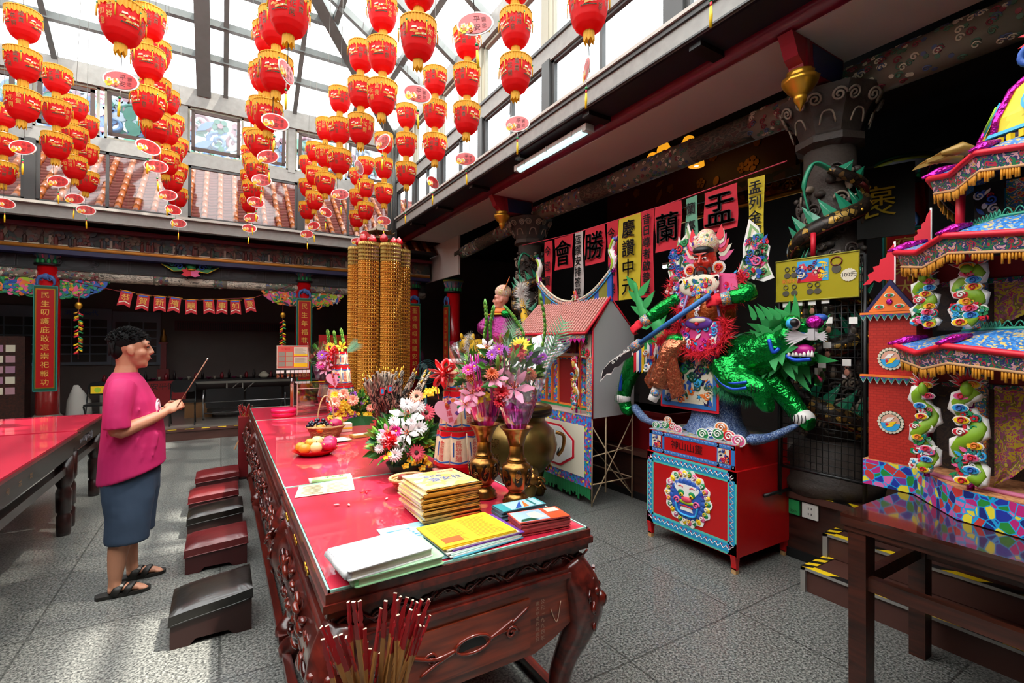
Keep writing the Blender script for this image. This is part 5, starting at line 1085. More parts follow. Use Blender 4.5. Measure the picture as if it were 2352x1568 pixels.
for k in range(3):
    a = va2+.35+k*2*pi/3; d = Vec((cos(a), sin(a), 0))
    mb = MB().m(BRZG).tube([d*r_+Z*z_ for r_, z_ in ((.25, .42), (.33, .33), (.32, .2), (.28, .12), (.30, .06), (.35, .02))], [.09, .09, .06, .05, .06, .07], 10); mb.m(BRZ).ball(d*.4+Z*.34, (.05, .05, .06), 10, 6)
    e = Vec((-d.y, d.x, 0))
    for q in (-1, 1): mb.spiral(d*.40+e*q*.06+Z*.30, e*q, Z, .06, .014, 1.5, .01).spiral(d*.36+e*q*.03+Z*.06, e*q, Z, .05, .014, 1.4, .01)
    mb.build('lion_foot', root)
for sd in (-1, 1):
    e = Vec((sin(va2), -cos(va2), 0))*sd; MB().m(BRZ).tube(curve([e*.38+Z*.72, e*.46+Z*.68, e*.45+Z*.55, e*.40+Z*.48], 5), .018, 8).build('side_dragon', root)
# ---------------------------------------------------------------- the man with incense
def loft(mb, rings, n=20, cap=True):
    """elliptical rings (cx, cy, z, rx, ry[, tilt]) lofted upward"""
    vs = []
    for r in rings:
        cx_, cy_, z, rx, ry = r[:5]; t = r[5] if len(r) > 5 else 0
        for i in range(n): a = 2*pi*i/n; vs.append((cx_+rx*cos(a), cy_+ry*sin(a), z+t*rx*cos(a)))
    fs = [(j*n+i, j*n+(i+1) % n, (j+1)*n+(i+1) % n, (j+1)*n+i) for j in range(len(rings)-1) for i in range(n)]
    if cap: fs += [tuple(reversed(range(n))), tuple((len(rings)-1)*n+i for i in range(n))]
    return mb.add(vs, fs, True)
def fused(mb, name, parent, voxel=.006, smooth=4):
    """weld the overlapping limbs into one continuous skin"""
    o = mb.build(name); md = o.modifiers.new('r', 'REMESH'); md.mode = 'VOXEL'; md.voxel_size = voxel; md.use_smooth_shade = True
    s_ = o.modifiers.new('s', 'SMOOTH'); s_.iterations = smooth; s_.factor = .5
    bpy.context.view_layer.update(); dg = bpy.context.evaluated_depsgraph_get(); me = bpy.data.meshes.new_from_object(o.evaluated_get(dg)); o.modifiers.clear(); o.data = me; me.name = name
    o.parent = parent; return o
def limb(mb, pts, rs, n=12): mb.tube(curve(pts, 4), [rs[min(i//4, len(rs)-1)]+(rs[min(i//4+1, len(rs)-1)]-rs[min(i//4, len(rs)-1)])*(i % 4)/4 for i in range(4*(len(pts)-1)+1)], n)
def hand(mb, W, d, n, k=1.0):
    d = Vec(d).normalized(); n = Vec(n); n = (n-d*n.dot(d)).normalized(); s_ = d.cross(n).normalized()
    if s_.z < 0: s_ = -s_
    W = Vec(W); R3 = Mat((tuple(d), tuple(s_), tuple(n))).transposed()
    mb.ball(W+d*.045*k, (.052*k, .038*k, .017*k), 12, 8, R3); mb.tube([W-d*.02, W+d*.03*k], [.024, .026*k], 10)
    for i, (o, l) in enumerate(((.027, .95), (.009, 1.05), (-.009, 1.0), (-.026, .8))):
        p0 = W+d*.085*k+s_*o*k; p1 = p0+(d*.024-n*.012)*l*k; p2 = p1+(-n*.026+d*.004)*l*k; p3 = p2+(-d*.022-n*.004)*l*k
        mb.tube([p0-d*.03*k, p0, p1, p2, p3], [.0095*k, .0095*k, .009*k, .0082*k, .0065*k], 8).ball(p3, .0068*k, 8, 5)
    t0 = W+d*.02*k+s_*.03*k; mb.tube([t0, t0+d*.028*k+s_*.016*k-n*.008*k, t0+d*.052*k+s_*.008*k-n*.02*k, t0+d*.072*k-s_*.004*k-n*.024*k], [.014*k, .0115*k, .0095*k, .007*k], 8)
def head(mb, c, k=1.0, nose=1.0):
    c = Vec(c); B = lambda x, y, z, a, b_, e, r=None: mb.ball(c+Vec((x, y, z))*k, (a*k, b_*k, e*k), 14, 10, r)
    B(-.012, 0, .03, .098, .078, .098); B(.015, 0, -.03, .078, .068, .085); B(.035, 0, -.085, .05, .05, .042); B(.062, 0, -.105, .022, .028, .02)
    B(.072, 0, .035, .022, .058, .03)
    for q in (-1, 1): B(.048, q*.043, -.025, .032, .026, .03); B(-.002, q*.079, -.01, .022, .009, .034, Mat.Rotation(-.2, 3, 'Y')); B(.078, q*.03, .022, .014, .026, .009)
    mb.tube([c+Vec(p)*k for p in ((.086, 0, .025), (.098, 0, 0), (.108*nose, 0, -.022), (.098, 0, -.032))], [.010*k, .011*k, .0135*k, .009*k], 8)
    for q in (-1, 1): B(.096, q*.013, -.026, .011, .009, .008)
    B(.088, 0, -.055, .013, .024, .0065); B(.085, 0, -.068, .013, .021, .007); B(.078, 0, -.045, .016, .03, .014)
SKIN = mat('skin', 'b97f62', .5, var=.06, vs=20); HAIR = mat('hair_black', '0a0808', .8, spec=.2); PINKS = mat('pink_tshirt', 'b40f58', .75, bump=.25, bs=7); DEN = mat('denim_shorts', '27374c', .8, bump=.3, bs=9, var=.15, vs=6)
man = thing('person', (-.51, 4.05, 0), 'man in pink T-shirt, blue shorts and black sandals standing with clasped hands at left', 'person', None, rad(3))
mb = MB().m(SKIN); head(mb, (-.0, 0, 1.575), 1.0)
limb(mb, [(-.035, 0, 1.56), (-.03, 0, 1.47), (-.035, 0, 1.38)], [.058, .056, .075]); loft(mb, [(-.0, 0, .78, .14, .17), (0, 0, .95, .15, .165), (0, 0, 1.1, .14, .165), (-.01, 0, 1.25, .12, .17), (-.03, 0, 1.34, .09, .16), (-.035, 0, 1.41, .05, .08)])
limb(mb, [(-.04, -.17, 1.34), (-.05, -.215, 1.22), (-.055, -.235, 1.07), (.04, -.19, 1.095), (.13, -.145, 1.13), (.185, -.105, 1.155)], [.055, .05, .044, .043, .034, .025])
limb(mb, [(-.03, .17, 1.34), (-.02, .215, 1.22), (.0, .225, 1.08), (.08, .15, 1.1), (.15, .075, 1.135), (.19, .03, 1.155)], [.055, .05, .044, .042, .034, .025])
hand(mb, (.185, -.105, 1.157), (.75, .42, .42), (-.25, -.95, .35), .95); hand(mb, (.195, .03, 1.158), (.8, -.35, .42), (.2, .95, .2), .95)
for q, fx, y in ((-1, -.055, -.1), (1, .02, .13)):
    limb(mb, [(.0, y*.85, .82), (-.01, y, .6), (-.005, y, .45), (-.03+fx*.4, y, .30), (-.02+fx*.9, y, .10), (-.015+fx, y, .05)], [.1, .08, .058, .058, .036, .034])
    mb.tube([(fx-.05, y, .045), (fx+.02, y, .05), (fx+.1, y*1.0, .032), (fx+.135, y, .024)], [.032, .034, .03, .018], 10, flat=.75)
    for t in range(5): tx = fx+.15-.009*abs(t-1); ty = y+(t-2)*.016; mb.tube([(fx+.11, y+(t-2)*.014, .028), (tx, ty, .022)], [.012, .0095 if t else .012], 7).ball((tx, ty, .022), .010, 7, 5)
body = fused(mb, 'body', man)
mb = MB()
for q in (-1, 1): mb.m(WHITE).ball((.084, q*.031, 1.583), (.006, .011, .0045), 10, 6).m(BLACK).ball((.087, q*.031, 1.583), (.004, .006, .0045), 8, 5).m(HAIR).tube([(.088, q*.014, 1.607), (.09, q*.032, 1.613), (.074, q*.054, 1.604)], [.003, .005, .002], 6).tube([(.09, q*.018, 1.588), (.091, q*.032, 1.591), (.08, q*.046, 1.586)], .0022, 5)
mb.m(mat('lip', '9a4c48', .5)).tube([(.094, -.02, 1.5135), (.1005, 0, 1.514), (.094, .02, 1.5135)], [.001, .0035, .001], 5); mb.build('face_features', man)
mb = MB().m(HAIR); R = random.Random(21)
mb.ball((-.026, 0, 1.628), (.105, .083, .082), 16, 10); mb.ball((-.066, 0, 1.578), (.052, .07, .078), 14, 10)
for i in range(800):
    a = R.uniform(0, 2*pi); t = R.uniform(.0, 1.5); d = Vec((cos(a)*sin(t), sin(a)*sin(t), cos(t)))
    p = Vec((-.026+d.x*.1, d.y*.08, 1.622+d.z*.085))
    if p.x > .05 and p.z < 1.635 or p.x > .0 and p.z < 1.60: continue
    e = (d+Vec((.2, R.uniform(-.3, .3), R.uniform(-.1, .4)))).normalized(); L = R.uniform(.012, .028); mb.tube([p, p+e*L*.6, p+e*L+Vec((.006, 0, -.003))], [.004, .003, .0008], 4)
for i in range(120):
    a = R.uniform(2.1, 4.18); z = R.uniform(1.55, 1.61); p = Vec((-.055+.064*cos(a), .079*sin(a), z)); mb.tube([p+Z*.02, p+Vec((cos(a)*.004, sin(a)*.004, -.02))], [.006, .001], 4)
mb.build('hair', man)
mb = MB().m(PINKS); loft(mb, [(.005, 0, .755, .185, .215, .32), (.005, 0, .80, .182, .212, .25), (.008, 0, .9, .178, .208, .1), (.012, 0, 1.0, .172, .203), (.008, 0, 1.12, .160, .20), (-.008, 0, 1.24, .14, .203), (-.025, 0, 1.32, .12, .19), (-.032, 0, 1.375, .098, .145), (-.035, 0, 1.41, .075, .09), (-.035, 0, 1.425, .068, .075)], 28)
for q, x2, y2 in ((-1, -.055, -.235), (1, -.01, .235)): limb(mb, [(-.035, q*.13, 1.345), (-.045, q*.19, 1.28), (x2, y2*.97, 1.17), (x2, y2, 1.085)], [.075, .075, .07, .074])
R = random.Random(5)
for i in range(26):
    z = R.uniform(.82, 1.15); a = R.uniform(-2.6, -.7); x, y = .176*cos(a), .206*sin(a); mb.tube([(x, y, z), (x*1.01+.02, y*1.01, z+.06), (x*.99+.03, y*.98, z+.13)], [.002, .005, .002], 5)
fused(mb, 'tshirt', man, .009, 5)
mb = MB().m(mat('shirt_print', 'e9c9d3', .7))
for k, (dz, r_) in enumerate(((.0, .05), (0, .034), (.075, .02))):
    pts = []
    for i in range(25):
        a = 2*pi*i/24; yy = -.045+r_*.9*cos(a); zz = 1.17-dz+r_*1.35*sin(a)*(.5 if k == 2 else 1); pts.append((-.004+.162*sqrt(max(0, 1-(yy/.205)**2))-(zz-1.12)*.11, yy, zz))
    mb.tube(pts, .005, 5, closed=True)
mb.build('chest_print', man)
mb = MB().m(DEN); loft(mb, [(0, 0, .64, .15, .18), (.0, 0, .75, .16, .19), (0, 0, .88, .155, .18)], 24)
for y, x in ((-.095, -.01), (.105, .01)): loft(mb, [(x, y, .335, .118, .105), (x-.002, y, .36, .119, .106), (x+.005, y, .5, .122, .107), (x+.005, y*.95, .62, .14, .105), (x, y*.9, .76, .145, .1)], 20)
fused(mb, 'shorts', man, .009, 4)
SAN = mat('sandal_black', '17130f', .5)
for fx, y in ((-.055, -.1), (.02, .13)):
    mb = MB().m(SAN); o = [(fx-.10, -.032), (fx-.115, 0), (fx-.10, .034), (fx+.0, .04), (fx+.09, .05), (fx+.15, .035), (fx+.17, 0), (fx+.15, -.038), (fx+.08, -.05), (fx, -.04)]
    o = [(p.x, p.y) for p in curve([Vec((a_, b_, 0)) for a_, b_ in o+o[:1]], 4)][:-1]
    mb.prism(o, (0, y, 0), X, Y, .022); sd_ = mb.build('sandal', man); mb = MB().m(SAN)
    for x0, x1, w_ in ((fx-.02, fx+.03, .024), (fx+.04, fx+.075, .02)): mb.tube([(x0, y-.046, .018), (x0+.02, y-.04, .055), ((x0+x1)/2+.02, y, .078 if x0 < fx+.03 else .066), (x1, y+.04, .055), (x1-.01, y+.046, .018)], w_*.3, 8, flat=3.2, up=(1, 0, 0))
    mb.m(mat('logo_grey', 'b5b0a8', .4)).ball((fx+.02, y-.036, .07), (.012, .004, .009), 8, 5); mb.build('strap', sd_)
p0, p1 = Vec((-.51+.235, 4.05-.075, 1.15)), Vec((-.082, 3.955, 1.512))
root = thing('incense_stick', p0, 'single long incense stick held upright in the standing man\'s hands', 'incense stick'); MB().m(mat('incense_brown', '8a5a44', .7)).tube([(0, 0, 0), p1-p0], .0035, 6).m(mat('incense_ash', 'c9c2ba', .8)).tube([(p1-p0)*.97, p1-p0], .004, 6).build('stick', root)
# ---------------------------------------------------------------- festival paper figures
CRIS = [CRIM, BLUE, GREEN, YEL, PINK, WHITE, SKYB, PURP, TEAL]
MOSB = pattern('mosaic_blue', ['2f7fd0', '1f3f9a', 'd0408a', '2f9a5a', '2f7fd0', 'e8d23a', '7a3f9a', '2f7fd0', 'c83a3a'], 45, 'voronoi', .45)
FLOR = pattern('floral_print', ['c83a6a', 'ece0c8', '3f8a5a', '3a6ac0', 'e8b03a', 'c8322a', '8a4a9a'], 40, 'noise', .5)
FUR = mat('red_fur', 'd60f28', .8); GFUR = mat('green_fur', '0f6e42', .8); FOILG = mat('green_foil', '068a34', .22, metal=.75, bump=.9, bs=26); FOILC = mat('copper_foil', 'b5694a', .25, metal=.8, bump=.8, bs=26); FOILO = mat('orange_pleats', 'b5541a', .4, metal=.3, bump=.6, bs=40)
FOILM = mat('magenta_foil', 'c0189a', .25, metal=.7, bump=.9, bs=40); LEAFT = mat('green_gauze', '4fc873', .5, trans=.4); BFOIL = pattern('blue_crumple', ['16294f', '23447a', '8fa6c8', '1a3566', '3f62a0', 'c5d0e0'], 60, 'noise', .45, bump=.6)
FACER = mat('red_face', 'c22814', .3, coat=.4); BLUEL = mat('blue_line', '1f55d0', .35, metal=.3)
def fur(mb, pts, n, L, m, seed=1, spread=.6, dirn=None):
    R = random.Random(seed); C = curve(pts, 6); mb.m(m)
    for i in range(int(n*1.7)):
        p = C[R.randrange(len(C))]+Vec((R.uniform(-.012, .012),)*3); d = Vec((R.uniform(-1, 1), R.uniform(-1, 1), R.uniform(-1, 1)))*spread+(Vec(dirn) if dirn else Vec((0, 0, 0))); d.normalize()
        s_ = d.orthogonal()*L*.04; q = L*R.uniform(.6, 1.2); t = d.cross(s_); mb.add([p-s_, p+s_, p+t, p+d*q], [(0, 1, 3), (1, 2, 3), (2, 0, 3)])
def flame(mb, c, d, L, w, m, nz, bend=0, th=.004):
    """a flame- or leaf-shaped cut sheet"""
    c = Vec(c); d = Vec(d).normalized(); nz = Vec(nz); s_ = nz.cross(d).normalized(); o = []
    S = [(0, .5), (.25, 1), (.5, .8), (.75, .45), (1, .0)]
    for t, k in S: o.append((t*L, w*k*.5+bend*L*t*t))
    for t, k in reversed(S[:-1]): o.append((t*L, -w*k*.5+bend*L*t*t))
    mb.m(m).prism(list(reversed(o)) if s_.cross(d).dot(nz) > 0 else o, c, d, s_, th)
# pedestal box
root = thing('paper_pedestal', (3.435, 2.5, 0), 'red paper pedestal box with a blue lion face, carrying the green beast', 'pedestal')
RS = mat('red_silk', 'b80a0e', .4, bump=.25, bs=5, coat=.15); a, c, d, e = -.335, .335, -.42, .42
MB().m(RS).b2((a+.02, d+.02, .72), (c, e-.015, .905)).build('upper_box', root); MB().m(RS).b2((a+.01, d, .12), (c, e, .725)).build('lower_box', root)
MB().m(pattern('blossom_top', ['8fa6b8', 'c9b06a', '5f8a72', 'b07a92', '7f95a8'], 55, 'voronoi', .6)).b2((a+.02, d+.02, .905), (c, e-.015, .91)).build('patterned_top', root)
BX = mat('bare_wood', 'b58a5a', .6)
for sx in (a+.03, c-.03):
    for sy in (d+.03, e-.03): MB().m(RS).prism([(-.03, .13), (.03, .13), (.018, .07), (.018, .03), (-.018, .03), (-.018, .07)], (sx, sy+.02, 0), X, Z, .04).m(BX).box((sx, sy, .02), (.036, .036, .04)).build('foot', root)
ZIG = mat('zigzag_blue', '1d8fc0', .5); KEYB = mat('key_blue', '2f6fb5', .5); TEALB = mat('border_teal', '4fb8a8', .5)
fx = a+.0095
def fp(mb, m, y0, z0, y1, z1, o=0.0, th=.002): mb.m(m).prism([(-y0, z0), (-y1, z0), (-y1, z1), (-y0, z1)] if y0 > y1 else [(-y1, z0), (-y0, z0), (-y0, z1), (-y1, z1)], (fx-o, 0, 0), -Y, Z, th)
mb = MB()
for y0, z0, y1, z1 in ((e-.005, .125, d+.005, .215), (e-.005, .64, d+.005, .72), (e-.005, .125, e-.075, .72), (d+.075, .125, d+.005, .72)): fp(mb, TEALB, y0, z0, y1, z1)
for y0, z0, y1, z1 in ((e-.018, .14, d+.018, .20), (e-.018, .655, d+.018, .705), (e-.018, .14, e-.062, .705), (d+.062, .14, d+.018, .705)): fp(mb, ZIG, y0, z0, y1, z1, .001)
N = 24
def zig(p, q, n, amp, nrm, m, w, o):
    p, q, nrm = Vec(p), Vec(q), Vec(nrm); mb.m(m).tube([p+(q-p)*i/n+nrm*amp*(-1)**i+Vec((-o, 0, 0)) for i in range(n+1)], w, 4)
for p, q, nr in (((fx, e-.04, .17), (fx, d+.04, .17), Z), ((fx, e-.04, .68), (fx, d+.04, .68), Z), ((fx, e-.04, .17), (fx, e-.04, .68), Y), ((fx, d+.04, .17), (fx, d+.04, .68), Y)):
    n = int((Vec(q)-Vec(p)).length/.022); zig(p, q, n, .013, nr, WHITE, .004, .003)
    for i in range(0, n, 2): mb.m(mat('fan_maroon', '8a3a6a', .5)).disc(Vec(p)+(Vec(q)-Vec(p))*(i+.5)/n-X*.004+Vec(nr)*.014, .008, -Y, Z, .002, 7)
mb.build('zigzag_border', root)
mb = MB(); fx = a+.0195
for y0, z0, y1, z1 in ((e-.02, .73, d+.025, .76), (e-.02, .87, d+.025, .90), (e-.02, .73, e-.05, .90), (d+.055, .73, d+.025, .90), (e-.16, .73, e-.18, .90), (d+.17, .73, d+.15, .90)): fp(mb, KEYB, y0, z0, y1, z1)
for k in range(24):
    y = e-.05-k*.032
    for z in (.745, .885): mb.m(mat('key_pale', 'a9c8e8', .5)).tube([(fx-.003, y, z-.007), (fx-.003, y, z+.007), (fx-.003, y-.02, z+.007), (fx-.003, y-.02, z-.002), (fx-.003, y-.01, z-.002)], .0016, 4)
for y in (e-.105, d+.11): fp(mb, CREAM, y+.052, .765, y-.038, .866, .001); ornament(mb, (fx-.004, y+.007, .815), -Y, Z, .075, .08, [BLUE, ORANGE, CRIM, INDIGO], 16, 3, .002, .03)
mb.build('key_border', root); MB().m(BLACK).text('神山山靈', (fx-.002, .02, .815), -Y, Z, .075, .001).build('black_lettering', root)
fx = a+.0095; mb = MB(); o = Vec((fx-.003, 0, .43)); LW = lambda px, pz: o+Vec((0, -px, pz))
rim = [(.215*(1+.05*cos(14*t))*cos(t), .215*(1+.05*cos(14*t))*sin(t)) for t in [2*pi*k/84 for k in range(84)]]
mb.m(WHITE).prism(rim, o, -Y, Z, .004)
for k in range(26):
    t = 2*pi*k/26; mb.m([GREEN, YEL, PINK][k % 3]).ball(LW(.185*cos(t), .185*sin(t))-X*.004, (.008, .028, .02), 8, 5, Mat.Rotation(-t, 3, 'X')); mb.m(WHITE if k % 2 else YEL).spiral(LW(.178*cos(t), .178*sin(t))-X*.012, -Y, Z, .016, .003, 1.2, .002)
for k in range(22): t = 2*pi*k/22; mb.m(BLUE).ball(LW(.145*cos(t), .135*sin(t)-.01)-X*.004, (.01, .026, .026), 8, 5)
mb.m(BLUE).prism([(.14*cos(t), .13*sin(t)-.01) for t in [2*pi*k/30 for k in range(30)]], o-X*.004, -Y, Z, .006).m(WHITE).prism([(.115*cos(t), .048*sin(t)+.068+.012*cos(2*t)) for t in [2*pi*k/24 for k in range(24)]], o-X*.01, -Y, Z, .003)
for q in (-1, 1):
    mb.m(GREEN).ball(LW(q*.05, .035)-X*.01, (.008, .034, .026), 10, 6).m(YEL).ball(LW(q*.047, .02)-X*.014, (.008, .019, .017), 10, 6).m(BLACK).ball(LW(q*.047, .02)-X*.021, (.004, .007, .008), 8, 5).m(CRIM).tube([LW(q*.03, .08)-X*.014, LW(q*.055, .09)-X*.014, LW(q*.075, .08)-X*.014], .003, 5)
    mb.m(PINK).spiral(LW(q*.09, -.035)-X*.014, -Y*q, Z, .03, .007, 1.3, .004).m(PURP).prism([(q*.13, .05), (q*.19, .07), (q*.145, .02)][::q], o-X*.008, -Y, Z, .004)
mb.m(PKG).ball(LW(0, -.012)-X*.012, (.014, .05, .024), 12, 7).m(LIME).ball(LW(0, -.032)-X*.01, (.01, .075, .018), 12, 6).m(WHITE).prism([(-.05, -.07), (.05, -.07), (.06, -.1), (-.06, -.1)][::-1], o-X*.01, -Y, Z, .003).m(CRIM).tube([LW(-.06, -.066)-X*.014, LW(0, -.062)-X*.014, LW(.06, -.066)-X*.014], .005, 5).m(SKYB).tube(curve([LW(-.1, -.05)-X*.012, LW(-.08, -.12)-X*.012, LW(0, -.135)-X*.012, LW(.08, -.12)-X*.012, LW(.1, -.05)-X*.012], 4), .009, 6)
mb.build('lion_face_emblem', root)
# clouds on the pedestal and crumpled blue rock
root = thing('paper_rock', (3.45, 2.5, .91), 'crumpled blue foil rock with paper clouds under the green beast', 'rock')
mb = MB().m(BFOIL); R = random.Random(8); rings = []
for z, r in ((0, .24), (.06, .2), (.14, .17), (.25, .16), (.36, .17), (.45, .18)): rings.append([Vec(((r*(1+R.uniform(-.12, .12)))*cos(t), (r*1.15*(1+R.uniform(-.12, .12)))*sin(t), z+R.uniform(-.015, .015))) for t in [2*pi*k/18 for k in range(18)]])
mb.sheet([r+[r[0]] for r in rings]); mb.build('foil_core', root)
for y, x, s_ in ((.30, -.24, 1), (-.22, -.27, 1.3)):
    mb = MB()
    for k, (dy, dz, m) in enumerate(((.05, .03, BLUE), (-.02, .075, ORANGE), (-.07, .035, CRIM), (.0, .035, GREEN), (.1, .02, GREEN), (-.13, .02, PINK))): mb.m(WHITE).disc((x-.002*k, y+dy*s_, dz*s_), .045*s_, -Y, Z, .003, 12, .035*s_).m(m).disc((x-.003-.002*k, y+dy*s_, dz*s_), .038*s_, -Y, Z, .003, 12, .028*s_).m(WHITE).spiral((x-.008-.002*k, y+dy*s_, dz*s_), -Y, Z, .024*s_, .004*s_, 1.5, .002)
    mb.build('paper_cloud', root)
for p, q in (((-.05, .85, .05), (-.1, .35, 0)), ((-.0, -.52, .08), (-.15, -.38, -.02))): pass
MB().m(BFOIL).tube(curve([(-.0, .90, .10), (-.06, .72, .02), (-.1, .52, .0), (-.15, .36, .03)], 4), [.04]*5+[.03]*6+[.02]*2, 8).build('foil_twist', root); MB().m(BFOIL).tube(curve([(-.0, -.66, .16), (-.08, -.5, .05), (-.2, -.40, .025)], 4), [.01, .02, .025, .03, .03, .035, .04, .04, .02], 8).build('foil_twist', root)
# green beast
root = thing('paper_beast', (3.45, 2.5, 1.36), 'green foil lion-dragon beast with flaming mane striding to the right on the pedestal', 'paper beast'); oB = Vec((3.45, 2.5, 1.36))
def W_(x, y, z): return Vec((x, y, z))-oB
mb = MB().m(FOILG); limb(mb, [W_(3.46, 3.27, 1.55), W_(3.46, 3.05, 1.56), W_(3.46, 2.75, 1.55), W_(3.45, 2.45, 1.54), W_(3.44, 2.2, 1.53), W_(3.43, 2.05, 1.58), W_(3.42, 1.93, 1.65)], [.11, .14, .15, .16, .19, .16, .13])
limb(mb, [W_(3.42, 3.2, 1.56), W_(3.40, 3.36, 1.42), W_(3.40, 3.46, 1.24), W_(3.41, 3.5, 1.1), W_(3.41, 3.47, .99), W_(3.41, 3.40, .97)], [.13, .1, .075, .065, .06, .045]); limb(mb, [W_(3.55, 3.15, 1.5), W_(3.58, 3.05, 1.3), W_(3.58, 3.2, 1.2), W_(3.58, 3.1, 1.08)], [.11, .08, .06, .05])
limb(mb, [W_(3.33, 2.3, 1.46), W_(3.27, 2.22, 1.36), W_(3.25, 2.1, 1.34), W_(3.25, 2.0, 1.30), W_(3.26, 1.97, 1.21), W_(3.25, 1.92, 1.2)], [.15, .11, .09, .075, .06, .045]); limb(mb, [W_(3.5, 2.15, 1.45), W_(3.5, 2.0, 1.3), W_(3.5, 1.9, 1.18), W_(3.49, 1.83, 1.1), W_(3.48, 1.77, 1.07)], [.13, .09, .07, .065, .05])
for p, r in ((W_(3.42, 1.88, 1.66), (.12, .14, .14)), (W_(3.42, 1.79, 1.73), (.11, .1, .08)), (W_(3.42, 1.73, 1.69), (.08, .09, .05)), (W_(3.42, 1.80, 1.52), (.08, .1, .05)), (W_(3.33, 1.83, 1.78), (.05, .07, .05)), (W_(3.33, 1.87, 1.68), (.05, .06, .06))): mb.ball(p, r, 12, 8)
fused(mb, 'foil_body', root, .012, 3)
mb = MB().m(BLUEL)
for off in (0, .04): mb.tube(curve([W_(3.27, 2.33+off, 1.52), W_(3.2, 2.28+off, 1.40-off*.3), W_(3.17, 2.18, 1.345-off), W_(3.17, 2.05, 1.36-off)], 5), .011, 6); mb.tube(curve([W_(3.32, 3.3+off, 1.48), W_(3.325, 3.42+off*.6, 1.32), W_(3.335, 3.47+off*.5, 1.17)], 5), .01, 6)
mb.tube(curve([W_(3.29, 1.96, 1.66), W_(3.29, 1.93, 1.57), W_(3.31, 1.9, 1.6)], 4), .014, 6).tube([W_(3.31, 1.82, 1.70), W_(3.33, 1.74, 1.69)], .016, 6); mb.build('blue_stripes', root)
mb = MB(); cM = W_(3.43, 1.95, 1.62); R = random.Random(3)
for ring, (rad_, L, n, xo) in enumerate(((.13, .24, 15, .06), (.09, .19, 13, -.02), (.06, .13, 9, -.09))):
    for k in range(n):
        t = rad(25)+rad(310)*k/(n-1)+ring*.1; dv = Vec((-.12-.1*ring, cos(t)*-1 if 0 else -cos(t), sin(t))); tip = (k % 2)
        flame(mb, cM+Vec((xo, -cos(t)*rad_, sin(t)*rad_)), dv, L*(1 if not tip else .8), .075, LEAFT, (-1, 0, 0), .25*(-1)**k)
for k in range(5): flame(mb, W_(3.36-.02*k, 1.86+.05*k, 1.80), Vec((-.2, .3-.15*k+.3, 1)), .12, .05, LEAFT, (-1, 0, 0), .3)
mb.build('flame_mane', root)
mb = MB()
for k in range(8): t = k/7; p = W_(3.5, 3.2+.22*t**.8, 1.75+.42*t); flame(mb, p, Vec((0, .5+.5*(k % 2), -.2+.8*t)) if k % 2 else Vec((0, -.45, .25)), .2, .09, LEAFT, (-1, 0, 0), .25*(-1)**k, .006)
mb.m(LEAFT).tube(curve([W_(3.5, 3.12, 1.62), W_(3.5, 3.16, 1.8), W_(3.5, 3.32, 1.9), W_(3.5, 3.40, 2.05), W_(3.5, 3.46, 2.24)], 5), [.07]*6+[.06]*6+[.045]*4+[.03]*4+[.01], 8, flat=.4); mb.build('leafy_tail', root)
mb = MB(); e0 = W_(3.285, 1.79, 1.765); mb.m(WHITE).ball(e0, .042, 12, 8).m(SKYB).ball(e0+Vec((-.014, .004, 0)), .036, 10, 7).m(BLACK).ball(e0+Vec((-.022, -.018, .004)), .03, 10, 7); mb.m(WHITE).ball(W_(3.47, 1.75, 1.765), .04, 10, 7); mb.build('eye', root)
MB().m(FOILM).ball(W_(3.36, 1.69, 1.775), (.05, .055, .045), 12, 8).m(BLUE).ball(W_(3.38, 1.67, 1.80), (.04, .05, .03), 10, 6).build('foil_nose', root)
mb = MB()
for sd in (-1, 1):
    for k in range(10): flame(mb, W_(3.33+.0*sd, 1.69, 1.71-.006*k), Vec((-.3, sd*(1 if sd > 0 else -1)*0+(.9 if sd > 0 else -.9), -.5+.12*k-.1)), .17 if sd > 0 else .12, .03, mat('whisker_grey', 'b9b3b6', .6), (-1, .2, 0), .1*(-1)**k)
mb.m(mat('whisker_grey')).b2(tuple(W_(3.31, 1.67, 1.655)), tuple(W_(3.36, 1.71, 1.73))); mb.build('whiskers', root)
mb = MB().m(MAG).ball(W_(3.36, 1.77, 1.59), (.05, .08, .04), 12, 7).m(WHITE)
for k in range(7): mb.lathe(W_(3.325+.004*(k % 2), 1.84-.025*k, 1.545), [(.013, 0), (.01, .02), (.001, .045)], 7)
mb.m(BLUEL).tube(curve([W_(3.33, 1.86, 1.55), W_(3.325, 1.80, 1.52), W_(3.33, 1.70, 1.53)], 4), .014, 6); mb.build('mouth', root)
mb = MB()
for p, ax in ((W_(3.405, 3.5, 1.09), Z), (W_(3.25, 2.02, 1.315), -Y), (W_(3.49, 1.83, 1.11), -Y)):
    mb.m(WHITE).ball(p, (.075, .072, .065), 12, 8).m(BLACK)
    for k in range(5): mb.tube(curve([p+Vec((-.074, .05-.025*k, .03)), p+Vec((-.078, .045-.025*k, 0)), p+Vec((-.072, .052-.025*k, -.03))], 3), .003, 4)
mb.build('white_cuffs', root)
mb = MB(); fur(mb, [W_(3.42, 3.42, 1.35), W_(3.42, 3.52, 1.2), W_(3.42, 3.55, 1.05)], 160, .08, GFUR, 2, .5, (0, .9, 0)); fur(mb, [W_(3.3, 2.5, 1.36), W_(3.26, 2.3, 1.28), W_(3.3, 2.1, 1.25)], 220, .09, GFUR, 3, .5, (-.2, -.2, -.9)); mb.build('green_fur_trim', root)
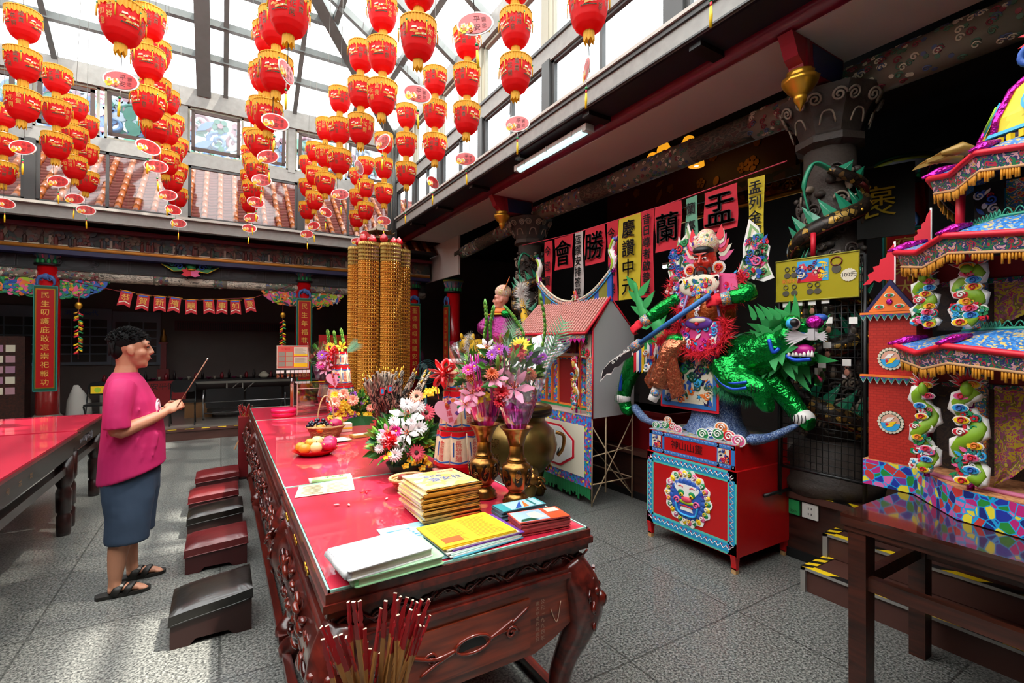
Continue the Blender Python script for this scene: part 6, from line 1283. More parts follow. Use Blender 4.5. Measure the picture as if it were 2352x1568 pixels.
# saddle cloth and striped cloth
root = thing('saddle_cloth', (3.27, 2.63, 1.38), 'red-bordered embroidered saddle cloth hanging over the side of the green beast', 'saddle cloth')
def cl(y0, y1, z0, z1, x, m, mb, th=.004): mb.m(m).prism([(-y1, z0), (-y0, z0), (-y0, z1), (-y1, z1)], (x, 0, 0), -Y, Z, th)
mb = MB(); cl(-.29, .28, -.29, .28, 0, CRIM, mb); cl(-.27, .26, -.27, .28, -.004, KEYB, mb); cl(-.24, .23, -.235, .28, -.006, CREAM, mb); ornament(mb, (-.011, 0, 0), -Y, Z, .44, .46, [BLUE, GREEN, ORANGE, CREAM, SKYB, DGREEN, INDIGO], 150, 6, .002, .06); mb.build('embroidery', root)
root = thing('striped_cloth', (3.29, 3.05, 1.50), 'zigzag rainbow striped cloth draped over the rear of the green beast', 'saddle cloth')
mb = MB()
for k in range(13):
    m = [CRIM, WHITE, BLUE, YEL, GREEN, WHITE, PURP][k % 7]; y = .2-.033*k; mb.m(m).prism([(-y, -.14+.0*k), (-y+.036, -.11), (-y+.036, .1), (-y, .14)][::1], (0-.001*k, 0, 0), -Y, Z, .004)
ornament(mb, (-.02, -.03, -.02), -Y, Z, .14, .2, [BLUE, WHITE, SKYB, ORANGE], 18, 9, .003, .06); cl(-.24, -.15, -.12, .16, -.012, mat('yellow_print', 'd8c24a', .5), mb); ornament(mb, (-.02, -.195, .02), -Y, Z, .07, .25, [GREEN, PINK, ORANGE], 18, 10, .002, .03); mb.build('stripes', root)
# warrior
root = thing('paper_warrior', (3.4, 2.5, 1.70), 'red-faced paper warrior in armour with back flags riding the green beast', 'paper figure'); oB = Vec((3.4, 2.5, 1.70))
mb = MB().m(FOILO); mb.lathe(W_(3.38, 2.5, 1.72), [(.15, 0), (.2, .1), (.2, .22), (.17, .33), (.1, .42)], 28, lambda a, z: 1+.025*cos(24*a), sx=.8); mb.build('pleated_torso', root)
hd = Vec((-1, -.25, -.12)).normalized(); T = Mat.Translation(W_(3.31, 2.5, 2.30)) @ Mat.Rotation(atan2(hd.y, hd.x), 4, 'Z') @ Mat.Rotation(.12, 4, 'Y')
mb = MB().m(FACER); mb.T = T; head(mb, (0, 0, 0), 1.05, 1.05); mb.tube([(-.03, 0, -.1), (-.04, 0, -.22)], .06, 10); fused(mb, 'red_face', root, .007, 3)
mb = MB(); mb.T = T
for q in (-1, 1):
    mb.m(WHITE).ball((.091, q*.034, .01), (.008, .02, .009), 10, 6).m(BLACK).ball((.097, q*.032, .01), (.005, .008, .008), 8, 5).tube([(.097, q*.012, .028), (.1, q*.035, .04), (.085, q*.065, .05)], [.004, .007, .003], 6).tube(curve([(.112, q*.006, -.052), (.108, q*.03, -.058), (.095, q*.052, -.085), (.085, q*.058, -.14)], 4), [.004]*6+[.006]*6+[.002], 6)
    for k in range(5): mb.tube([(.06, q*(.06-.004*k), -.06), (.065, q*.066, -.12-.02*k), (.055, q*.06, -.2)], [.006, .006, .001], 5)
for k in range(9): mb.tube([(.09, -.02+.005*k, -.088), (.1, -.014+.0035*k, -.16), (.095, -.004+.001*k, -.23)], [.007, .007, .001], 5)
mb.m(BLACK).ball((.02, 0, .075), (.088, .083, .045), 14, 8); mb.build('beard_and_brows', root)
mb = MB(); mb.T = T; mb.m(pattern('headdress_print', ['e8dcb0', 'c9a96a', 'e8dcb0', 'd88a8a', 'ede5d0', '7fa88a'], 30, 'noise', .5)).ball((-.03, 0, .12), (.115, .105, .1), 16, 10).ball((-.05, 0, .19), (.08, .07, .06), 12, 8)
for q in (-1, 1):
    for k in range(6): flame(mb, (-.04, q*.1, .0+.03*k), (-.25, q*(.9-.1*k), .3+.16*k), .12, .06, [PINK, CREAM, CRIM][k % 3], (1, 0, 0), .2*q)
    mb.m(WHITE)
    for k in range(18): t = k*.35; mb.disc((.02, q*.115+.042*cos(t), -.07+.042*sin(t)), .012, Y, Z, .003, 5)
    mb.m(ORANGE).disc((.024, q*.115, -.07), .035, Y, Z, .004, 14).m(CRIM).spiral((.03, q*.115, -.07), Y*q, Z, .025, .006, 1.6, .004)
ornament(mb, (.03, 0, .15), Y, Z, .16, .08, CRIS, 22, 5, .03, .03); mb.build('headdress', root)
mb = MB(); mb.m(WHITE)
for k in range(30): t = pi*(1.05+.9*k/29); p = W_(3.25, 2.5, 2.16)+Vec((-.02, -.17*cos(t), .13*sin(t))); mb.disc(p, .022, -Y, Z, .004, 6)
mb.m(CREAM).prism([(.18*cos(t), .145*sin(t)) for t in [pi+pi*k/16 for k in range(17)]], W_(3.235, 2.5, 2.16), -Y, Z, .006); mb.ball(W_(3.233, 2.5, 2.09), (.022, .188, .088), 22, 12); ornament(mb, W_(3.212, 2.5, 2.08), -Y, Z, .25, .11, CRIS, 46, 6, .004, .035); mb.build('scalloped_collar', root)
for sd, c0 in ((1, (3.30, 2.72, 2.06)), (-1, (3.26, 2.26, 2.06))):
    mb = MB(); c1 = W_(*c0); mb.m(PINK).prism([(-.08, .1), (.08, .1), (.12, -.06), (.06, -.13), (-.06, -.13), (-.12, -.06)], c1, Vec((-.2, -.9, .15*sd)).normalized(), Z, .008)
    ornament(mb, c1-X*.012, -Y, Z, .17, .2, [MAG, WHITE, BLUE, CRIM, SKYB], 26, 12+sd, .004, .035); fur(mb, [c1+Vec((0, .1, .1)), c1+Vec((-.01, .13, -.06)), c1+Vec((0, 0, -.15)), c1+Vec((-.01, -.13, -.06)), c1+Vec((0, -.1, .1))], 300, .075, FUR, 7); mb.build('shoulder_guard', root)
for sd, P_ in ((1, [(3.33, 2.76, 2.02), (3.27, 2.9, 1.93), (3.2, 2.99, 1.85)]), (-1, [(3.3, 2.2, 2.06), (3.27, 2.10, 2.0), (3.2, 2.2, 1.97)])):
    mb = MB().m(FOILG); limb(mb, [W_(*p) for p in P_], [.06, .065, .05]); mb.m(FLOR).tube([W_(*P_[2]), W_(*P_[2])+(Vec(P_[2])-Vec(P_[1]))*.5], [.052, .048], 12); mb.build('sleeve', root)
    mb = MB().m(FUR); dv = (Vec(P_[2])-Vec(P_[1])).normalized(); hand(mb, W_(*P_[2])+dv*.055, dv if sd > 0 else Vec((-.2, 1, -.1)), (-1, 0, .3), 1.15); fused(mb, 'red_glove', root, .006, 2)
mb = MB(); mb.m(mat('armour_pink', 'c83a7a', .5)); mb.prism([(-.17, .06), (.17, .06), (.2, -.05), (.12, -.17), (-.12, -.17), (-.2, -.05)], W_(3.2, 2.45, 1.74), -Y, Z, .01); ornament(mb, W_(3.185, 2.45, 1.69), -Y, Z, .32, .2, [MAG, SKYB, WHITE, BLUE, CRIM], 46, 20, .004, .05)
fur(mb, [W_(3.2, 2.66, 1.8), W_(3.19, 2.66, 1.66), W_(3.18, 2.45, 1.54), W_(3.19, 2.24, 1.66), W_(3.2, 2.24, 1.8)], 620, .085, FUR, 9); fur(mb, [W_(3.24, 2.78, 1.72), W_(3.22, 2.9, 1.64), W_(3.22, 2.72, 1.66)], 240, .08, FUR, 10); mb.m(PURP).ball(W_(3.18, 2.46, 1.79), (.02, .13, .05), 14, 8).m(CREAM).ball(W_(3.165, 2.46, 1.81), (.02, .08, .022), 12, 6).m(CRIM).ball(W_(3.16, 2.46, 1.785), .018, 8, 5); mb.build('armour_skirt', root)
mb = MB(); ornament(mb, W_(3.205, 2.48, 1.93), -Y, Z, .05, .26, [SKYB, PINK, GREEN, YEL, WHITE], 26, 22, .004, .03); mb.m(mat('strap_violet', '8a7ab0', .5)).tube([W_(3.24, 2.6, 2.05), W_(3.19, 2.65, 1.8)], .009, 6).tube([W_(3.24, 2.36, 2.05), W_(3.19, 2.28, 1.83)], .009, 6); mb.build('chest_sash', root)
mb = MB().m(FOILC); limb(mb, [W_(3.28, 2.62, 1.66), W_(3.17, 2.70, 1.58), W_(3.14, 2.75, 1.45), W_(3.13, 2.80, 1.28)], [.1, .095, .085, .1]); mb.m(FOILG).ball(W_(3.2, 2.68, 1.66), (.08, .1, .06), 12, 8); mb.m(FOILC).prism([(-.06, 0), (.05, 0), (.14, -.28), (.02, -.34), (-.03, -.2)], W_(3.11, 2.66, 1.52), -Y, Z, .02).prism([(.06, 0), (-.03, 0), (-.16, -.2), (-.1, -.27), (.02, -.2)], W_(3.11, 2.78, 1.52), -Y, Z, .02); mb.build('copper_trouser', root)
mb = MB().m(BLACK).b2(W_(3.075, 2.72, 1.28), W_(3.085, 2.80, 1.54)).m(KEYB).b2(W_(3.07, 2.745, 1.29), W_(3.078, 2.775, 1.54)).m(WHITE).tube([W_(3.11, 2.79, 1.29), W_(3.09, 2.815, 1.2), W_(3.07, 2.83, 1.15)], [.045, .045, .04], 10).m(FLOR).ball(W_(3.075, 2.80, 1.22), (.035, .045, .035), 10, 7); mb.build('boot', root)
def backflag(pts, seed):
    mb = MB(); P2 = [(-(p[0]-2.5), p[1]-1.70) for p in pts]; mb.m(WHITE).prism(P2, (.14-.01*seed, 0, 0), -Y, Z, .006)
    cx_, cz_ = sum(p[0] for p in P2)/len(P2), sum(p[1] for p in P2)/len(P2); mb.m(mat('flag_green', '7fa86a', .5)).prism([(cx_+(p[0]-cx_)*.82, cz_+(p[1]-cz_)*.86) for p in P2], (.135-.01*seed, 0, 0), -Y, Z, .004); mb.m(CREAM).prism([(cx_+(p[0]-cx_)*.62, cz_+(p[1]-cz_)*.72) for p in P2], (.132-.01*seed, 0, 0), -Y, Z, .004)
    ornament(mb, (.126-.01*seed, -cx_, cz_-.02), -Y, Z, .12, .30, [CRIM, GREEN, BLUE, PINK, DGREEN, BLUE], 36, seed, .003, .055); mb.build('back_flag', root)
backflag([(3.10, 2.10), (2.9, 2.05), (2.86, 2.3), (2.89, 2.5), (2.94, 2.60), (2.95, 2.5), (3.02, 2.44), (2.99, 2.36), (3.06, 2.3), (3.03, 2.2)], 1)
backflag([(2.96, 2.12), (2.76, 2.12), (2.72, 2.35), (2.78, 2.55), (2.83, 2.70), (2.85, 2.60), (2.92, 2.54), (2.88, 2.44), (2.95, 2.36), (2.91, 2.26)], 2)
backflag([(2.3, 2.16), (2.13, 2.1), (2.05, 2.12), (2.10, 2.24), (2.08, 2.36), (2.15, 2.44), (2.17, 2.52), (2.25, 2.60), (2.30, 2.4)], 3)
backflag([(2.34, 2.2), (2.2, 2.12), (2.14, 2.2), (2.16, 2.32), (2.14, 2.42), (2.2, 2.5), (2.24, 2.42)], 4)
root = thing('halberd', (3.13, 2.9, 1.69), 'black-bladed paper halberd with key-pattern shaft held by the red-faced warrior', 'halberd'); oB = Vec((3.13, 2.9, 1.69))
MB().m(KEYB).tube([W_(3.14, 3.06, 1.62), W_(3.12, 2.32, 1.99)], .022, 8).build('shaft', root); MB().m(FLOR).tube([W_(3.14, 3.12, 1.585), W_(3.14, 3.03, 1.635)], .045, 10).build('collar', root)
bl = [(3.10, 1.60), (3.28, 1.52), (3.4, 1.46), (3.5, 1.37), (3.53, 1.26), (3.45, 1.33), (3.38, 1.34), (3.34, 1.40), (3.27, 1.42), (3.2, 1.48), (3.1, 1.53)]
B2 = [(-(p[0]-2.9), p[1]-1.69) for p in bl]; cx_, cz_ = sum(p[0] for p in B2)/11, sum(p[1] for p in B2)/11
mb = MB().m(WHITE).prism(B2[::-1] if 0 else B2, (.0, 0, 0), -Y, Z, .006).m(mat('blade_black', '1f1e22', .4)).prism([(cx_+(p[0]-cx_)*.93, cz_+(p[1]-cz_)*.85) for p in B2], (-.006, 0, 0), -Y, Z, .002).m(WHITE)
for k in range(5): mb.spiral((-.01, .25+.05*k, -.12-.035*k+.02), -Y, Z, .018, .003, 1.3, .002)
mb.build('blade', root)
# ---------------------------------------------------------------- white-walled paper temple on bamboo frame
root = thing('paper_temple', (3.45, 4.3, 0), 'paper temple with pink tiled roof and plain white side wall on a bamboo frame', 'paper house'); oB = Vec((3.45, 4.3, 0)); WP = mat('white_cloth', 'aaa6a6', .8, bump=.15, bs=5)
MB().m(WP).prism([(-.29, .88), (.28, .90), (.28, 1.75), (-.05, 2.08), (-.29, 1.77)], (0, -.605, 0), X, Z, .01).build('side_wall', root); MB().m(WP).b2((.28, -.6, .88), (.29, .7, 1.75)).build('back_wall', root)
MB().m(WP).prism([(-.29, .88), (.28, .90), (.28, 1.75), (-.05, 2.08), (-.29, 1.77)], (0, .7, 0), X, Z, .01).build('side_wall', root)
mb = MB().m(CRIM)
for p, q in (((-.29, .88), (-.29, 1.77)), ((-.30, 1.76), (-.05, 2.10)), ((-.05, 2.10), (.3, 1.74))): mb.tube([(p[0], -.617, p[1]), (q[0], -.617, q[1])], .009, 6)
mb.build('red_piping', root)
BAM = mat('bamboo_stick', 'b09878', .6); mb = MB().m(BAM)
for x in (-.28, .27):
    for y in (-.6, .69): mb.tube([(x, y, 0), (x, y, .9)], .008, 6)
mb.tube([(-.1, -.6, .12), (-.1, -.6, .9)], .009, 6)
for x in (.1,): mb.tube([(x, .69, 0), (x, .69, .9)], .008, 6)
for a_, b_ in (((-.28, -.6, .03), (.27, -.6, .85)), ((-.28, -.6, .8), (.27, -.6, .05)), ((-.28, -.6, .22), (.27, -.6, .22)), ((-.28, -.6, .5), (.27, -.6, .55)), ((.27, -.6, .22), (.27, .69, .22)), ((.27, -.6, .5), (.27, .69, .5)), ((.27, -.6, .05), (.27, .69, .8)), ((-.28, .69, .22), (.27, .69, .22)), ((-.28, -.6, .22), (.27, .69, .22))): mb.tube([a_, b_], .007, 5)
mb.build('bamboo_frame', root)
mb = MB().m(MOSB).b2((-.295, -.6, .18), (-.285, .69, .9)).m(mat('terrace', 'b09a92', .7)).b2((-.30, -.6, .895), (-.02, .69, .905)); mb.build('mosaic_base', root)
mb = MB().m(CRIM).prism([(-.26, .3), (-.36, .42), (-.36, .66), (-.22, .78), (.22, .78), (.36, .66), (.36, .42), (.26, .3)], (-.297, -.06+.05, 0), -Y, Z, .003) if 0 else MB()
oc = [(.37*cos(t)*1.15, .24*sin(t)+.53) for t in [pi/8+pi/4*k for k in range(8)]]; mb.m(CREAM).b2((-.3, -.5, .27), (-.296, .55, .79)).m(CRIM).prism(oc, (-.301, .05, 0), -Y, Z, .003).m(WHITE).prism([(p[0]*.92, (p[1]-.53)*.9+.53) for p in oc], (-.304, .05, 0), -Y, Z, .003)
mb.m(DGREEN)
for k in range(7): flame(mb, (-.308, -.05+.03*k, .42+.03*k), (0, -.5+.2*k, .6), .1, .03, [BLACK, DGREEN, GP][k % 3], (-1, 0, 0), .2, .002)
mb.build('octagon_panel', root); mb = MB()
R = random.Random(5)
for k in range(44): y = -.59+k*.029; mb.m(mat('crepe_green', '0f6e3a', .7)).b2((-.292, y, R.uniform(.03, .09)), (-.288, y+.027, .19))
mb.build('green_crepe_fringe', root)
# facade
mb = MB().m(MOSB).b2((-.06, -.6, .9), (-.05, .69, 1.76)).m(mat('door_red', '8a0f12', .5)).b2((-.066, -.12, .95), (-.06, .22, 1.45)).m(ORANGE)
for y in (-.14, .24): mb.b2((-.08, y-.012, .93), (-.06, y+.012, 1.5))
mb.b2((-.08, -.55, .93), (-.06, .6, .95)).m(GREEN).b2((-.08, -.55, .905), (-.055, .6, .93)).m(ORANGE).b2((-.08, -.55, 1.47), (-.06, .6, 1.49)).m(CREAM).b2((-.08, -.16, 1.49), (-.06, .26, 1.52)).m(DRED).b2((-.085, -.1, 1.53), (-.06, .2, 1.66)); mb.m(BLACK).text('福德祠', (-.087, .05, 1.6), -Y, Z, .08); fa = mb.build('facade', root)
mb = MB()
for y in (-.5, -.4, -.28, .36, .48): mb.m(ORANGE).b2((-.09, y-.006, .95), (-.06, y+.006, 1.5)); mb.m(SKYB).b2((-.07, y+.012, 1.0), (-.064, y+.085, 1.45)); ornament(mb, (-.072, y+.05, 1.22), -Y, Z, .06, .42, [YEL, CRIM, GREEN, BLUE, PINK, CREAM], 24, int(y*50), .004, .04)
mb.m(CREAM).b2((-.29, -.59, 1.49), (-.285, -.43, 1.72)); ornament(mb, (-.292, -.51, 1.6), -Y, Z, .12, .18, [CRIM, PINK, GREEN, DGREEN], 14, 31, .004, .06); mb.m(CRIM).b2((-.285, -.6, 1.48), (-.28, -.42, 1.5)).b2((-.285, -.43, .9), (-.28, -.42, 1.76)).m(ORANGE).tube([(-.27, -.40, 1.48), (-.27, -.4, 1.76)], .016, 8); mb.m(FLOR).b2((-.286, -.6, .9), (-.28, -.52, 1.48)); mb.build('painted_panels', root)
def dragon_post(root, base, h, w, seed, m2=None, ux=-Y):
    """cut-paper dragon coiling up a post"""
    mb = MB(); base = Vec(base); nz = Vec(ux).cross(Z); mb.m(FOILM).tube([base, base+Z*h*1.02], w*.12, 8); pts = []; R = random.Random(seed)
    for k in range(25): t = k/24; pts.append(base+Z*(h*(.08+.8*t))+Vec(ux)*(w*.3*sin(t*13+seed))+nz*(.025+.012*cos(t*13)))
    mb.m(WHITE).tube([p-nz*.008 for p in pts], [w*.30+.01*(k % 2) for k in range(25)], 8, flat=.35, up=tuple(nz)); mb.m(m2 or mat('dragon_lime', '7fa81e', .5)).tube(pts, [w*(.25-.1*abs(k/12-1)*.3) for k in range(25)], 8, flat=.4, up=tuple(nz))
    for k in range(9):
        t = k/8; c_ = base+Z*h*(.08+.84*t)+Vec(ux)*R.uniform(-.3, .3)*w+nz*.04
        mb.m(WHITE).disc(c_-nz*.004, w*.27, ux, Z, .003, 10, w*.17).m([YEL, SKYB, PINK, YEL, CRIM][k % 5]).disc(c_, w*.23, ux, Z, .004, 10, w*.13).m([CRIM, BLUE, CRIM, ORANGE, WHITE][k % 5]).spiral(c_+nz*.006, ux, Z, w*.13, w*.03, 1.3, .003)
    for k in range(9): a = rad(20+k*17.5); flame(mb, base+Z*h*.9+nz*.03, Vec(ux)*cos(a)+Z*sin(a), w*.7*(.7+.5*sin(a)), w*.17, WHITE, nz, 0, .003); flame(mb, base+Z*h*.9+nz*.034, Vec(ux)*cos(a)+Z*sin(a), w*.6*(.7+.5*sin(a)), w*.13, CRIM, nz, 0, .003)
    mb.m(m2 or mat('dragon_lime')).ball(base+Z*h*.88+nz*.04, (w*.2, w*.2, h*.07), 10, 7); ornament(mb, base+Z*h*.22+nz*.03, ux, Z, w*.9, h*.25, [CRIM, TEAL, WHITE, GREEN, PINK, SKYB], 26, seed, .008, w*.28); ornament(mb, base+Z*h*.5+nz*.03, ux, Z, w*.6, h*.4, [CRIM, TEAL, WHITE, GREEN, PINK], 22, seed+5, .008, w*.22)
    return mb.build('dragon_post', root)
dragon_post(root, (-.27, -.34, .9), .58, .10, 3, mat('dragon_pink', 'c8a04a', .5)); dragon_post(root, (-.27, .42, .9), .58, .10, 5, mat('dragon_pink'))
# roof
RT1 = mat('paper_tile_pink', 'd9958c', .6); mb = MB().m(mat('paper_tile_line', '8a6a4a', .6)).add([(-.40, -.64, 1.735), (-.40, .74, 1.735), (-.05, .70, 2.10), (-.05, -.60, 2.10)], [(3, 2, 1, 0)]).add([(.32, -.64, 1.73), (.32, .74, 1.73), (-.05, .70, 2.10), (-.05, -.60, 2.10)], [(0, 1, 2, 3)])
mb.m(RT1)
for k in range(30):
    y = -.60+k*.045
    for j in range(12): t = j/12; p = Vec((-.40+.35*t, y*(1-.04*t), 1.745+.365*t)); q = Vec((-.40+.35*(t+.083), y*(1-.04*t), 1.745+.365*(t+.083))); mb.tube([p, q], [.014, .011], 6)
mb.m(CRIM).tube([(-.41, -.65, 1.73), (-.05, -.615, 2.11)], .014, 6).tube([(-.41, -.65, 1.73), (-.41, .74, 1.73)], .012, 6); mb.build('tiled_roof', root)
mb = MB().m(FLOR).b2((-.40, -.62, 1.68), (-.39, .72, 1.73)).m(MAG)
for k in range(20): y = -.6+k*.066; mb.prism([(-.033, 0), (.033, 0), (0, -.05)][::-1], (-.395, y, 1.68), -Y, Z, .003)
mb.build('eave_valance', root)
mb = MB(); rp = [Vec((-.05, y, 2.13+.30*(y/.62)**2*1.0)) for y in [(-.62+1.30*k/20) for k in range(21)]]; rp = [Vec((-.05, -.64+1.32*k/20, 2.075+.31*((k-10)/10)**2)) for k in range(21)]
mb.m(FLOR).tube(rp, .035, 6, flat=.5).m(CREAM).tube([p+Z*.035 for p in rp], .012, 6).m(SKYB).tube([p-Z*.03-X*.02 for p in rp], .008, 5); [mb.m([mat('ridge_olive', '7a7a2c', .5), BLUE][k % 3 == 0]).add([Vec((-.062, p.y, 2.06)), Vec((-.062, q_.y, 2.06)), Vec((-.062, q_.y, q_.z)), Vec((-.062, p.y, p.z)), Vec((-.04, p.y, 2.06)), Vec((-.04, q_.y, 2.06)), Vec((-.04, q_.y, q_.z)), Vec((-.04, p.y, p.z))], [(0, 1, 2, 3), (7, 6, 5, 4)]) for k, (p, q_) in enumerate(zip(rp, rp[1:]))]; rd = mb.build('curved_ridge', root)
for k, sg in ((0, -1), (20, 1)):
    mb = MB(); q = rp[k]; pts = curve([q, q+Vec((0, sg*.02, .1)), q+Vec((0, -sg*.02, .2)), q+Vec((0, sg*.03, .3))], 5); mb.m(WHITE).tube(pts, [.03]*5+[.035]*6+[.028]*4+[.012], 8).m(LIME).tube([p-X*.02 for p in pts], .016, 6)
    for j, p in enumerate(pts): mb.m([PINK, MAG, WHITE][j % 3]); flame(mb, p, Vec((-.1, sg, .4)), .06, .03, [PINK, MAG, WHITE][j % 3], (-1, 0, 0), .2)
    mb.m(PURP).ball(pts[-1], (.025, .04, .03), 8, 6).m(SKYB).ball(pts[-1]-X*.02, .014, 8, 5); mb.m(FOILM).box(q+Z*.02, (.03, .06, .1)); mb.build('dragon_finial', root)
mb = MB(); q = rp[9]; mb.m(PKG).lathe(q+Z*.03, [(.035, 0), (.03, .04), (.02, .07), (.002, .12)], 8); ornament(mb, q+Vec((-.03, 0, .08)), -Y, Z, .07, .09, [PINK, ORANGE, GREEN, CREAM], 10, 3, .01, .03); mb.build('ridge_jewel', root)
# ---------------------------------------------------------------- old man on a tiger, behind the bouquets
root = thing('paper_tiger', (3.3, 6.0, 1.2), 'yellow paper tiger with a white-tipped raised tail behind the bouquets', 'paper tiger'); oB = Vec((3.3, 6.0, 1.2)); TY = pattern('tiger_stripes', ['e8b81e', 'e8b81e', 'e8b81e', '1a1510', 'e8b81e'], 7, 'noise', .6, stretch=(1, 3, 1))
mb = MB().m(TY); limb(mb, [W_(3.3, 5.3, 1.45), W_(3.3, 5.7, 1.48), W_(3.3, 6.2, 1.5), W_(3.3, 6.5, 1.56)], [.15, .17, .18, .14]); mb.ball(W_(3.25, 6.68, 1.60), (.15, .15, .14), 14, 9).ball(W_(3.2, 6.8, 1.54), (.09, .08, .06), 10, 7)
for y in (5.35, 6.3): limb(mb, [W_(3.2, y, 1.4), W_(3.18, y+.08, 1.1), W_(3.18, y+.04, .8)], [.1, .07, .06])
for q in (-1, 1): mb.ball(W_(3.22+q*.1, 6.66, 1.74), (.03, .03, .05), 8, 6)
fused(mb, 'body', root, .016, 2)
mb = MB().m(TY); limb(mb, [W_(3.3, 5.2, 1.5), W_(3.3, 5.12, 1.75), W_(3.3, 5.18, 2.0), W_(3.3, 5.24, 2.2)], [.05, .05, .045, .03]); fur(mb, [W_(3.3, 5.2, 2.1), W_(3.3, 5.24, 2.25), W_(3.3, 5.24, 2.34)], 260, .12, WHITE, 4, .7, (0, 0, .5)); mb.build('tail', root)
mb = MB(); fur(mb, [W_(3.18, 6.5, 1.75), W_(3.15, 6.55, 1.6), W_(3.18, 6.5, 1.48)], 160, .09, WHITE, 5); mb.m(BLUE).ball(W_(3.14, 6.72, 1.66), .025, 8, 5).m(CRIM).ball(W_(3.15, 6.82, 1.50), (.04, .04, .02), 8, 5); fur(mb, [W_(3.14, 6.84, 1.56), W_(3.14, 6.88, 1.54)], 40, .13, WHITE, 6, .4, (-.2, .8, 0)); mb.build('mane_and_face', root)
for y in (5.45, 6.35): MB().m(CRIM).b2(W_(3.0, y-.2, .5), W_(3.6, y+.2, .8)).build('stand_block', root)
MB().m(DRED).b2(W_(2.95, 5.0, .0), W_(3.65, 6.7, .5)).build('stand', root)
root = thing('paper_sage', (3.3, 5.66, 1.62), 'white-bearded paper elder in purple robe riding the yellow tiger', 'paper figure'); oB = Vec((3.3, 5.66, 1.62)); PKF = mat('pink_face', 'd98f7a', .4)
T = Mat.Translation(W_(3.25, 5.68, 2.22)) @ Mat.Rotation(rad(150), 4, 'Z'); mb = MB().m(PKF); mb.T = T; head(mb, (0, 0, 0), 1.0); mb.tube([(-.03, 0, -.1), (-.03, 0, -.2)], .05, 8); fused(mb, 'face', root, .009, 2)
mb = MB(); mb.T = T; mb.m(MATS['headdress_print']).ball((-.03, 0, .11), (.115, .105, .10), 14, 9)
for k in range(7): flame(mb, (-.04, (-.09+.03*k), .12), (-.4, -.2+.07*k, 1), .2, .07, [ORANGE, CREAM, CRIM][k % 3], (1, 0, 0))
mb.build('crown', root); mb = MB(); mb.T = T; mb.m(WHITE)
for k in range(14): mb.tube([(.085, -.03+.0045*k, -.08), (.1, -.02+.003*k, -.16), (.09, -.01+.0015*k, -.3)], [.012, .011, .002], 5)
mb.m(HAIR)
for q in (-1, 1): mb.tube([(.095, q*.012, .03), (.095, q*.035, .042), (.08, q*.06, .035)], .006, 5).ball((.09, q*.033, .012), (.005, .012, .005), 8, 5)
mb.build('white_beard', root)
mb = MB().m(mat('purple_foil_robe', '8a1a6a', .3, metal=.5, bump=.6, bs=25)); mb.lathe(W_(3.27, 5.66, 1.6), [(.28, 0), (.24, .15), (.18, .3), (.16, .42), (.07, .5)], 20, lambda a, z: 1+.06*cos(7*a)); limb(mb, [W_(3.2, 5.8, 2.0), W_(3.08, 5.88, 1.85), W_(3.05, 5.75, 1.8)], [.07, .09, .06]); mb.build('robe', root)
mb = MB().m(FOILG).ball(W_(3.24, 5.52, 2.02), (.08, .08, .06), 10, 7).m(ORANGE).lathe(W_(3.26, 5.67, 2.03), [(.17, 0), (.09, .07)], 16).m(YEL).lathe(W_(3.26, 5.67, 2.01), [(.2, 0), (.16, .02)], 16).m(BLUE).ball(W_(3.14, 5.68, 1.96), (.05, .12, .05), 10, 6); mb.build('collar', root)
# ---------------------------------------------------------------- dark table, paper mansion, steps
DTW = wood('dark_table_wood', '1c0c08', '4a2013', 5, 1, .4, .15)
root = thing('side_table', (2.95, .3, 0), 'dark polished wooden table at the right edge carrying the paper mansion', 'table')
MB().m(DTW).b2((-.5, -1.6, .80), (.75, .82, .835)).m(mat('dark_table_top', '3a1810', .12, coat=1)).b2((-.5, -1.6, .835), (.75, .82, .85)).m(DTW).b2((-.49, -1.6, .775), (.74, .81, .80)).build('tabletop', root)
for x, y in ((-.44, .76), (.2, .76), (-.44, -.9), (.2, -.9)):
    k = MB().m(DTW).prism([(-.04, 0), (.04, 0), (.045, .78), (-.045, .78)], (x+.0, y+.035, 0), X, Z, .07).build('leg', root)
    if x == -.44 and y > 0: MB().m(BLACK).text('聖母娘娘敬獻信士', (x, y-.037, .58), X, Z, .02, .001, vertical=.024).text('褒忠祠', (x+.022, y-.037, .6), X, Z, .018, .001, vertical=.022).build('ink_lettering', k)
for a_, b_ in (((-.462, -.9, .52), (-.418, .73, .58)), ((-.41, .74, .52), (.17, .78, .58)), ((.178, -.9, .52), (.222, .73, .58))): MB().m(DTW).b2(a_, b_).build('stretcher', root)
root = thing('step_block', (3.5, .2, 0), 'two brown wooden steps with metal nosings and hazard tape up to the right platform', 'steps')
for x0, z, y1 in ((-.21, .16, 1.545), (.08, .32, 1.55)):
    MB().m(STEPB).b2((x0+.02, -1.6, z-.16), (.25, y1-.02, z-.004)).m(ALU).b2((x0, -1.6, z-.016), (x0+.02, y1, z)).b2((x0, y1-.02, z-.02), (.25, y1, z)).b2((x0, y1-.03, z-.16), (x0+.02, y1, z)).build('tread', root)
    mb = MB()
    for k in range(18): y = y1-.16*k; mb.m([TAPE_Y, BLACK][k % 2]).add([(x0+.005, y, z+.001), (x0+.06, y-.05, z+.001), (x0+.06, y-.21, z+.001), (x0+.005, y-.16, z+.001)], [(3, 2, 1, 0)])
    for k in range(6): xx = x0+.05*k; mb.m([BLACK, TAPE_Y][k % 2]).add([(xx, y1, z+.0012), (xx+.04, y1-.06, z+.0012), (xx+.09, y1-.06, z+.0012), (xx+.05, y1, z+.0012)], [(3, 2, 1, 0)])
    mb.build('hazard_tape', root)
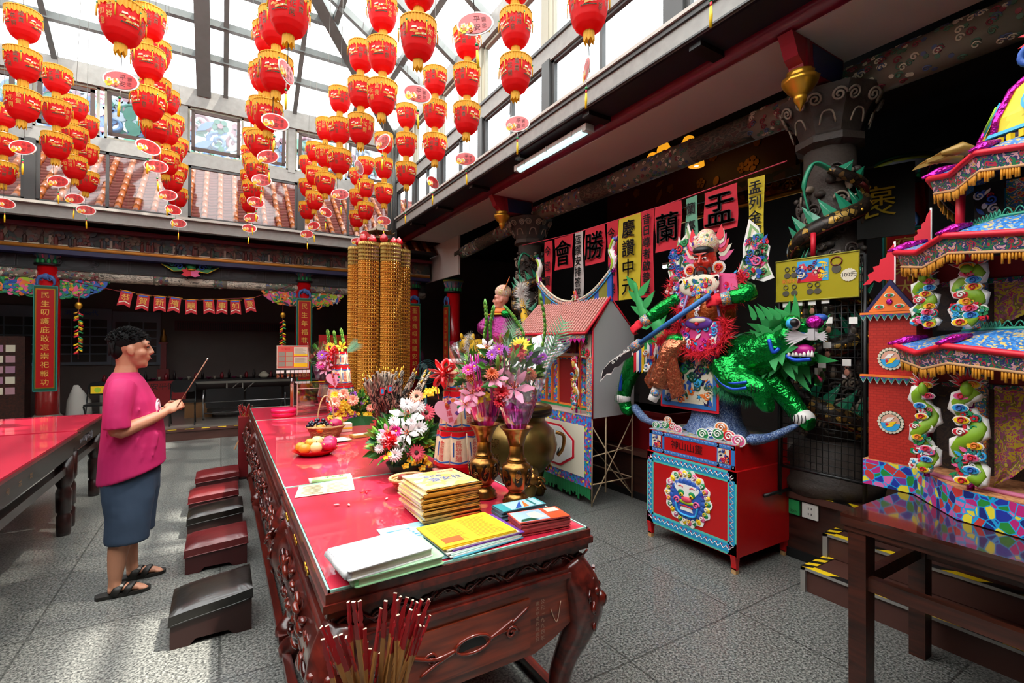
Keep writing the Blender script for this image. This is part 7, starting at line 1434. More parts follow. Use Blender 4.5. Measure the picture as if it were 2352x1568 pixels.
BP = pattern('mosaic_big', ['c02a7a', '1c2a7a', '2a8a3a', 'd060a8', '2438a0', 'e8d83a', 'c83a3a', '7a3a9a', 'd86aa8'], 26, 'voronoi', .35, grout='1fa0dc', gw=.05, coat=.3)
root = thing('paper_mansion', (3.0, .4, .853), 'multi-storey paper mansion with blue tiled eaves, gold fringes and mosaic base on the dark table', 'paper house'); oB = Vec((3.0, .4, .853))
def W2(x, y, z): return Vec((x, y, z))-oB
pl = [(3.07, 1.06), (2.79, .81), (2.73, .55), (2.73, -.7), (3.65, -.7), (3.65, 1.29), (3.07, 1.29)]
MB().m(BP).prism(pl, -oB+Z*.854, X, Y, .136).m(pattern('straw_floor', ['c98a5a', 'b5754a', 'd89a6a'], 60, 'voronoi', .6)).prism(pl, -oB+Z*.99, X, Y, .004).build('mosaic_base', root)
RPATH = lambda o: [Vec((3.5, 1.08+o, 0)), Vec((2.97-o, 1.02+o, 0)), Vec((2.70-o, .78+o*.5, 0)), Vec((2.66-o, .3, 0)), Vec((2.66-o, -.7, 0))]
def dens(P_, n=10): return [P_[i]+(P_[i+1]-P_[i])*k/n for i in range(len(P_)-1) for k in range(n)]+[P_[-1]]
BTILE = pattern('blue_tile', ['3a7fc8', '2f6ab0', '4f94d4', '2f6ab0', 'd8b86a'], 120, 'voronoi', .4); VAL = pattern('rose_valance', ['2a2a6a', 'b8203f', '1f7a4a', '2a2a6a', 'e0a8b0', 'c8a03a'], 38, 'noise', .5); GFR = mat('gold_fringe', 'd8901c', .6)
def eave(z, sc, c=Vec((3.1, .25, 0)), nm='eave'):
    P_ = dens([c+(p-c)*sc for p in RPATH(.06)]); Q_ = dens([c+(p-c)*sc*.8 for p in RPATH(-.02)]); n = len(P_)
    def lift(i): d = min(abs(i-10), abs(i-20)); return .035*max(0, 1-d/5)
    U = [p+Z*(z+lift(i))-oB for i, p in enumerate(P_)]; I = [q+Z*(z+.10)-oB for q in Q_]
    MB().m(BTILE).sheet([U, I]).build(nm, root); MB().m(CRIM).tube([p-Z*.004 for p in U], .014, 6).build('red_piping', root)
    mb = MB().m(VAL); L_ = [p-Z*.016+(i_-p)*.02 for p, i_ in zip(U, I)]; B_ = [p-Z*.085+(i_-p)*.1 for p, i_ in zip(U, I)]; mb.sheet([L_, B_]); mb.m(mat('braid', 'd0a070', .6)).tube(B_, .007, 5)
    R = random.Random(int(z*100))
    for i in range(n-1):
        for k in range(5):
            if (i*5+k) % 9 < 7: p = B_[i]+(B_[i+1]-B_[i])*(k/5); mb.m(GFR).tube([p, p-Z*R.uniform(.025, .05)], .0045, 4)
    mb.build('gold_fringe', root)
    mb = MB().m(mat('rail_green', '3fa88a', .5)); e_ = (Q_[-1]-Q_[-2]).normalized(); J = [q+Z*(z+.105)-oB for q in Q_]; mb.tube(J, .007, 5)
    for i in range(n-1):
        L = (J[i+1]-J[i]).length; m_ = max(1, int(L/.035))
        for k in range(m_): a_ = J[i]+(J[i+1]-J[i])*k/m_; b_ = J[i]+(J[i+1]-J[i])*(k+1)/m_; mid = (a_+b_)/2; mb.tube([a_, a_*.7+b_*.3+Z*.025, mid+Z*.032, a_*.3+b_*.7+Z*.025, b_], .0028, 4).tube([a_*.65+b_*.35, mid+Z*.014, a_*.35+b_*.65], .0025, 4)
    mb.m(SKYB).tube([j-Z*.012 for j in J], .007, 5); mb.build('scalloped_railing', root)
    mb = MB(); R = random.Random(5)
    for q in (10, 20): MB().m(FOILM).tube([U[q]+(I[q]-U[q])*.5+Z*.01, U[q]+(I[q]-U[q])*.2+Z*.012, U[q]-(I[q]-U[q])*.12+Z*.012], [.008, .022, .006], 6).build('magenta_foil', root)
eave(1.59, 1.0); eave(2.06, 1.0); eave(2.40, .85)
RB = mat('mansion_red_wall', '8a1216', .5)
for z0, z1, s_ in ((.995, 1.55, 0), (1.70, 2.02, 0), (2.17, 2.36, .1)):
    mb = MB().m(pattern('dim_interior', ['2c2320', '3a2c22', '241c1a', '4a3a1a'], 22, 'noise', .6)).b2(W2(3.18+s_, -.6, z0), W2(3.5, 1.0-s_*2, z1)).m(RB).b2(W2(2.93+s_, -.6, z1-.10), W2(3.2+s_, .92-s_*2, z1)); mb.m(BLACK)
    for k, ch in enumerate('官守'): mb.text(ch, W2(2.928+s_, .52-.14*k, z1-.05), -Y, Z, .075)
    mb.m(VAL).b2(W2(2.92+s_, -.6, z1-.12), W2(2.93+s_, .9-s_*2, z1-.10)).build('storey_wall', root)
    cu = pattern('curtain_print', ['d8c02a', 'c83a7a', 'd8c02a', 'b05a8a', '8a7a2a', 'e0d060'], 30, 'noise', .6); h = z1-z0
    for y0, sg in ((.74-s_, -1), (-.3, 1)):
        g = [[W2(2.925+s_+.012*sin(u*12), y0+sg*(.02+(.26*(1-v)**.7)*u), z1-.12-(h-.13)*v) for u in [i/6 for i in range(7)]] for v in [j/8 for j in range(9)]]; MB().m(cu).sheet(g).build('floral_curtain', root)
    MB().m(FLOR).b2(W2(2.9+s_, .74-s_, z0), W2(2.93+s_, .80-s_, z1)).m(SKYB).b2(W2(2.905+s_, .80-s_, z0), W2(2.93+s_, .82-s_, z1-.03)).build('painted_pier', root)
    if s_ == 0:
        dragon_post(root, W2(2.90, .95, z0), h*.86, .10, 3+int(z0*10)); dragon_post(root, W2(2.80, .765, z0), h*.9, .115, 4+int(z0*10))
    else: MB().m(CRIM).tube([W2(2.9, .83, z0-.06), W2(2.92, .83, z1)], .018, 8).build('red_post', root); mb = MB().m(BLACK).b2(W2(2.975, .70, z0), W2(2.98, .80, z1)).m(CREAM); ornament(mb, W2(2.97, .75, z0+.08), -Y, Z, .07, .14, [WHITE, CRIM, BLUE, CREAM], 14, 4, .003, .03); mb.build('figure_panel', root)
MB().m(mat('pink_cloth', 'c86a8a', .6)).tube(curve([W2(2.98, .98, 1.0), W2(2.86, .75, 1.0), W2(2.83, .4, 1.0), W2(2.82, -.4, 1.0)], 5), .018, 6, flat=.6).build('pink_drape', root)
for y, x in ((.80, 2.78), (.87, 2.84)):
    mb = MB(); p = W2(x+.05, y-.05, 2.47); d = Vec((-.45, .75, .1)); mb.m(mat('phoenix', '8a6a2a', .4, metal=.3)).tube([p, p+d*.06+Z*.02, p+d*.14], [.02, .03, .012], 8)
    for k in range(7): flame(mb, p+d*(.02*k), d+Vec((0, 0, .9-.2*k)), .08 if k > 4 else .05, .03, [mat('phoenix'), DGOLD, mat('phoenix'), CREAM][k % 4], (-1, -.3, 0), .2)
    mb.build('phoenix_finial', root)
mb = MB().m(pattern('dome_cloth', ['d8c01a', 'd8c01a', 'e0cc30', 'c8b01a'], 5, 'noise', .5, bump=.3)); dc = W2(3.12, .42, 2.52); mb.lathe(dc, [(.36, 0), (.35, .08), (.3, .2), (.2, .3), (.1, .36), (.06, .38)], 8, smooth=False, sy=1.12); dm = mb.build('dome_roof', root)
mb = MB()
for k in range(8):
    a_ = 2*pi*k/8; R_ = [(.36, 0), (.35, .08), (.3, .2), (.2, .3), (.1, .36)]
    mb.m(FOILM).tube([dc+Vec((r*1.01*cos(a_), r*1.13*sin(a_), z)) for r, z in R_], .014, 6)
    b_ = a_+pi/8; mb.m(SKYB).disc(dc+Vec((.312*cos(b_), .35*sin(b_), .13)), .07, Vec((-sin(b_), cos(b_), 0)), Vec((-cos(b_)*.35, -sin(b_)*.35, .95)), .006, 18).m(LIME).disc(dc+Vec((.318*cos(b_), .357*sin(b_), .13)), .055, Vec((-sin(b_), cos(b_), 0)), Vec((-cos(b_)*.35, -sin(b_)*.35, .95)), .006, 18)
mb.m(INDIGO).lathe(dc, [(.375, -.06), (.37, 0)], 8, smooth=False, sy=1.12).m(SKYB).lathe(dc, [(.385, 0), (.38, .015)], 8, smooth=False, sy=1.12)
for k in range(56): a_ = 2*pi*k/56; mb.m(YEL).box(dc+Vec((.37*cos(a_), .415*sin(a_), -.03)), (.018, .018, .03), a_)
mb.build('dome_trim', dm)
mb = MB().m(BLUE).spiral(W2(2.95, .6, 2.86), -Y, Z, .06, .014, 1.5).m(GREEN).lathe(W2(3.12, .42, 2.88), [(.1, 0), (.14, .02), (.09, .06)], 14)
for k in range(11): a_ = rad(-10+k*20); flame(mb, W2(3.05, .52, 2.97)-X*.002*k, -Y*cos(a_)+Z*sin(a_), .15, .05, [CRIM, YEL][0], (-1, 0, 0), 0); flame(mb, W2(3.045, .52, 2.97)-X*.002*k, -Y*cos(a_)+Z*sin(a_), .10, .02, YEL, (-1, 0, 0), 0)
mb.m(YEL).disc(W2(3.02, .52, 2.97), .05, -Y, Z, .01, 14).m(LIME).disc(W2(3.008, .52, 2.97), .04, -Y, Z, .01, 14); mb.build('sun_finial', root)
# red brick paper tower with flags (part of the mansion group but separate)
root = thing('paper_tower', (3.18, 1.165, .99), 'red brick-printed paper tower with round bird medallions and triangular gable left of the mansion', 'paper house'); BRK = brick('red_brick_paper', 'b02418', 'bc2c1e', '9c1c14', .03, .014, 'yz', .5, .0016)
MB().m(BRK).b2((-.105, -.115, .005), (.10, .10, .80)).build('brick_body', root)
BRK2 = ZZ = None
for z in (.22, .56):
    mb = MB().m(DGREEN).disc((-.106, -.005, z), .06, -Y, Z, .004, 26).m(CREAM)
    for k in range(20): t = 2*pi*k/20; mb.disc((-.111, -.005+.053*cos(t), z+.053*sin(t)), .0085, -Y, Z, .001, 6)
    mb.m(mat('medal_pink', 'd8a08a', .5)).disc((-.110, -.005, z), .043, -Y, Z, .003, 22).m(SKYB).prism([(.043*cos(t), .043*sin(t)) for t in [pi+pi*k/12 for k in range(13)]], (-.1132, -.005, z-.005), -Y, Z, .001).m(YEL).prism([(-.02, -.03), (.01, -.02), (.03, .01), (.0, .0)], (-.1145, -.005, z), -Y, Z, .001).m(WHITE).prism([(-.03, .0), (.0, .005), (.02, .03), (-.01, .025)], (-.1145, -.005, z), -Y, Z, .001).m(CRIM).disc((-.1145, .01, z-.012), .008, -Y, Z, .001, 8); mb.build('bird_medallion', root)
for z in (.46, .80):
    mb = MB().m(ORANGE).b2((-.135, -.13, z), (-.1, .13, z+.012)); 
    for k in range(8): y = .12-.033*k; mb.m(WHITE).prism([(-.0185, 0), (0, -.036), (.0185, 0)], (-.128, y-.005, z), -Y, Z, .002).m(TEAL).prism([(-.0165, 0), (0, -.031), (.0165, 0)], (-.1305, y-.005, z), -Y, Z, .002).m(PURP).prism([(-.009, 0), (0, -.016), (.009, 0)], (-.133, y-.005, z), -Y, Z, .001)
    mb.build('scalloped_cornice', root)
mb = MB().m(INDIGO).prism([(-.125, .81), (.125, .81), (0, .985)], (-.10, -.005, 0), -Y, Z, .02).m(ORANGE).prism([(-.098, .815), (.098, .815), (0, .952)], (-.121, -.005, 0), -Y, Z, .003)
for y, z in ((.04, .84), (-.05, .84), (-.005, .90)): mb.m(WHITE).disc((-.125, y, z), .024, -Y, Z, .002, 10, .012).m(GREEN).disc((-.1275, y, z), .019, -Y, Z, .002, 9, .009).m(CRIM).disc((-.13, y, z), .008, -Y, Z, .002, 7)
mb.m(FOILM).ball((-.127, -.005, .865), (.008, .016, .016), 10, 6); mb.build('gable', root)
for (x, y, z, s_, sy_), nm in (((3.12, 1.16, 1.975, 1, 1), 'red torn-edge paper pennant on the gable of the brick tower'), ((3.2, 1.03, 2.17, .85, .58), 'second red paper pennant beside the middle eave of the mansion')):
    root = thing('paper_pennant', (x, y, z), nm, 'flag'); MB().m(WHITE).tube([(0, 0, -.25), (0, 0, .21*s_)], .005, 6).build('stick', root)
    MB().m(CRIM).prism([(0, 0), (-.025, 0), (-.05, .01), (-.07, -.005), (-.095, .01), (-.115, -.01), (-.15, -.012), (-.12, .02), (-.125, .045), (-.095, .06), (-.1, .085), (-.07, .09), (-.065, .12), (-.04, .13), (-.03, .165), (0, .2)][::-1], (-.002, 0, 0), -Y*sy_, Z*s_, .003).build('pennant', root)
# ---------------------------------------------------------------- dragon columns
DSC = pattern('dragon_scales', ['2b211b', '3c2e24', '6b4f2a', '2b211b', 'b08a3c'], 26, 'voronoi', .4, grout='0f0b09', gw=.06, metal=.3); FIN = mat('fin_green', '23906a', .4, coat=.3)
def dragon_column(x, y, label, seed):
    root = thing('dragon_column', (x, y, .5), label, 'column'); f = Vec((-x, -y, 0)).normalized(); e = Vec((-f.y, f.x, 0)); e = e if e.dot(RT) > 0 else -e
    MB().m(STONE).lathe((0, 0, 0), [(.34, 0), (.36, .1), (.28, .16), (.3, .26), (.24, .34), (.2, .4)], 24).build('base', root); MB().m(STONE).cyl((0, 0, .35), .175, 2.35, 24).build('shaft', root)
    mb = MB().m(STONE).lathe((0, 0, 2.62), [(.18, 0), (.24, .03), (.24, .08), (.21, .1), (.25, .22), (.34, .36), (.36, .40), (.30, .42)], 8, smooth=False)
    for k in range(8):
        a_ = 2*pi*(k+.5)/8; d = Vec((cos(a_), sin(a_), 0)); t = Vec((-sin(a_), cos(a_), 0)); mb.m(STONEL); u = (Z+d*.5).normalized()
        for q in (-1, 1): mb.spiral(d*.31+t*q*.075+Z*2.93, t*q, u, .05, .009, 1.8, .008)
        mb.tube(curve([d*.245+t*-.05+Z*2.76, d*.27-t*.03+Z*2.84, d*.27+t*.03+Z*2.84, d*.245+t*.05+Z*2.76], 3), .007, 5)
    mb.build('scrolled_capital', root)
    pts = []; rs = []; N = 90
    for k in range(N+1):
        t = k/N; z = 2.42-1.95*t; ph = 1.35*sin(t*4.2*pi+.4)*(1 if t > .06 else t/.06); ro = .20+.055*abs(cos(t*4.2*pi+.4)); dv = f*cos(ph)+e*sin(ph); pts.append(dv*ro+Z*(z+.16*cos(t*8.4*pi+.8)*0)); rs.append(.034+.042*min(1, t*4))
    mb = MB().m(DSC).tube(pts, rs, 10); bd = mb.build('dragon_body', root)
    mb = MB().m(FIN)
    for k in range(2, N-2, 2):
        d = (pts[k+1]-pts[k-1]).normalized(); o = Vec((pts[k].x, pts[k].y, 0)).normalized(); s_ = d.cross(o).normalized(); s_ = s_ if s_.z > 0 else -s_
        b_ = pts[k]+s_*rs[k]*.8; L = rs[k]*2.3; mb.add([b_-d*.05, b_+d*.05, b_+s_*L+d*.03, b_+o*.012], [(0, 1, 3), (1, 2, 3), (2, 0, 3), (0, 2, 1)])
    mb.m(mat('fin_edge', '8fc0a8', .4))
    for k in range(2, N-2, 4): d = (pts[k+1]-pts[k-1]).normalized(); o = Vec((pts[k].x, pts[k].y, 0)).normalized(); s_ = d.cross(o).normalized(); s_ = s_ if s_.z > 0 else -s_; mb.tube([pts[k]+s_*rs[k]*.8+o*.01, pts[k]+s_*rs[k]*2.6+d*.03], .004, 4)
    mb.m(mat('belly_red', '5a1614', .5)).tube([p-Z*r*.6+Vec((p.x, p.y, 0)).normalized()*r*.55 for p, r in zip(pts[4:], rs[4:])], .018, 5); mb.build('green_fins', root)
    mb = MB().m(FIN).tube(curve([pts[0], pts[0]+e*-.1+Z*.04+f*.05, pts[0]-e*.16-Z*.12+f*.05, pts[0]-e*.13-Z*.3+f*.04], 5), [.03]*6+[.045]*5+[.02]*5, 6, flat=.4).m(GOLD)
    for k in range(6, N, 3): o = Vec((pts[k].x, pts[k].y, 0)).normalized(); mb.ball(pts[k]+o*rs[k]*.9, (.011, .011, .015), 6, 4)
    mb.build('gilt_scales', root)
    mb = MB(); R = random.Random(seed)
    for k in range(150):
        a_ = R.uniform(-1.7, 1.7); d = f*cos(a_)+e*sin(a_); t = Z.cross(d); o = d*.18+Z*R.uniform(.4, 2.5); mb.m([STONE, STONEL, STONE][k % 3])
        if k % 2: mb.spiral(o+d*.02, t*R.choice((-1, 1)), Z, R.uniform(.03, .07), .009, 1.6, .02)
        elif k % 4 == 0: mb.ball(o+d*.02, (.03, .03, R.uniform(.03, .07)), 7, 5).ball(o+d*.04+Z*.07, .022, 7, 5)
        else: mb.ball(o, (.04, .04, .03), 7, 5)
    mb.build('carved_clouds', root)
    mb = MB().m(STONEL)
    for k in range(9):
        a_ = -1.4+k*.35; d = f*cos(a_)+e*sin(a_); t = Z.cross(d); c_ = d*.24+Z*(.52+.12*(k % 2))
        for q in range(3): mb.tube([c_+t*(.09-.025*q)*cos(b_)+Z*(.09-.025*q)*sin(b_) for b_ in [pi*j/8 for j in range(9)]], .009, 5)
    mb.build('wave_carving', root); MB().m(CRIM).tube([f*.3-e*.1+Z*1.95, f*.3-e*.1+Z*1.78], .018, 8).build('red_tassel', root); return root
dragon_column(4.05, 1.93, 'near dark stone dragon column with green-finned coils behind the keychain rack', 3)
dragon_column(4.05, 6.2, 'far dark stone dragon column left of the row of banners', 8)
# bracket arms with gold lotus pendants
for y, label in ((6.1, 'gold lotus pendant under a red and blue bracket beside the far dragon column'), (1.86, 'gold lotus pendant under a red and blue bracket beside the near dragon column')):
    root = thing('lotus_bracket', (3.5, y, 3.4), label, 'bracket'); RL = mat('bracket_red', '8a0a1e', .4)
    MB().m(RL).prism([(-.20, .365), (.5, .365), (.5, .18), (.06, .12), (-.04, .1), (-.06, .18), (-.12, .22), (-.16, .30)], (0, .05, 0), X, Z, .1).build('red_arm', root); MB().m(mat('bracket_blue', '14224f', .4)).prism([(.06, .35), (.48, .35), (.48, .16), (.08, .15)], (0, -.052, 0), X, Z, .003).prism([(.06, .35), (.48, .35), (.48, .16), (.08, .15)], (0, .055, 0), X, Z, .003).build('blue_panel', root)
    MB().m(RL).cyl((0, 0, .1), .06, .26, 10).build('red_post', root)
    MB().m(GOLD).lathe((0, 0, 0), [(.004, -.12), (.02, -.08), (.035, -.06), (.045, -.03), (.04, -.015), (.075, .02), (.105, .07), (.115, .10), (.08, .105), (.075, .13), (.085, .15)], 24, lambda a, z: 1+(.08*abs(cos(5*a)) if z > 0 else 0)).build('gold_lotus', root)
root = thing('wall_plaque', at(2012, 467, x=5.6), 'dark plaque with one bright yellow character between the dragon column and the dim red column', 'plaque'); e_ = Vec((.34, -.94, 0)); MB().m(mat('plaque_black', '0f1512', .4)).prism([(-.3, -.35), (.3, -.35), (.3, .35), (-.3, .35)], (0, 0, 0), e_, Z, .03).m(BLACK).b2((-.02, .1, -2.5), (.04, .16, -.3)).build('board', root); MB().m(mat('yellow_character', 'd8c41e', .5)).text('褒', (-.05, -.02, 0), e_, Z, .34).build('character', root)
# ---------------------------------------------------------------- banners on their string
root = thing('banner_string', (3.85, 3.9, 3.06), 'thin pink cord with the row of calligraphy banners strung between the dragon columns', 'cord'); MB().m(PKG).tube([(0, 2.2, .04), (0, 1.0, -.02), (0, -.5, -.02), (0, -1.75, .03)], .006, 5).build('cord', root)
BR, BY, BW, BG = mat('banner_red', 'c81e32', .7), mat('banner_yellow', 'c9b21e', .7), mat('banner_white', 'c9c0bc', .7), mat('banner_green', '6aa88a', .7); INKB = mat('brush_ink', '0d0a0a', .6)
for y0, y1, zb, m, tx, lb in ((5.49, 5.32, 2.15, BR, '今宣寶懺', 'leftmost narrow red banner with small characters'), (5.25, 4.87, 2.61, BR, '會', 'wide red banner reading the assembly character, second from left'), (4.83, 4.66, 2.17, BW, '蓝饌安排答聖', 'narrow white banner with a column of characters'), (4.63, 4.26, 2.59, BR, '勝', 'wide red banner with one large character between white and narrow red ones'), (4.22, 4.06, 2.12, BR, '今朝結綵', 'narrow red banner just left of the wide yellow banner'), (4.04, 3.70, 2.12, BY, '慶讚中元', 'wide yellow banner with four characters'), (3.69, 3.52, 2.12, BR, '昔日尊者啟普度', 'narrow red banner right of the wide yellow banner'), (3.50, 3.17, 2.57, BR, '蘭', 'wide red banner with the orchid character'), (3.12, 2.98, 2.3, BG, '蘭臺勝會', 'narrow green banner behind the back flags'), (2.91, 2.57, 2.65, BR, '盂', 'wide red banner with the basin character above the warrior'), (2.47, 2.33, 2.23, BY, '盂列金經次第', 'rightmost narrow yellow banner beside the near dragon column')):
    yc, W_b, zt = (y0+y1)/2, y0-y1, 3.035; root = thing('banner', (3.84, yc, zt), lb, 'banner', 'calligraphy banners'); h = zt-zb; R = random.Random(int(yc*100)); k1 = R.uniform(0, 6)
    g = [[Vec((.01*sin(6*v+k1+u*3), W_b/2*(1-2*u), -h*v)) for u in [i/5 for i in range(6)]] for v in [j/10 for j in range(11)]]; cl_ = MB().m(m).sheet(g).build('cloth', root); n = len(tx)
    if n == 1: mb = MB().m(INKB); [mb.text(tx, (-.018, q*.008, -h/2+q*.004), -Y, Z, min(W_b, h)*.95) for q in (-1, 0, 1)]; mb.build('calligraphy', cl_)
    else: st = (h-.06)/n; mb = MB().m(INKB); [mb.text(tx, (-.018, q*.003, -h/2+q*.002), -Y, Z, min(W_b*.85, st*.95), .001, vertical=st) for q in (-1, 1)]; mb.build('calligraphy', cl_)
# ---------------------------------------------------------------- souvenir rack
root = thing('souvenir_rack', (3.6, 1.78, .5), 'black wire grid rack hung with keychain packets under the yellow sign', 'rack'); mb = MB().m(BLACK)
for y in (-.28, .28): mb.tube([(0, y, 0), (0, y, 1.72)], .014, 8)
for z in (.22, 1.72): mb.tube([(0, -.28, z), (0, .28, z)], .012, 6)
for k in range(14): y = -.26+.04*k; mb.tube([(0, y, .22), (0, y, 1.72)], .003, 4)
for k in range(30): z = .24+.05*k; mb.tube([(0, -.28, z), (0, .28, z)], .003, 4)
mb.tube([(-.2, -.28, .02), (.2, -.28, .02)], .014, 6).tube([(-.2, .28, .02), (.2, .28, .02)], .014, 6); mb.build('wire_grid', root)
root = thing('price_sign', (3.56, 1.79, 2.09), 'yellow keychain price sign with a photo and 100 tag above the wire rack', 'sign')
MB().m(mat('sign_yellow', 'a89a22', .25, coat=.8)).b2((-.004, -.275, -.15), (.004, .275, .15)).build('board', root); mb = MB().m(mat('sign_trim', 'b8b04a', .3)).tube([(-.006, .275, -.15), (-.006, -.275, -.15), (-.006, -.275, .15), (-.006, .275, .15)], .006, 4, closed=True)
KC = mat('charm_grey', '4f4a3f', .4)
for y, z in ((.19, .06), (.14, .06), (.20, -.07), (.14, -.07), (.03, -.07), (-.02, -.07)): mb.m(KC).disc((-.007, y, z-.02), .024, -Y, Z, .002, 12, .02).tube([(-.009, y+.016*cos(t), z+.025+.016*sin(t)) for t in [2*pi*k/10 for k in range(10)]], .003, 4, closed=True)
mb.m(SKYB).prism([(-.12, -.02), (.09, -.02), (.09, .13), (-.12, .13)], (-.005, 0, 0), -Y, Z, .002).m(CRIM).prism([(-.12, -.02), (.05, -.02), (.05, .05), (-.1, .04)], (-.007, 0, 0), -Y, Z, .001); ornament(mb, (-.008, .03, .06), -Y, Z, .17, .11, [CREAM, YEL, PKG, BLUE, DRED], 20, 3, .001, .04)
mb.m(ORANGE).text('客製木雕', (-.007, .16, -.005), -Y, Z, .035).m(YEL).text('平安', (-.0085, -.065, .05), -Y, Z, .05, .001, vertical=.06).m(KC).disc((-.007, -.14, .05), .03, -Y, Z, .002, 12).m(DRED).tube([(-.009, -.14+.035*cos(t), .10+.03*sin(t)) for t in [2*pi*k/12 for k in range(12)]], .004, 4, closed=True)
mb.m(CREAM).prism([(.045*(1+.1*(k % 2))*cos(2*pi*k/36), .04*(1+.1*(k % 2))*sin(2*pi*k/36)) for k in range(36)], (-.007, -.215, .0), -Y, Z, .002).m(BLACK).text('100元', (-.0095, -.215, .0), -Y, Z, .036); mb.build('sign_print', root)
for i, (px, py) in enumerate(((1806, 692), (1835, 688), (1865, 686), (1896, 682), (1903, 728), (1960, 728), (1900, 785), (1888, 830), (1945, 825), (1880, 845))):
    p = at(px, py, x=3.565); charm(tuple(p), ['first keychain packet from the left directly under the yellow sign', 'second keychain packet from the left under the yellow sign', 'third keychain packet under the yellow sign, above the beast\'s brow', 'fourth keychain packet under the yellow sign, above the beast\'s eye', 'keychain packet behind the beast\'s magenta nose', 'green charm packet at the right of the wire rack', 'keychain packet beside the beast\'s whiskers', 'lower keychain packet behind the beast\'s chin', 'packet with a ring at the lower right of the wire rack', 'lowest keychain packet behind the beast\'s jaw'][i], 'charms on the wire rack', KC if i % 2 else PCH, pi*1.5, 1.25)
root = thing('outlet_box', (3.752, 1.98, .39), 'white double socket with a green 220V plate on the platform riser', 'socket'); MB().m(mat('outlet_white', 'c9c6bf', .4)).b2((-.015, -.12, -.055), (0, -.01, .055)).b2((-.012, .01, -.055), (0, .09, .055)).m(GREEN).b2((-.013, .01, -.02), (0, .09, .02)).m(BLACK).text('220V', (-.0135, .05, -.038), -Y, Z, .025).text('220V', (-.0135, .05, .038), -Y, Z, .025); mb = MB(); 
MB().m(mat('outlet_white')).b2((-.018, -.1, -.04), (-.014, -.03, .04)).m(BLACK).b2((-.0185, -.08, .012), (-.018, -.074, .028)).b2((-.0185, -.06, .012), (-.018, -.054, .028)).b2((-.0185, -.08, -.028), (-.018, -.074, -.012)).b2((-.0185, -.06, -.028), (-.018, -.054, -.012)).build('socket_plate', root)
MB().m(mat('outlet_white')).b2((-.015, -.12, -.055), (0, -.01, .055)).m(GREEN).b2((-.015, .01, -.055), (0, .09, .055)).m(BLACK).text('220V', (-.0155, .05, -.03), -Y, Z, .025).build('cover', root)
root = thing('bucket', (4.1, 2.2, .5), 'white plastic bin with a teal mark on the platform beside the red pedestal', 'bin'); MB().m(mat('bin_white', '9a9794', .4)).lathe((0, 0, 0), [(.07, 0), (.085, .3), (.08, .3)], 18).m(TEAL).ball((-.07, .03, .2), (.015, .025, .04), 8, 5).build('body', root)
# ---------------------------------------------------------------- lamps and dim furniture of the main hall
root = thing('tube_light', (3.12, 4.37, 3.79), 'weatherproof fluorescent batten hung under the clerestory soffit at right', 'lamp')
MB().m(mat('batten_wood', '8a5a3c', .6)).b2((.0, -.62, .03), (.08, .62, .06)).build('wooden_batten', root); MB().m(mat('housing', 'b5b3ac', .5)).b2((-.05, -.66, -.02), (.05, .66, .02)).m(mat('housing')).b2((-.055, -.68, -.05), (.055, -.62, .02)).b2((-.055, .62, -.05), (.055, .68, .02)).build('housing', root)
MB().m(mat('diffuser_glow', 'bfe8ea', .3, emit=1.0)).tube([(-.01, -.62, -.035), (-.01, .62, -.035)], .038, 10, flat=.9).build('diffuser', root)
mb = MB().m(mat('housing'))
for y in (-.45, 0, .45): MB().m(mat('housing')).b2((-.06, y-.01, -.03), (-.045, y+.01, .02)).build('clip', root)
root = thing('chandelier', (4.42, 3.75, 3.85), 'cluster of small yellow shaded pendant lamps behind the painted beam', 'lamp'); SH = mat('lamp_shade', 'd8901c', .4, emit=.9); BU = mat('lamp_bulb', 'ffd890', .4, emit=14)
for y, z in ((.15, .05), (-.2, .0), (.32, -.01), (-.3, -.24)): s_ = MB().m(SH).lathe((0, y, z), [(.085, -.04), (.078, .015), (.05, .07), (.01, .09)], 16).build('shade', root); MB().m(BU).ball((0, y, z-.015), .034, 10, 6).build('bulb', s_)
MB().m(BLACK).tube([(0, -.35, .2), (0, .35, .2)], .01, 6).build('bar', root)
root = thing('name_plaque', (5.0, 4.1, 3.75), 'long dark red name plaque with gilt brush strokes high behind the painted beam', 'plaque'); mb = MB().m(mat('plaque_red', '3f0f0e', .4)).b2((0, -1.4, -.35), (.05, 1.4, .35)); mb.build('board', root)
mb = MB().m(RELIEF).b2((-.02, -1.45, .28), (.0, 1.45, .4)).b2((-.02, -1.45, -.4), (.0, 1.45, -.30)); mb.build('carved_border', root); mb = MB().m(DGOLD)
for k, y in enumerate((.9, .3, -.35, -.95)): ornament(mb, (-.005, y, 0), -Y, Z, .3, .4, [DGOLD], 3, k+2, .01, .13, False)
mb.build('gilt_strokes', root)
GREL = pattern('gold_relief', ['a8781e', 'c8942c', '6b4a12', 'd8aa3a', '8a6018'], 12, 'voronoi', .4, metal=.5, bump=1)
root = thing('gilt_lintel', (5.4, 4.0, 3.5), 'gilt carved lintel across the main hall behind the banners', 'lintel'); mb = MB().m(GREL).b2((0, -1.3, -.16), (.08, 1.5, .2)).m(GOLD).tube([(-.02, -1.3, -.19), (-.02, 1.5, -.19)], .03, 8).tube([(-.02, -1.3, .22), (-.02, 1.5, .22)], .02, 8); mb.build('relief_panel', root)
mb = MB(); ornament(mb, (-.01, .1, .02), -Y, Z, 2.7, .3, [DGOLD, GREL, GOLD], 150, 7, .03, .12); mb.build('figures', root)
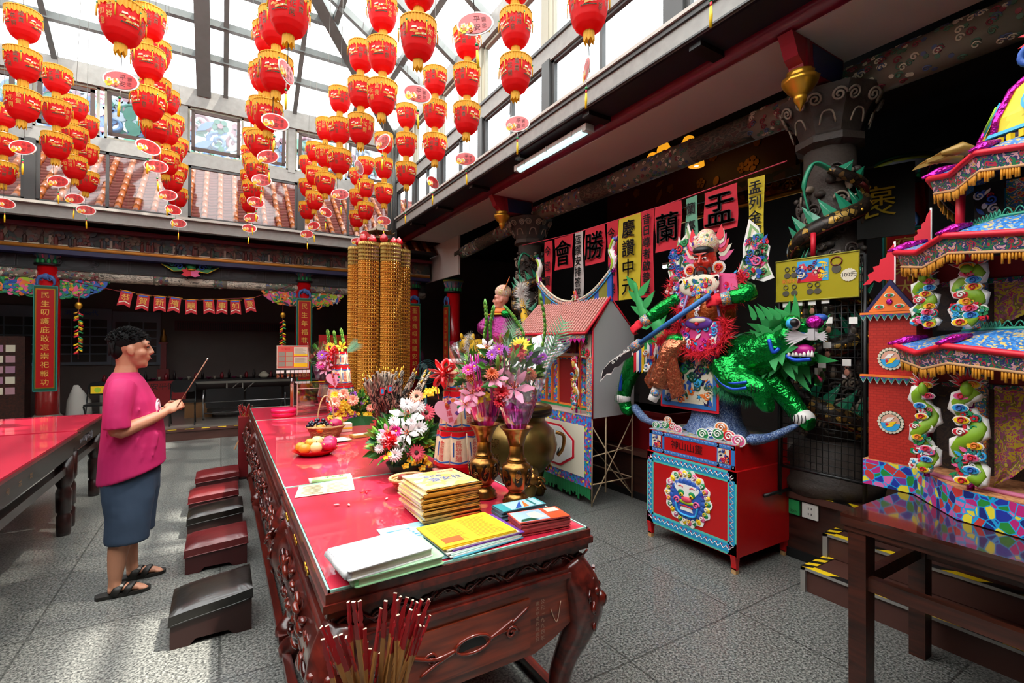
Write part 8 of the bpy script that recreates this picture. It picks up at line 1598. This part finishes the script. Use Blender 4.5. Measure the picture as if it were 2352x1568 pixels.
for (y0, y1, z, x), lb in (((5.3, 4.5, 2.85, 6.0), 'dim fluorescent tube in the main hall behind the left banners'), ((3.0, 2.45, 3.15, 5.8), 'fluorescent tube in the main hall behind the large red banner')): root = thing('hall_tube_lamp', (x, (y0+y1)/2, z), lb, 'lamp'); MB().m(mat('tube_glow', 'dff2f5', .3, emit=16)).tube([(0, -(y0-y1)/2, 0), (0, (y0-y1)/2, 0)], .02, 8).build('tube', root); MB().m(WHITE).b2((-.03, -(y0-y1)/2, .025), (.03, (y0-y1)/2, .06)).tube([(0, 0, .05), (0, 0, 4.19-z)], .008, 5).build('fitting', root)
root = thing('votive_lights', (6.3, 3.1, 1.6), 'column of tiny golden votive lights in the dark hall beside the warrior', 'votive lights'); MB().m(mat('votive_frame', '3a2a10', .5)).b2((.02, -.35, -1.1), (.1, .35, .9)).build('frame', root); mb = MB().m(mat('votive_glow', 'e8a030', .4, emit=3))
for i in range(14):
    for j in range(24):
        if (i*7+j*5) % 3: mb.ball((0, -.32+.05*i, -.9+.07*j), .012, 5, 3)
o = stuff(mb.build('lights', root))
root = thing('altar_shelf', (6.6, 4.2, .5), 'dark altar shelf with dim golden figures in the main hall behind the warrior', 'altar'); MB().m(DARKW).b2((-.4, -1.6, 0), (.6, 1.8, .9)).m(DRED).b2((-.42, -1.6, .7), (-.4, 1.8, .9)).build('shelf', root)
R = random.Random(12)
for k in range(16): y = -1.5+.2*k; MB().m([DGOLD, GREL, DRED][k % 3]).lathe((R.uniform(-.2, .1), y, .9), [(.07, 0), (.06, .1), (.08, .2), (.04, .3), (.05, .36), (.0, .42)], 10).build('figure', root)
root = thing('incense_cabinet', (4.05, 3.9, .5), 'red lacquered cabinet on the main platform behind the white-walled paper temple', 'cabinet'); MB().m(mat('cabinet_red', '7a1016', .35)).b2((-.2, -.55, 0), (.3, .7, .42)).m(DRED).b2((-.22, -.57, .38), (.3, .72, .42)).build('body', root)
# ---------------------------------------------------------------- lanterns
LR = mat('lantern_red', 'ea1216', .5, trans=.55); LG = mat('lantern_fringe', 'e0a81c', .6, trans=.3); LGD = mat('lantern_gold_print', 'c9a04a', .4)
LPROF = [(.10, .118), (.124, .10), (.126, .06), (.124, .02), (.118, -.02), (.106, -.06), (.086, -.092), (.06, -.11), (.034, -.118)]
def lrad(z):
    for (r0, z0), (r1, z1) in zip(LPROF, LPROF[1:]):
        if z1 <= z <= z0: return r0+(r1-r0)*(z0-z)/(z0-z1)
    return .1
def lantern_proto(pairs):
    root = thing('lantern', (0, 0, 0), 'x', 'lantern', 'red lanterns under the skylight')
    pr = []; z = .10
    while z > -.115: pr += [(lrad(z)+.0015, z), (lrad(z-.005)-.0008, z-.005)]; z -= .01
    MB().m(LR).lathe((0, 0, 0), [(.02, .135), (.09, .125), (.12, .11)]+pr+[(.034, -.118)], 32, lambda a, q: 1-.035*abs(cos(3*a))**10 if q < .1 else 1).build('body', root)
    mb = MB().m(LG); K = 72; g = [[((.127+.006*(i % 2))*cos(2*pi*i/K), (.127+.006*(i % 2))*sin(2*pi*i/K), zz-(.008*((i*7) % 3) if zz < .08 else 0)) for i in range(K+1)] for zz in (.118, .10, .07)]; mb.sheet(g, False)
    mb.tube([(.129*cos(2*pi*k/24), .129*sin(2*pi*k/24), .112) for k in range(24)], .006, 5, closed=True).m(WHITE).lathe((0, 0, .12), [(.06, 0), (.05, .02), (.02, .03)], 14); mb.build('gold_fringe', root)
    mb = MB().m(LG); g = [[((.036+.003*(i % 2))*cos(2*pi*i/24), (.036+.003*(i % 2))*sin(2*pi*i/24), zz-(.012*((i*5) % 3) if zz < -.14 else 0)) for i in range(25)] for zz in (-.112, -.135, -.16)]; mb.sheet(g, False).build('base_tassel', root)
    mb = MB()
    for k in range(6): a = 2*pi*k/6+pi/6; p = Vec((.138*cos(a), .138*sin(a), .07)); MB(); mb.m(GREEN).ball(p, .006, 6, 4).m(LG).tube([p-Z*.005, p-Z*.03, p-Z*.08], [.003, .006, .004], 5)
    stuff(mb.build('side_tassels', root)); mb = MB().m(LGD)
    for k in range(6):
        a0 = 2*pi*k/6+pi/6+pi/6
        if k % 2 == 0:
            t1, t2 = pairs[(k//2) % len(pairs)]
            for j, (tx, da) in enumerate(((t1, -.22), (t2, .22))):
                mb.text(tx, (0, 0, 0), X, Z, .042, fn=lambda x, y, a0=a0, da=da, j=j: ((lrad(y+.025-.03*j)+.0035)*cos(a0-da+x/.125), (lrad(y+.025-.03*j)+.0035)*sin(a0-da+x/.125), y+.025-.03*j), vertical=.05)
        else:
            for j in range(9): x, y = (-.03+.012*j, .02*sin(j*1.7)); q = lambda xx, yy: ((lrad(yy)+.004)*cos(a0+xx/.125), (lrad(yy)+.004)*sin(a0+xx/.125), yy); mb.m([LGD, CREAM, ORANGE][j % 3]).add([q(x-.018, y), q(x+.018, y+.004), q(x+.014, y+.014), q(x-.014, y+.012)], [(0, 1, 2, 3)]).m(DGREEN).add([q(x-.01, -.028), q(x+.01, -.028), q(x, -.02)], [(0, 1, 2)])
    mb.build('gold_lettering', root); return root
LP = [lantern_proto([('富貴', '花開'), ('吉祥', '如意')]), lantern_proto([('吉祥', '如意'), ('富貴', '花開')])]
def tag_proto():
    root = thing('prayer_tag', (0, 0, 0), 'x', 'tag', 'oval tags under the lanterns')
    MB().m(WHITE).disc((0, .002, 0), .105, X, Z, .004, 28, .068).build('white_rim', root); mb = MB()
    for y, s_, ux in ((-.0035, 1, X), (.0035, -1, -X)): mb.m(mat('tag_red', 'c81e1e', .35, coat=.5)).disc((0, y, 0), .094, ux, Z, .001, 26, .058).m(ORANGE); ornament(mb, (s_*-.05, y-s_*.0012, -.01), ux, Z, .06, .06, [ORANGE, YEL, CREAM], 7, 3, .001, .035); mb.m(DRED).text('平安', (s_*.01, y-s_*.002, 0), ux, Z, .04, .001, vertical=.045).text('褒忠', (s_*.05, y-s_*.002, 0), ux, Z, .03, .001, vertical=.034)
    mb.build('printed_oval', root); MB().m(GREEN).ball((0, 0, -.12), .01, 8, 5).m(CRIM).tube([(0, 0, -.13), (0, 0, -.15)], .006, 6).m(YEL).tube([(0, 0, -.15), (0, 0, -.19), (0, 0, -.25)], [.006, .009, .007], 6).m(WHITE).tube([(0, 0, -.07), (0, 0, -.12)], .0012, 4).build('tassel', root); return root
TP = tag_proto()
LROWS = [(-2.45, 'far left edge lantern row', [(7.35, 0), (8.75, 1)]), (-1.6, 'leftmost lantern row', [(6.15, .12), (7.24, .1), (8.01, .15), (8.61, .6)]), (-.61, 'lantern row above the praying man', [(4.22, .2), (5.52, .9), (6.09, .5), (7.2, .15), (7.96, .9), (8.81, .3)]), (.37, 'lantern row left of the golden tower', [(3.51, 1.4), (4.35, .35), (5.2, -.1), (5.99, .1), (6.96, .7), (7.86, 0), (8.59, .2)]), (1.2, 'lantern row in front of the golden tower', [(2.42, -.2), (3.32, .3), (4.27, 2.3), (5.02, 1.3), (6.04, .1), (6.98, .9), (7.89, 2.8), (8.54, .1)]), (2.04, 'lantern row beside the right clerestory windows', [(1.5, 1.5), (2.44, 1.5), (3.34, -.3), (4.24, .0), (5.05, .9), (6.02, 1.5), (7.0, .4), (8.06, -.3), (8.67, .1)])]
ORD = ['first', 'second', 'third', 'fourth', 'fifth', 'sixth', 'seventh', 'eighth', 'ninth']; POS = ['lowest', 'middle', 'topmost']
R = random.Random(77); nl = [0, 0]; nt_ = 0; cords = []
for x, rn, ys in LROWS:
    for i, (y, ta) in enumerate(ys):
        last = None; x += R.uniform(-.01, .01)
        for lv in range(3):
            z = 3.78+.372*lv; dv = Vec((x, y, z-HC)); dd = dv.dot(FW); px = 1176+FPX*dv.dot(RT)/dd; py = 784-FPX*dv.dot(UP)/dd
            if py < -70 or px < -70: continue
            k = R.randrange(2); o = LP[k] if nl[k] == 0 else copy_tree(LP[k]); nl[k] += 1; o.location = (x, y, z+.02); o.scale = (1, 1, 1.15); o.rotation_euler = (R.uniform(-.04, .04), R.uniform(-.04, .04), R.uniform(0, 6.28)); o['label'] = f'{POS[lv]} red lantern, {ORD[i]} string from the camera, {rn}'; last = o
        t = TP if nt_ == 0 else copy_tree(TP); nt_ += 1; t.location = (x+R.uniform(-.02, .02), y, 3.42); t.rotation_euler = (0, R.uniform(-.08, .08), ta-.4); cords.append((last or t, x, y)); t['label'] = f'oval red tag under {ORD[i]} string from camera, {rn}'
for last, x, y in cords: zc = SZ+SL*min(x-SX0, SX1-x, SY1-y)-.01; MB().m(mat('cord_grey', '5f5a54', .6)).tube([(0, 0, (3.48-last.location.z)/last.scale.z), (0, 0, (zc-last.location.z)/last.scale.z)], .003, 4).build('hanging_cord', last)
# ---------------------------------------------------------------- back portico furnishings
def board(nm, x0, x1, z0, z1, y, m, label, cat, nx, ny, pm, hdr=None, hm=None):
    root = thing(nm, ((x0+x1)/2, y, (z0+z1)/2), label, cat); w_, h = x1-x0, z1-z0; MB().m(m).b2((-w_/2, 0, -h/2), (w_/2, .03, h/2)).build('panel', root); mb = MB(); R = random.Random(int(x0*10))
    for i in range(nx):
        for j in range(ny): a = -w_/2+.05+(w_-.1)*i/nx; c = -h/2+.06+(h-.26)*j/ny; mb.m(pm[R.randrange(len(pm))]).b2((a, -.004, c), (a+(w_-.1)/nx-.025, 0, c+(h-.26)/ny-.025))
    if hdr: mb.m(hm).text(hdr, (0, -.006, h/2-.1), X, Z, min(.11, w_/len(hdr)*.9))
    mb.build('photographs', root); return root
PH = [mat('photo_a', '1c1a1c', .4), mat('photo_b', '2c2624', .4), mat('photo_c', '3a2624', .4)]; PBW = mat('poster_blue_white', '6f7684', .5)
board('poster', -4.2, -3.0, 1.15, 2.34, 13.05, PBW, 'photo poster on the back wall left of the red column', 'poster', 4, 5, PH); board('poster', -2.95, -1.99, 1.15, 2.32, 13.05, PBW, 'photo poster with blue title just right of the left red column', 'poster', 3, 5, PH, '清入Neo代', BLUE); board('poster', -2.05+.07, -1.15, 1.13, 2.28, 13.05, PBW, 'photo poster with round pictures behind the man, rightmost of the three', 'poster', 3, 5, PH)
root = thing('scroll_banner', (.45, 13.04, 2.0), 'long dim red scroll of written names on the back wall', 'banner'); MB().m(mat('scroll_red', '4f0f1c', .6)).b2((-1.35, 0, -.11), (1.35, .02, .11)).build('cloth', root); mb = MB().m(mat('scroll_ink', '2a0a10', .6))
for k in range(60): mb.b2((-1.3+k*.044, -.003, -.09), (-1.275+k*.044, 0, .08))
mb.build('written_names', root)
PC = mat('pennant_red', 'b30f1e', .6)
for k, (ch, px, py, tl) in enumerate(zip('恭賀新禧囍萬事如意', (288, 328, 367, 401, 439, 480, 510, 541, 574), (685, 694, 697, 699, 704, 703, 704, 705, 700), (.2, .1, .02, .12, -.02, -.05, .02, -.05, -.15))):
    p = at(px, py, y=9.92); root = thing('hanging_pennant', p, ['first', 'second', 'third', 'fourth', 'fifth', 'sixth', 'seventh', 'eighth', 'ninth'][k]+' red new-year pennant from the left in the nine-pennant garland', 'pennant', 'new-year pennants'); root.rotation_euler = (0, tl, 0)
    MB().m(PC).prism([(-.078, .12), (-.085, -.14), (0, -.10), (.085, -.14), (.078, .12)], (0, 0, 0), X, Z, .004).m(GOLD).tube([(-.1, 0, .12), (.1, 0, .12)], .008, 6).m(BLUE).b2((-.06, -.007, .09), (.06, -.004, .11)).m(CREAM).prism([(-.07, -.07), (0, -.04), (.07, -.07), (.07, -.085), (0, -.055), (-.07, -.085)], (0, -.005, 0), X, Z, .001).build('cloth', root); MB().m(GOLDT).text(ch, (0, -.007, .02), X, Z, .12).build('gold_character', root)
p0 = at(225, 655, y=10.0); root = thing('garland_cord', p0, 'thin red cord carrying the nine pennants below the white painted beam', 'cord'); MB().m(DRED).tube([at(q[0], q[1], y=q[2])-p0 for q in ((137, 640, 10.17), (270, 668, 9.92), (440, 690, 9.92), (585, 683, 9.92), (684, 650, 10.17))], .006, 5).build('cord', root)
for px, z0, z1, lb in ((181, 2.2, 1.35, 'string of toy firecrackers hanging beside the left red column'), (650, 2.15, 1.3, 'string of golden toy firecrackers hanging left of the second column')):
    p = at(px, 680, y=10.1); root = thing('firecracker_string', (p.x, 10.1, z0), lb, 'decoration'); mb = MB().m(DRED).tube([(0, 0, .2), (0, 0, z1-z0)], .006, 5).m(GOLD).ball((0, 0, 0), (.05, .03, .06), 8, 5); R = random.Random(px)
    for k in range(30): z = -.1-k*.022; mb.m([GOLD, CRIM, GREEN, YEL][k % 4]).tube([(0, 0, z), (R.choice((-1, 1))*.05, R.uniform(-.03, .03), z-.03)], .013, 6)
    mb.build('firecrackers', root)
BV = mat('bench_black', '0e0e10', .3, coat=.3); CH = mat('chrome', 'a8a8a8', .2, metal=.9)
root = thing('bench_seats', (1.1, 10.6, .18), 'row of black padded waiting seats on a chrome rail under the back offering table', 'bench')
for k in range(4): x = -1.35+k*.66; MB().m(BV).prism(rr(.62, .36, .04, c=(x+.31, .40)), (0, .05, 0), X, Z, .06).build('backrest', root); MB().m(BV).b2((x+.02, .08, .14), (x+.6, .5, .2)).build('seat', root)
MB().m(CH).tube([(-1.4, .0, .33), (1.3, .0, .33)], .012, 6).tube([(-1.4, .02, .12), (1.3, .02, .12)], .012, 6).build('rail', root)
for x in (-1.38, 0, 1.28): MB().m(CH).tube([(x, .05, .55), (x-.01, -.02, .4), (x, 0, 0)], .016, 6).m(BLACK).ball((x, 0, .02), .02, 6, 4).build('leg', root)
def fchair(x, y, label):
    root = thing('folding_chair', (x, y, .18), label, 'chair'); MB().m(BV).prism(rr(.36, .22, .06, c=(0, .66)), (0, .2, 0), X, Z, .03).build('backrest', root); MB().m(BV).b2((-.18, -.18, .4), (.18, .18, .43)).build('seat', root)
    for q in (-.18, .18): MB().m(BV).tube([(q, .2, .7), (q, -.15, 0)], .012, 6).build('leg', root); MB().m(BV).tube([(q, -.15, .4), (q, .2, 0)], .012, 6).build('leg', root)
fchair(-.58, 10.25, 'black folding chair behind the man\'s clasped hands'); fchair(-1.72, 10.35, 'black folding chair with a yellow sticker between the left column and the man')
root = thing('sticker', (-1.78, 10.52, .82), 'yellow printed sticker on the folding chair back near the left column', 'sticker'); MB().m(YEL).b2((-.09, -.006, -.06), (.09, 0, .06)).m(LIME).disc((0, -.0065, 0), .045, X, Z, .001, 10).build('sheet', root)
root = thing('offering_counter', (.3, 12.4, .18), 'long dark counter along the back wall crowded with bottles and bowls', 'table'); MB().m(mat('counter_dark', '1f1b1a', .4)).b2((-2.4, -.3, .62), (2.4, .3, .66)).build('top', root)
for x in (-2.3, -.2, .1, 2.3): MB().m(mat('counter_frame', '8a857c', .4)).tube([(x, -.28, .6), (x, -.28, 0)], .018, 6).tube([(x, -.28, .35), (x+.25, -.28, .6)], .012, 6).build('leg', root)
MB().m(mat('counter_frame')).b2((-2.4, -.31, .57), (2.4, -.29, .62)).build('edge', root)
R = random.Random(31); BT = [mat('jar_red', '7a1420', .3), mat('jar_magenta', '6a1440', .3), mat('jar_clear', '5a5654', .2), mat('jar_dark', '201416', .3), mat('jar_cream', '8f887a', .4)]
for k in range(34):
    x = -1.95+k*.122; kd = k % 4; root = thing(['jar', 'bottle', 'bowl', 'cup'][kd], (x+R.uniform(-.02, .02), 12.25+R.uniform(-.05, .15), .84), ['small red glass jar on the dim back counter', 'small dark bottle on the dim back counter', 'small offering bowl on the dim back counter', 'pale cup on the dim back counter'][kd], ['jar', 'bottle', 'bowl', 'cup'][kd], ['jars', 'bottles', 'bowls', 'cups'][kd]+' on the back counter'); s_ = R.uniform(.8, 1.2)
    MB().m(BT[[0, 3, 1, 4][kd]]).lathe((0, 0, 0), [[(.03, 0), (.04, .05), (.03, .1), (.012, .14)], [(.025, 0), (.028, .1), (.01, .15), (.01, .19)], [(.02, 0), (.05, .04), (.055, .05), (.0, .03)], [(.022, 0), (.03, .07), (.0, .06)]][kd], 10).build('vessel', root)
root = thing('porcelain_jar', (.82, 12.2, .84), 'squat pale round jar on the back counter', 'jar'); MB().m(CREAM).lathe((0, 0, 0), [(.06, 0), (.12, .06), (.06, .12), (.02, .15)], 18).build('vessel', root)
root = thing('statue_stand', (-1.05, 12.5, .84), 'tall dark red pedestal with a small golden statue on the back counter', 'statue'); MB().m(DRED).b2((-.1, -.1, 0), (.1, .1, .22)).b2((-.05, -.05, .22), (.05, .05, .75)).b2((-.08, -.08, .75), (.08, .08, .79)).build('pedestal', root); MB().m(DGOLD).lathe((0, 0, .79), [(.07, 0), (.06, .12), (.03, .18), (.04, .23), (.0, .3)], 10).build('figure', root)
root = thing('red_cloth_sign', (-.95, 12.05, .66), 'red cloth with black characters hung from the front of the back counter', 'sign'); MB().m(mat('cloth_red', '8f1418', .6)).b2((-.32, -.005, -.32), (.32, 0, .18)).m(BLACK).text('安平健合', (0, -.008, .06), X, Z, .14).build('cloth', root)
root = thing('slip_cabinet', (-2.95, 10.75, .18), 'dark wooden cabinet with rows of pink fortune slips at the left edge', 'cabinet'); MB().m(DTW).b2((-.6, 0, 0), (.22, .3, 1.53)).build('body', root)
for j in range(5):
    for i in range(4): MB().m([mat('slip_pink', 'b88a94', .6), CREAM, mat('slip_mauve', 'a87a92', .6)][(i*2+j) % 3]).b2((-.42+i*.14, -.012, .60+j*.17), (-.31+i*.14, 0, .71+j*.17)).build('slip_stack', root)
root = thing('rice_sack', (-2.05, 10.7, .18), 'white woven rice sack standing beside the left red column', 'sack'); mb = MB().m(mat('sack_white', 'a8a49c', .8)); loft(mb, [(0, 0, 0, .17, .1), (0, 0, .1, .18, .12), (0, 0, .45, .16, .1), (-.02, 0, .58, .1, .06), (-.04, 0, .72, .03, .02)], 14); mb.build('bag', root)
root = thing('carton', (-1.5, 11.0, .18), 'white carton box behind the folding chair near the left column', 'box'); MB().m(mat('carton_white', '9a958c', .7)).b2((-.3, -.2, 0), (.35, .2, .55)).build('box', root)
root = thing('carton', (-.35, 11.2, .18), 'brown carton under the back counter beside the bench', 'box'); MB().m(mat('carton_brown', '7a5430', .7)).b2((-.25, -.15, 0), (.2, .15, .26)).build('box', root)
root = thing('notice_board', (1.72, 9.05, 0), 'red notice board with gold framed portraits behind the far noodle tower', 'board'); MB().m(mat('notice_red', 'a3161a', .4)).b2((-.25, 0, .6), (.25, .03, 1.77)).m(DRED).b2((-.25, -.0, 0), (-.2, .03, .6)).b2((.2, 0, 0), (.25, .03, .6)).b2((-.3, -.15, 0), (.3, .18, .03)).build('panel', root); mb = MB()
for i in range(2):
    for j in range(4): mb.m(GOLD).prism(rr(.15, .16, .03, c=(-.1+.22*i, 1.5-.21*j)), (0, -.001, 0), X, Z, .003).m(PH[1]).prism(rr(.12, .13, .025, c=(-.1+.22*i, 1.5-.21*j)), (0, -.004, 0), X, Z, .002)
mb.m(GOLD).text('光明燈', (0, -.003, 1.69), X, Z, .09); mb.build('portraits', root)
root = thing('pedestal_fan', (3.26, 8.5, 0), 'teal pedestal fan standing right of the golden tower', 'fan'); FN = mat('fan_teal', '3f6f74', .4); MB().m(FN).lathe((0, 0, 0), [(.2, 0), (.2, .03), (.03, .06), (.02, .85)], 16).build('stand', root); mb = MB().m(FN)
for k in range(7): mb.tube([(r_*cos(t), -.06+.02*(k % 2), 1.1+r_*sin(t)) for r_ in [.22-.03*k] for t in [2*pi*j/24 for j in range(24)]], .004, 4, closed=True)
mb.ball((0, -.05, 1.1), (.05, .07, .05), 10, 6); mb.build('grille', root); mb = MB().m(mat('fan_blade', '8aa8a8', .3))
for k in range(3): a = k*2.09; mb.prism([(0, -.02), (.1, -.07), (.18, -.02), (.17, .04), (.08, .03)], (0, -.03, 1.1), Vec((cos(a), 0, sin(a))), Vec((-sin(a), 0, cos(a))), .004)
mb.build('blades', root)
root = thing('person', (4.38, 12.0, .5), 'distant person in a purple jacket seen from behind near the far doorway', 'person'); mb = MB().m(mat('jacket_purple', '5a2340', .7)); loft(mb, [(0, 0, .5, .15, .2), (0, 0, .8, .14, .22), (0, 0, .95, .08, .12), (0, 0, 1.0, .05, .06)], 14)
for q in (-1, 1): limb(mb, [(0, q*.2, .92), (.03, q*.26, .7), (.05, q*.22, .5)], [.06, .055, .04])
for q in (-1, 1): limb(mb, [(0, q*.1, .55), (0, q*.1, .3), (0, q*.1, 0)], [.09, .07, .05])
mb.ball((0, 0, 1.12), (.09, .08, .11), 12, 8); fused(mb, 'body', root, .02, 2); MB().m(HAIR).ball((.0, .02, 1.14), (.1, .09, .1), 12, 8).build('hair', root)
root = thing('hanging_notice', (4.12, 9.28, 1.22), 'cream calligraphy notice hung below the plain red column', 'notice'); MB().m(mat('notice_cream', 'a8987a', .6)).b2((-.12, 0, -.3), (.14, .02, .0)).m(INDIGO).b2((-.1, -.003, -.25), (.0, 0, -.04)).m(BLACK).text('佛光', (.07, -.004, -.14), X, Z, .07, .001, vertical=.08).build('sheet', root)
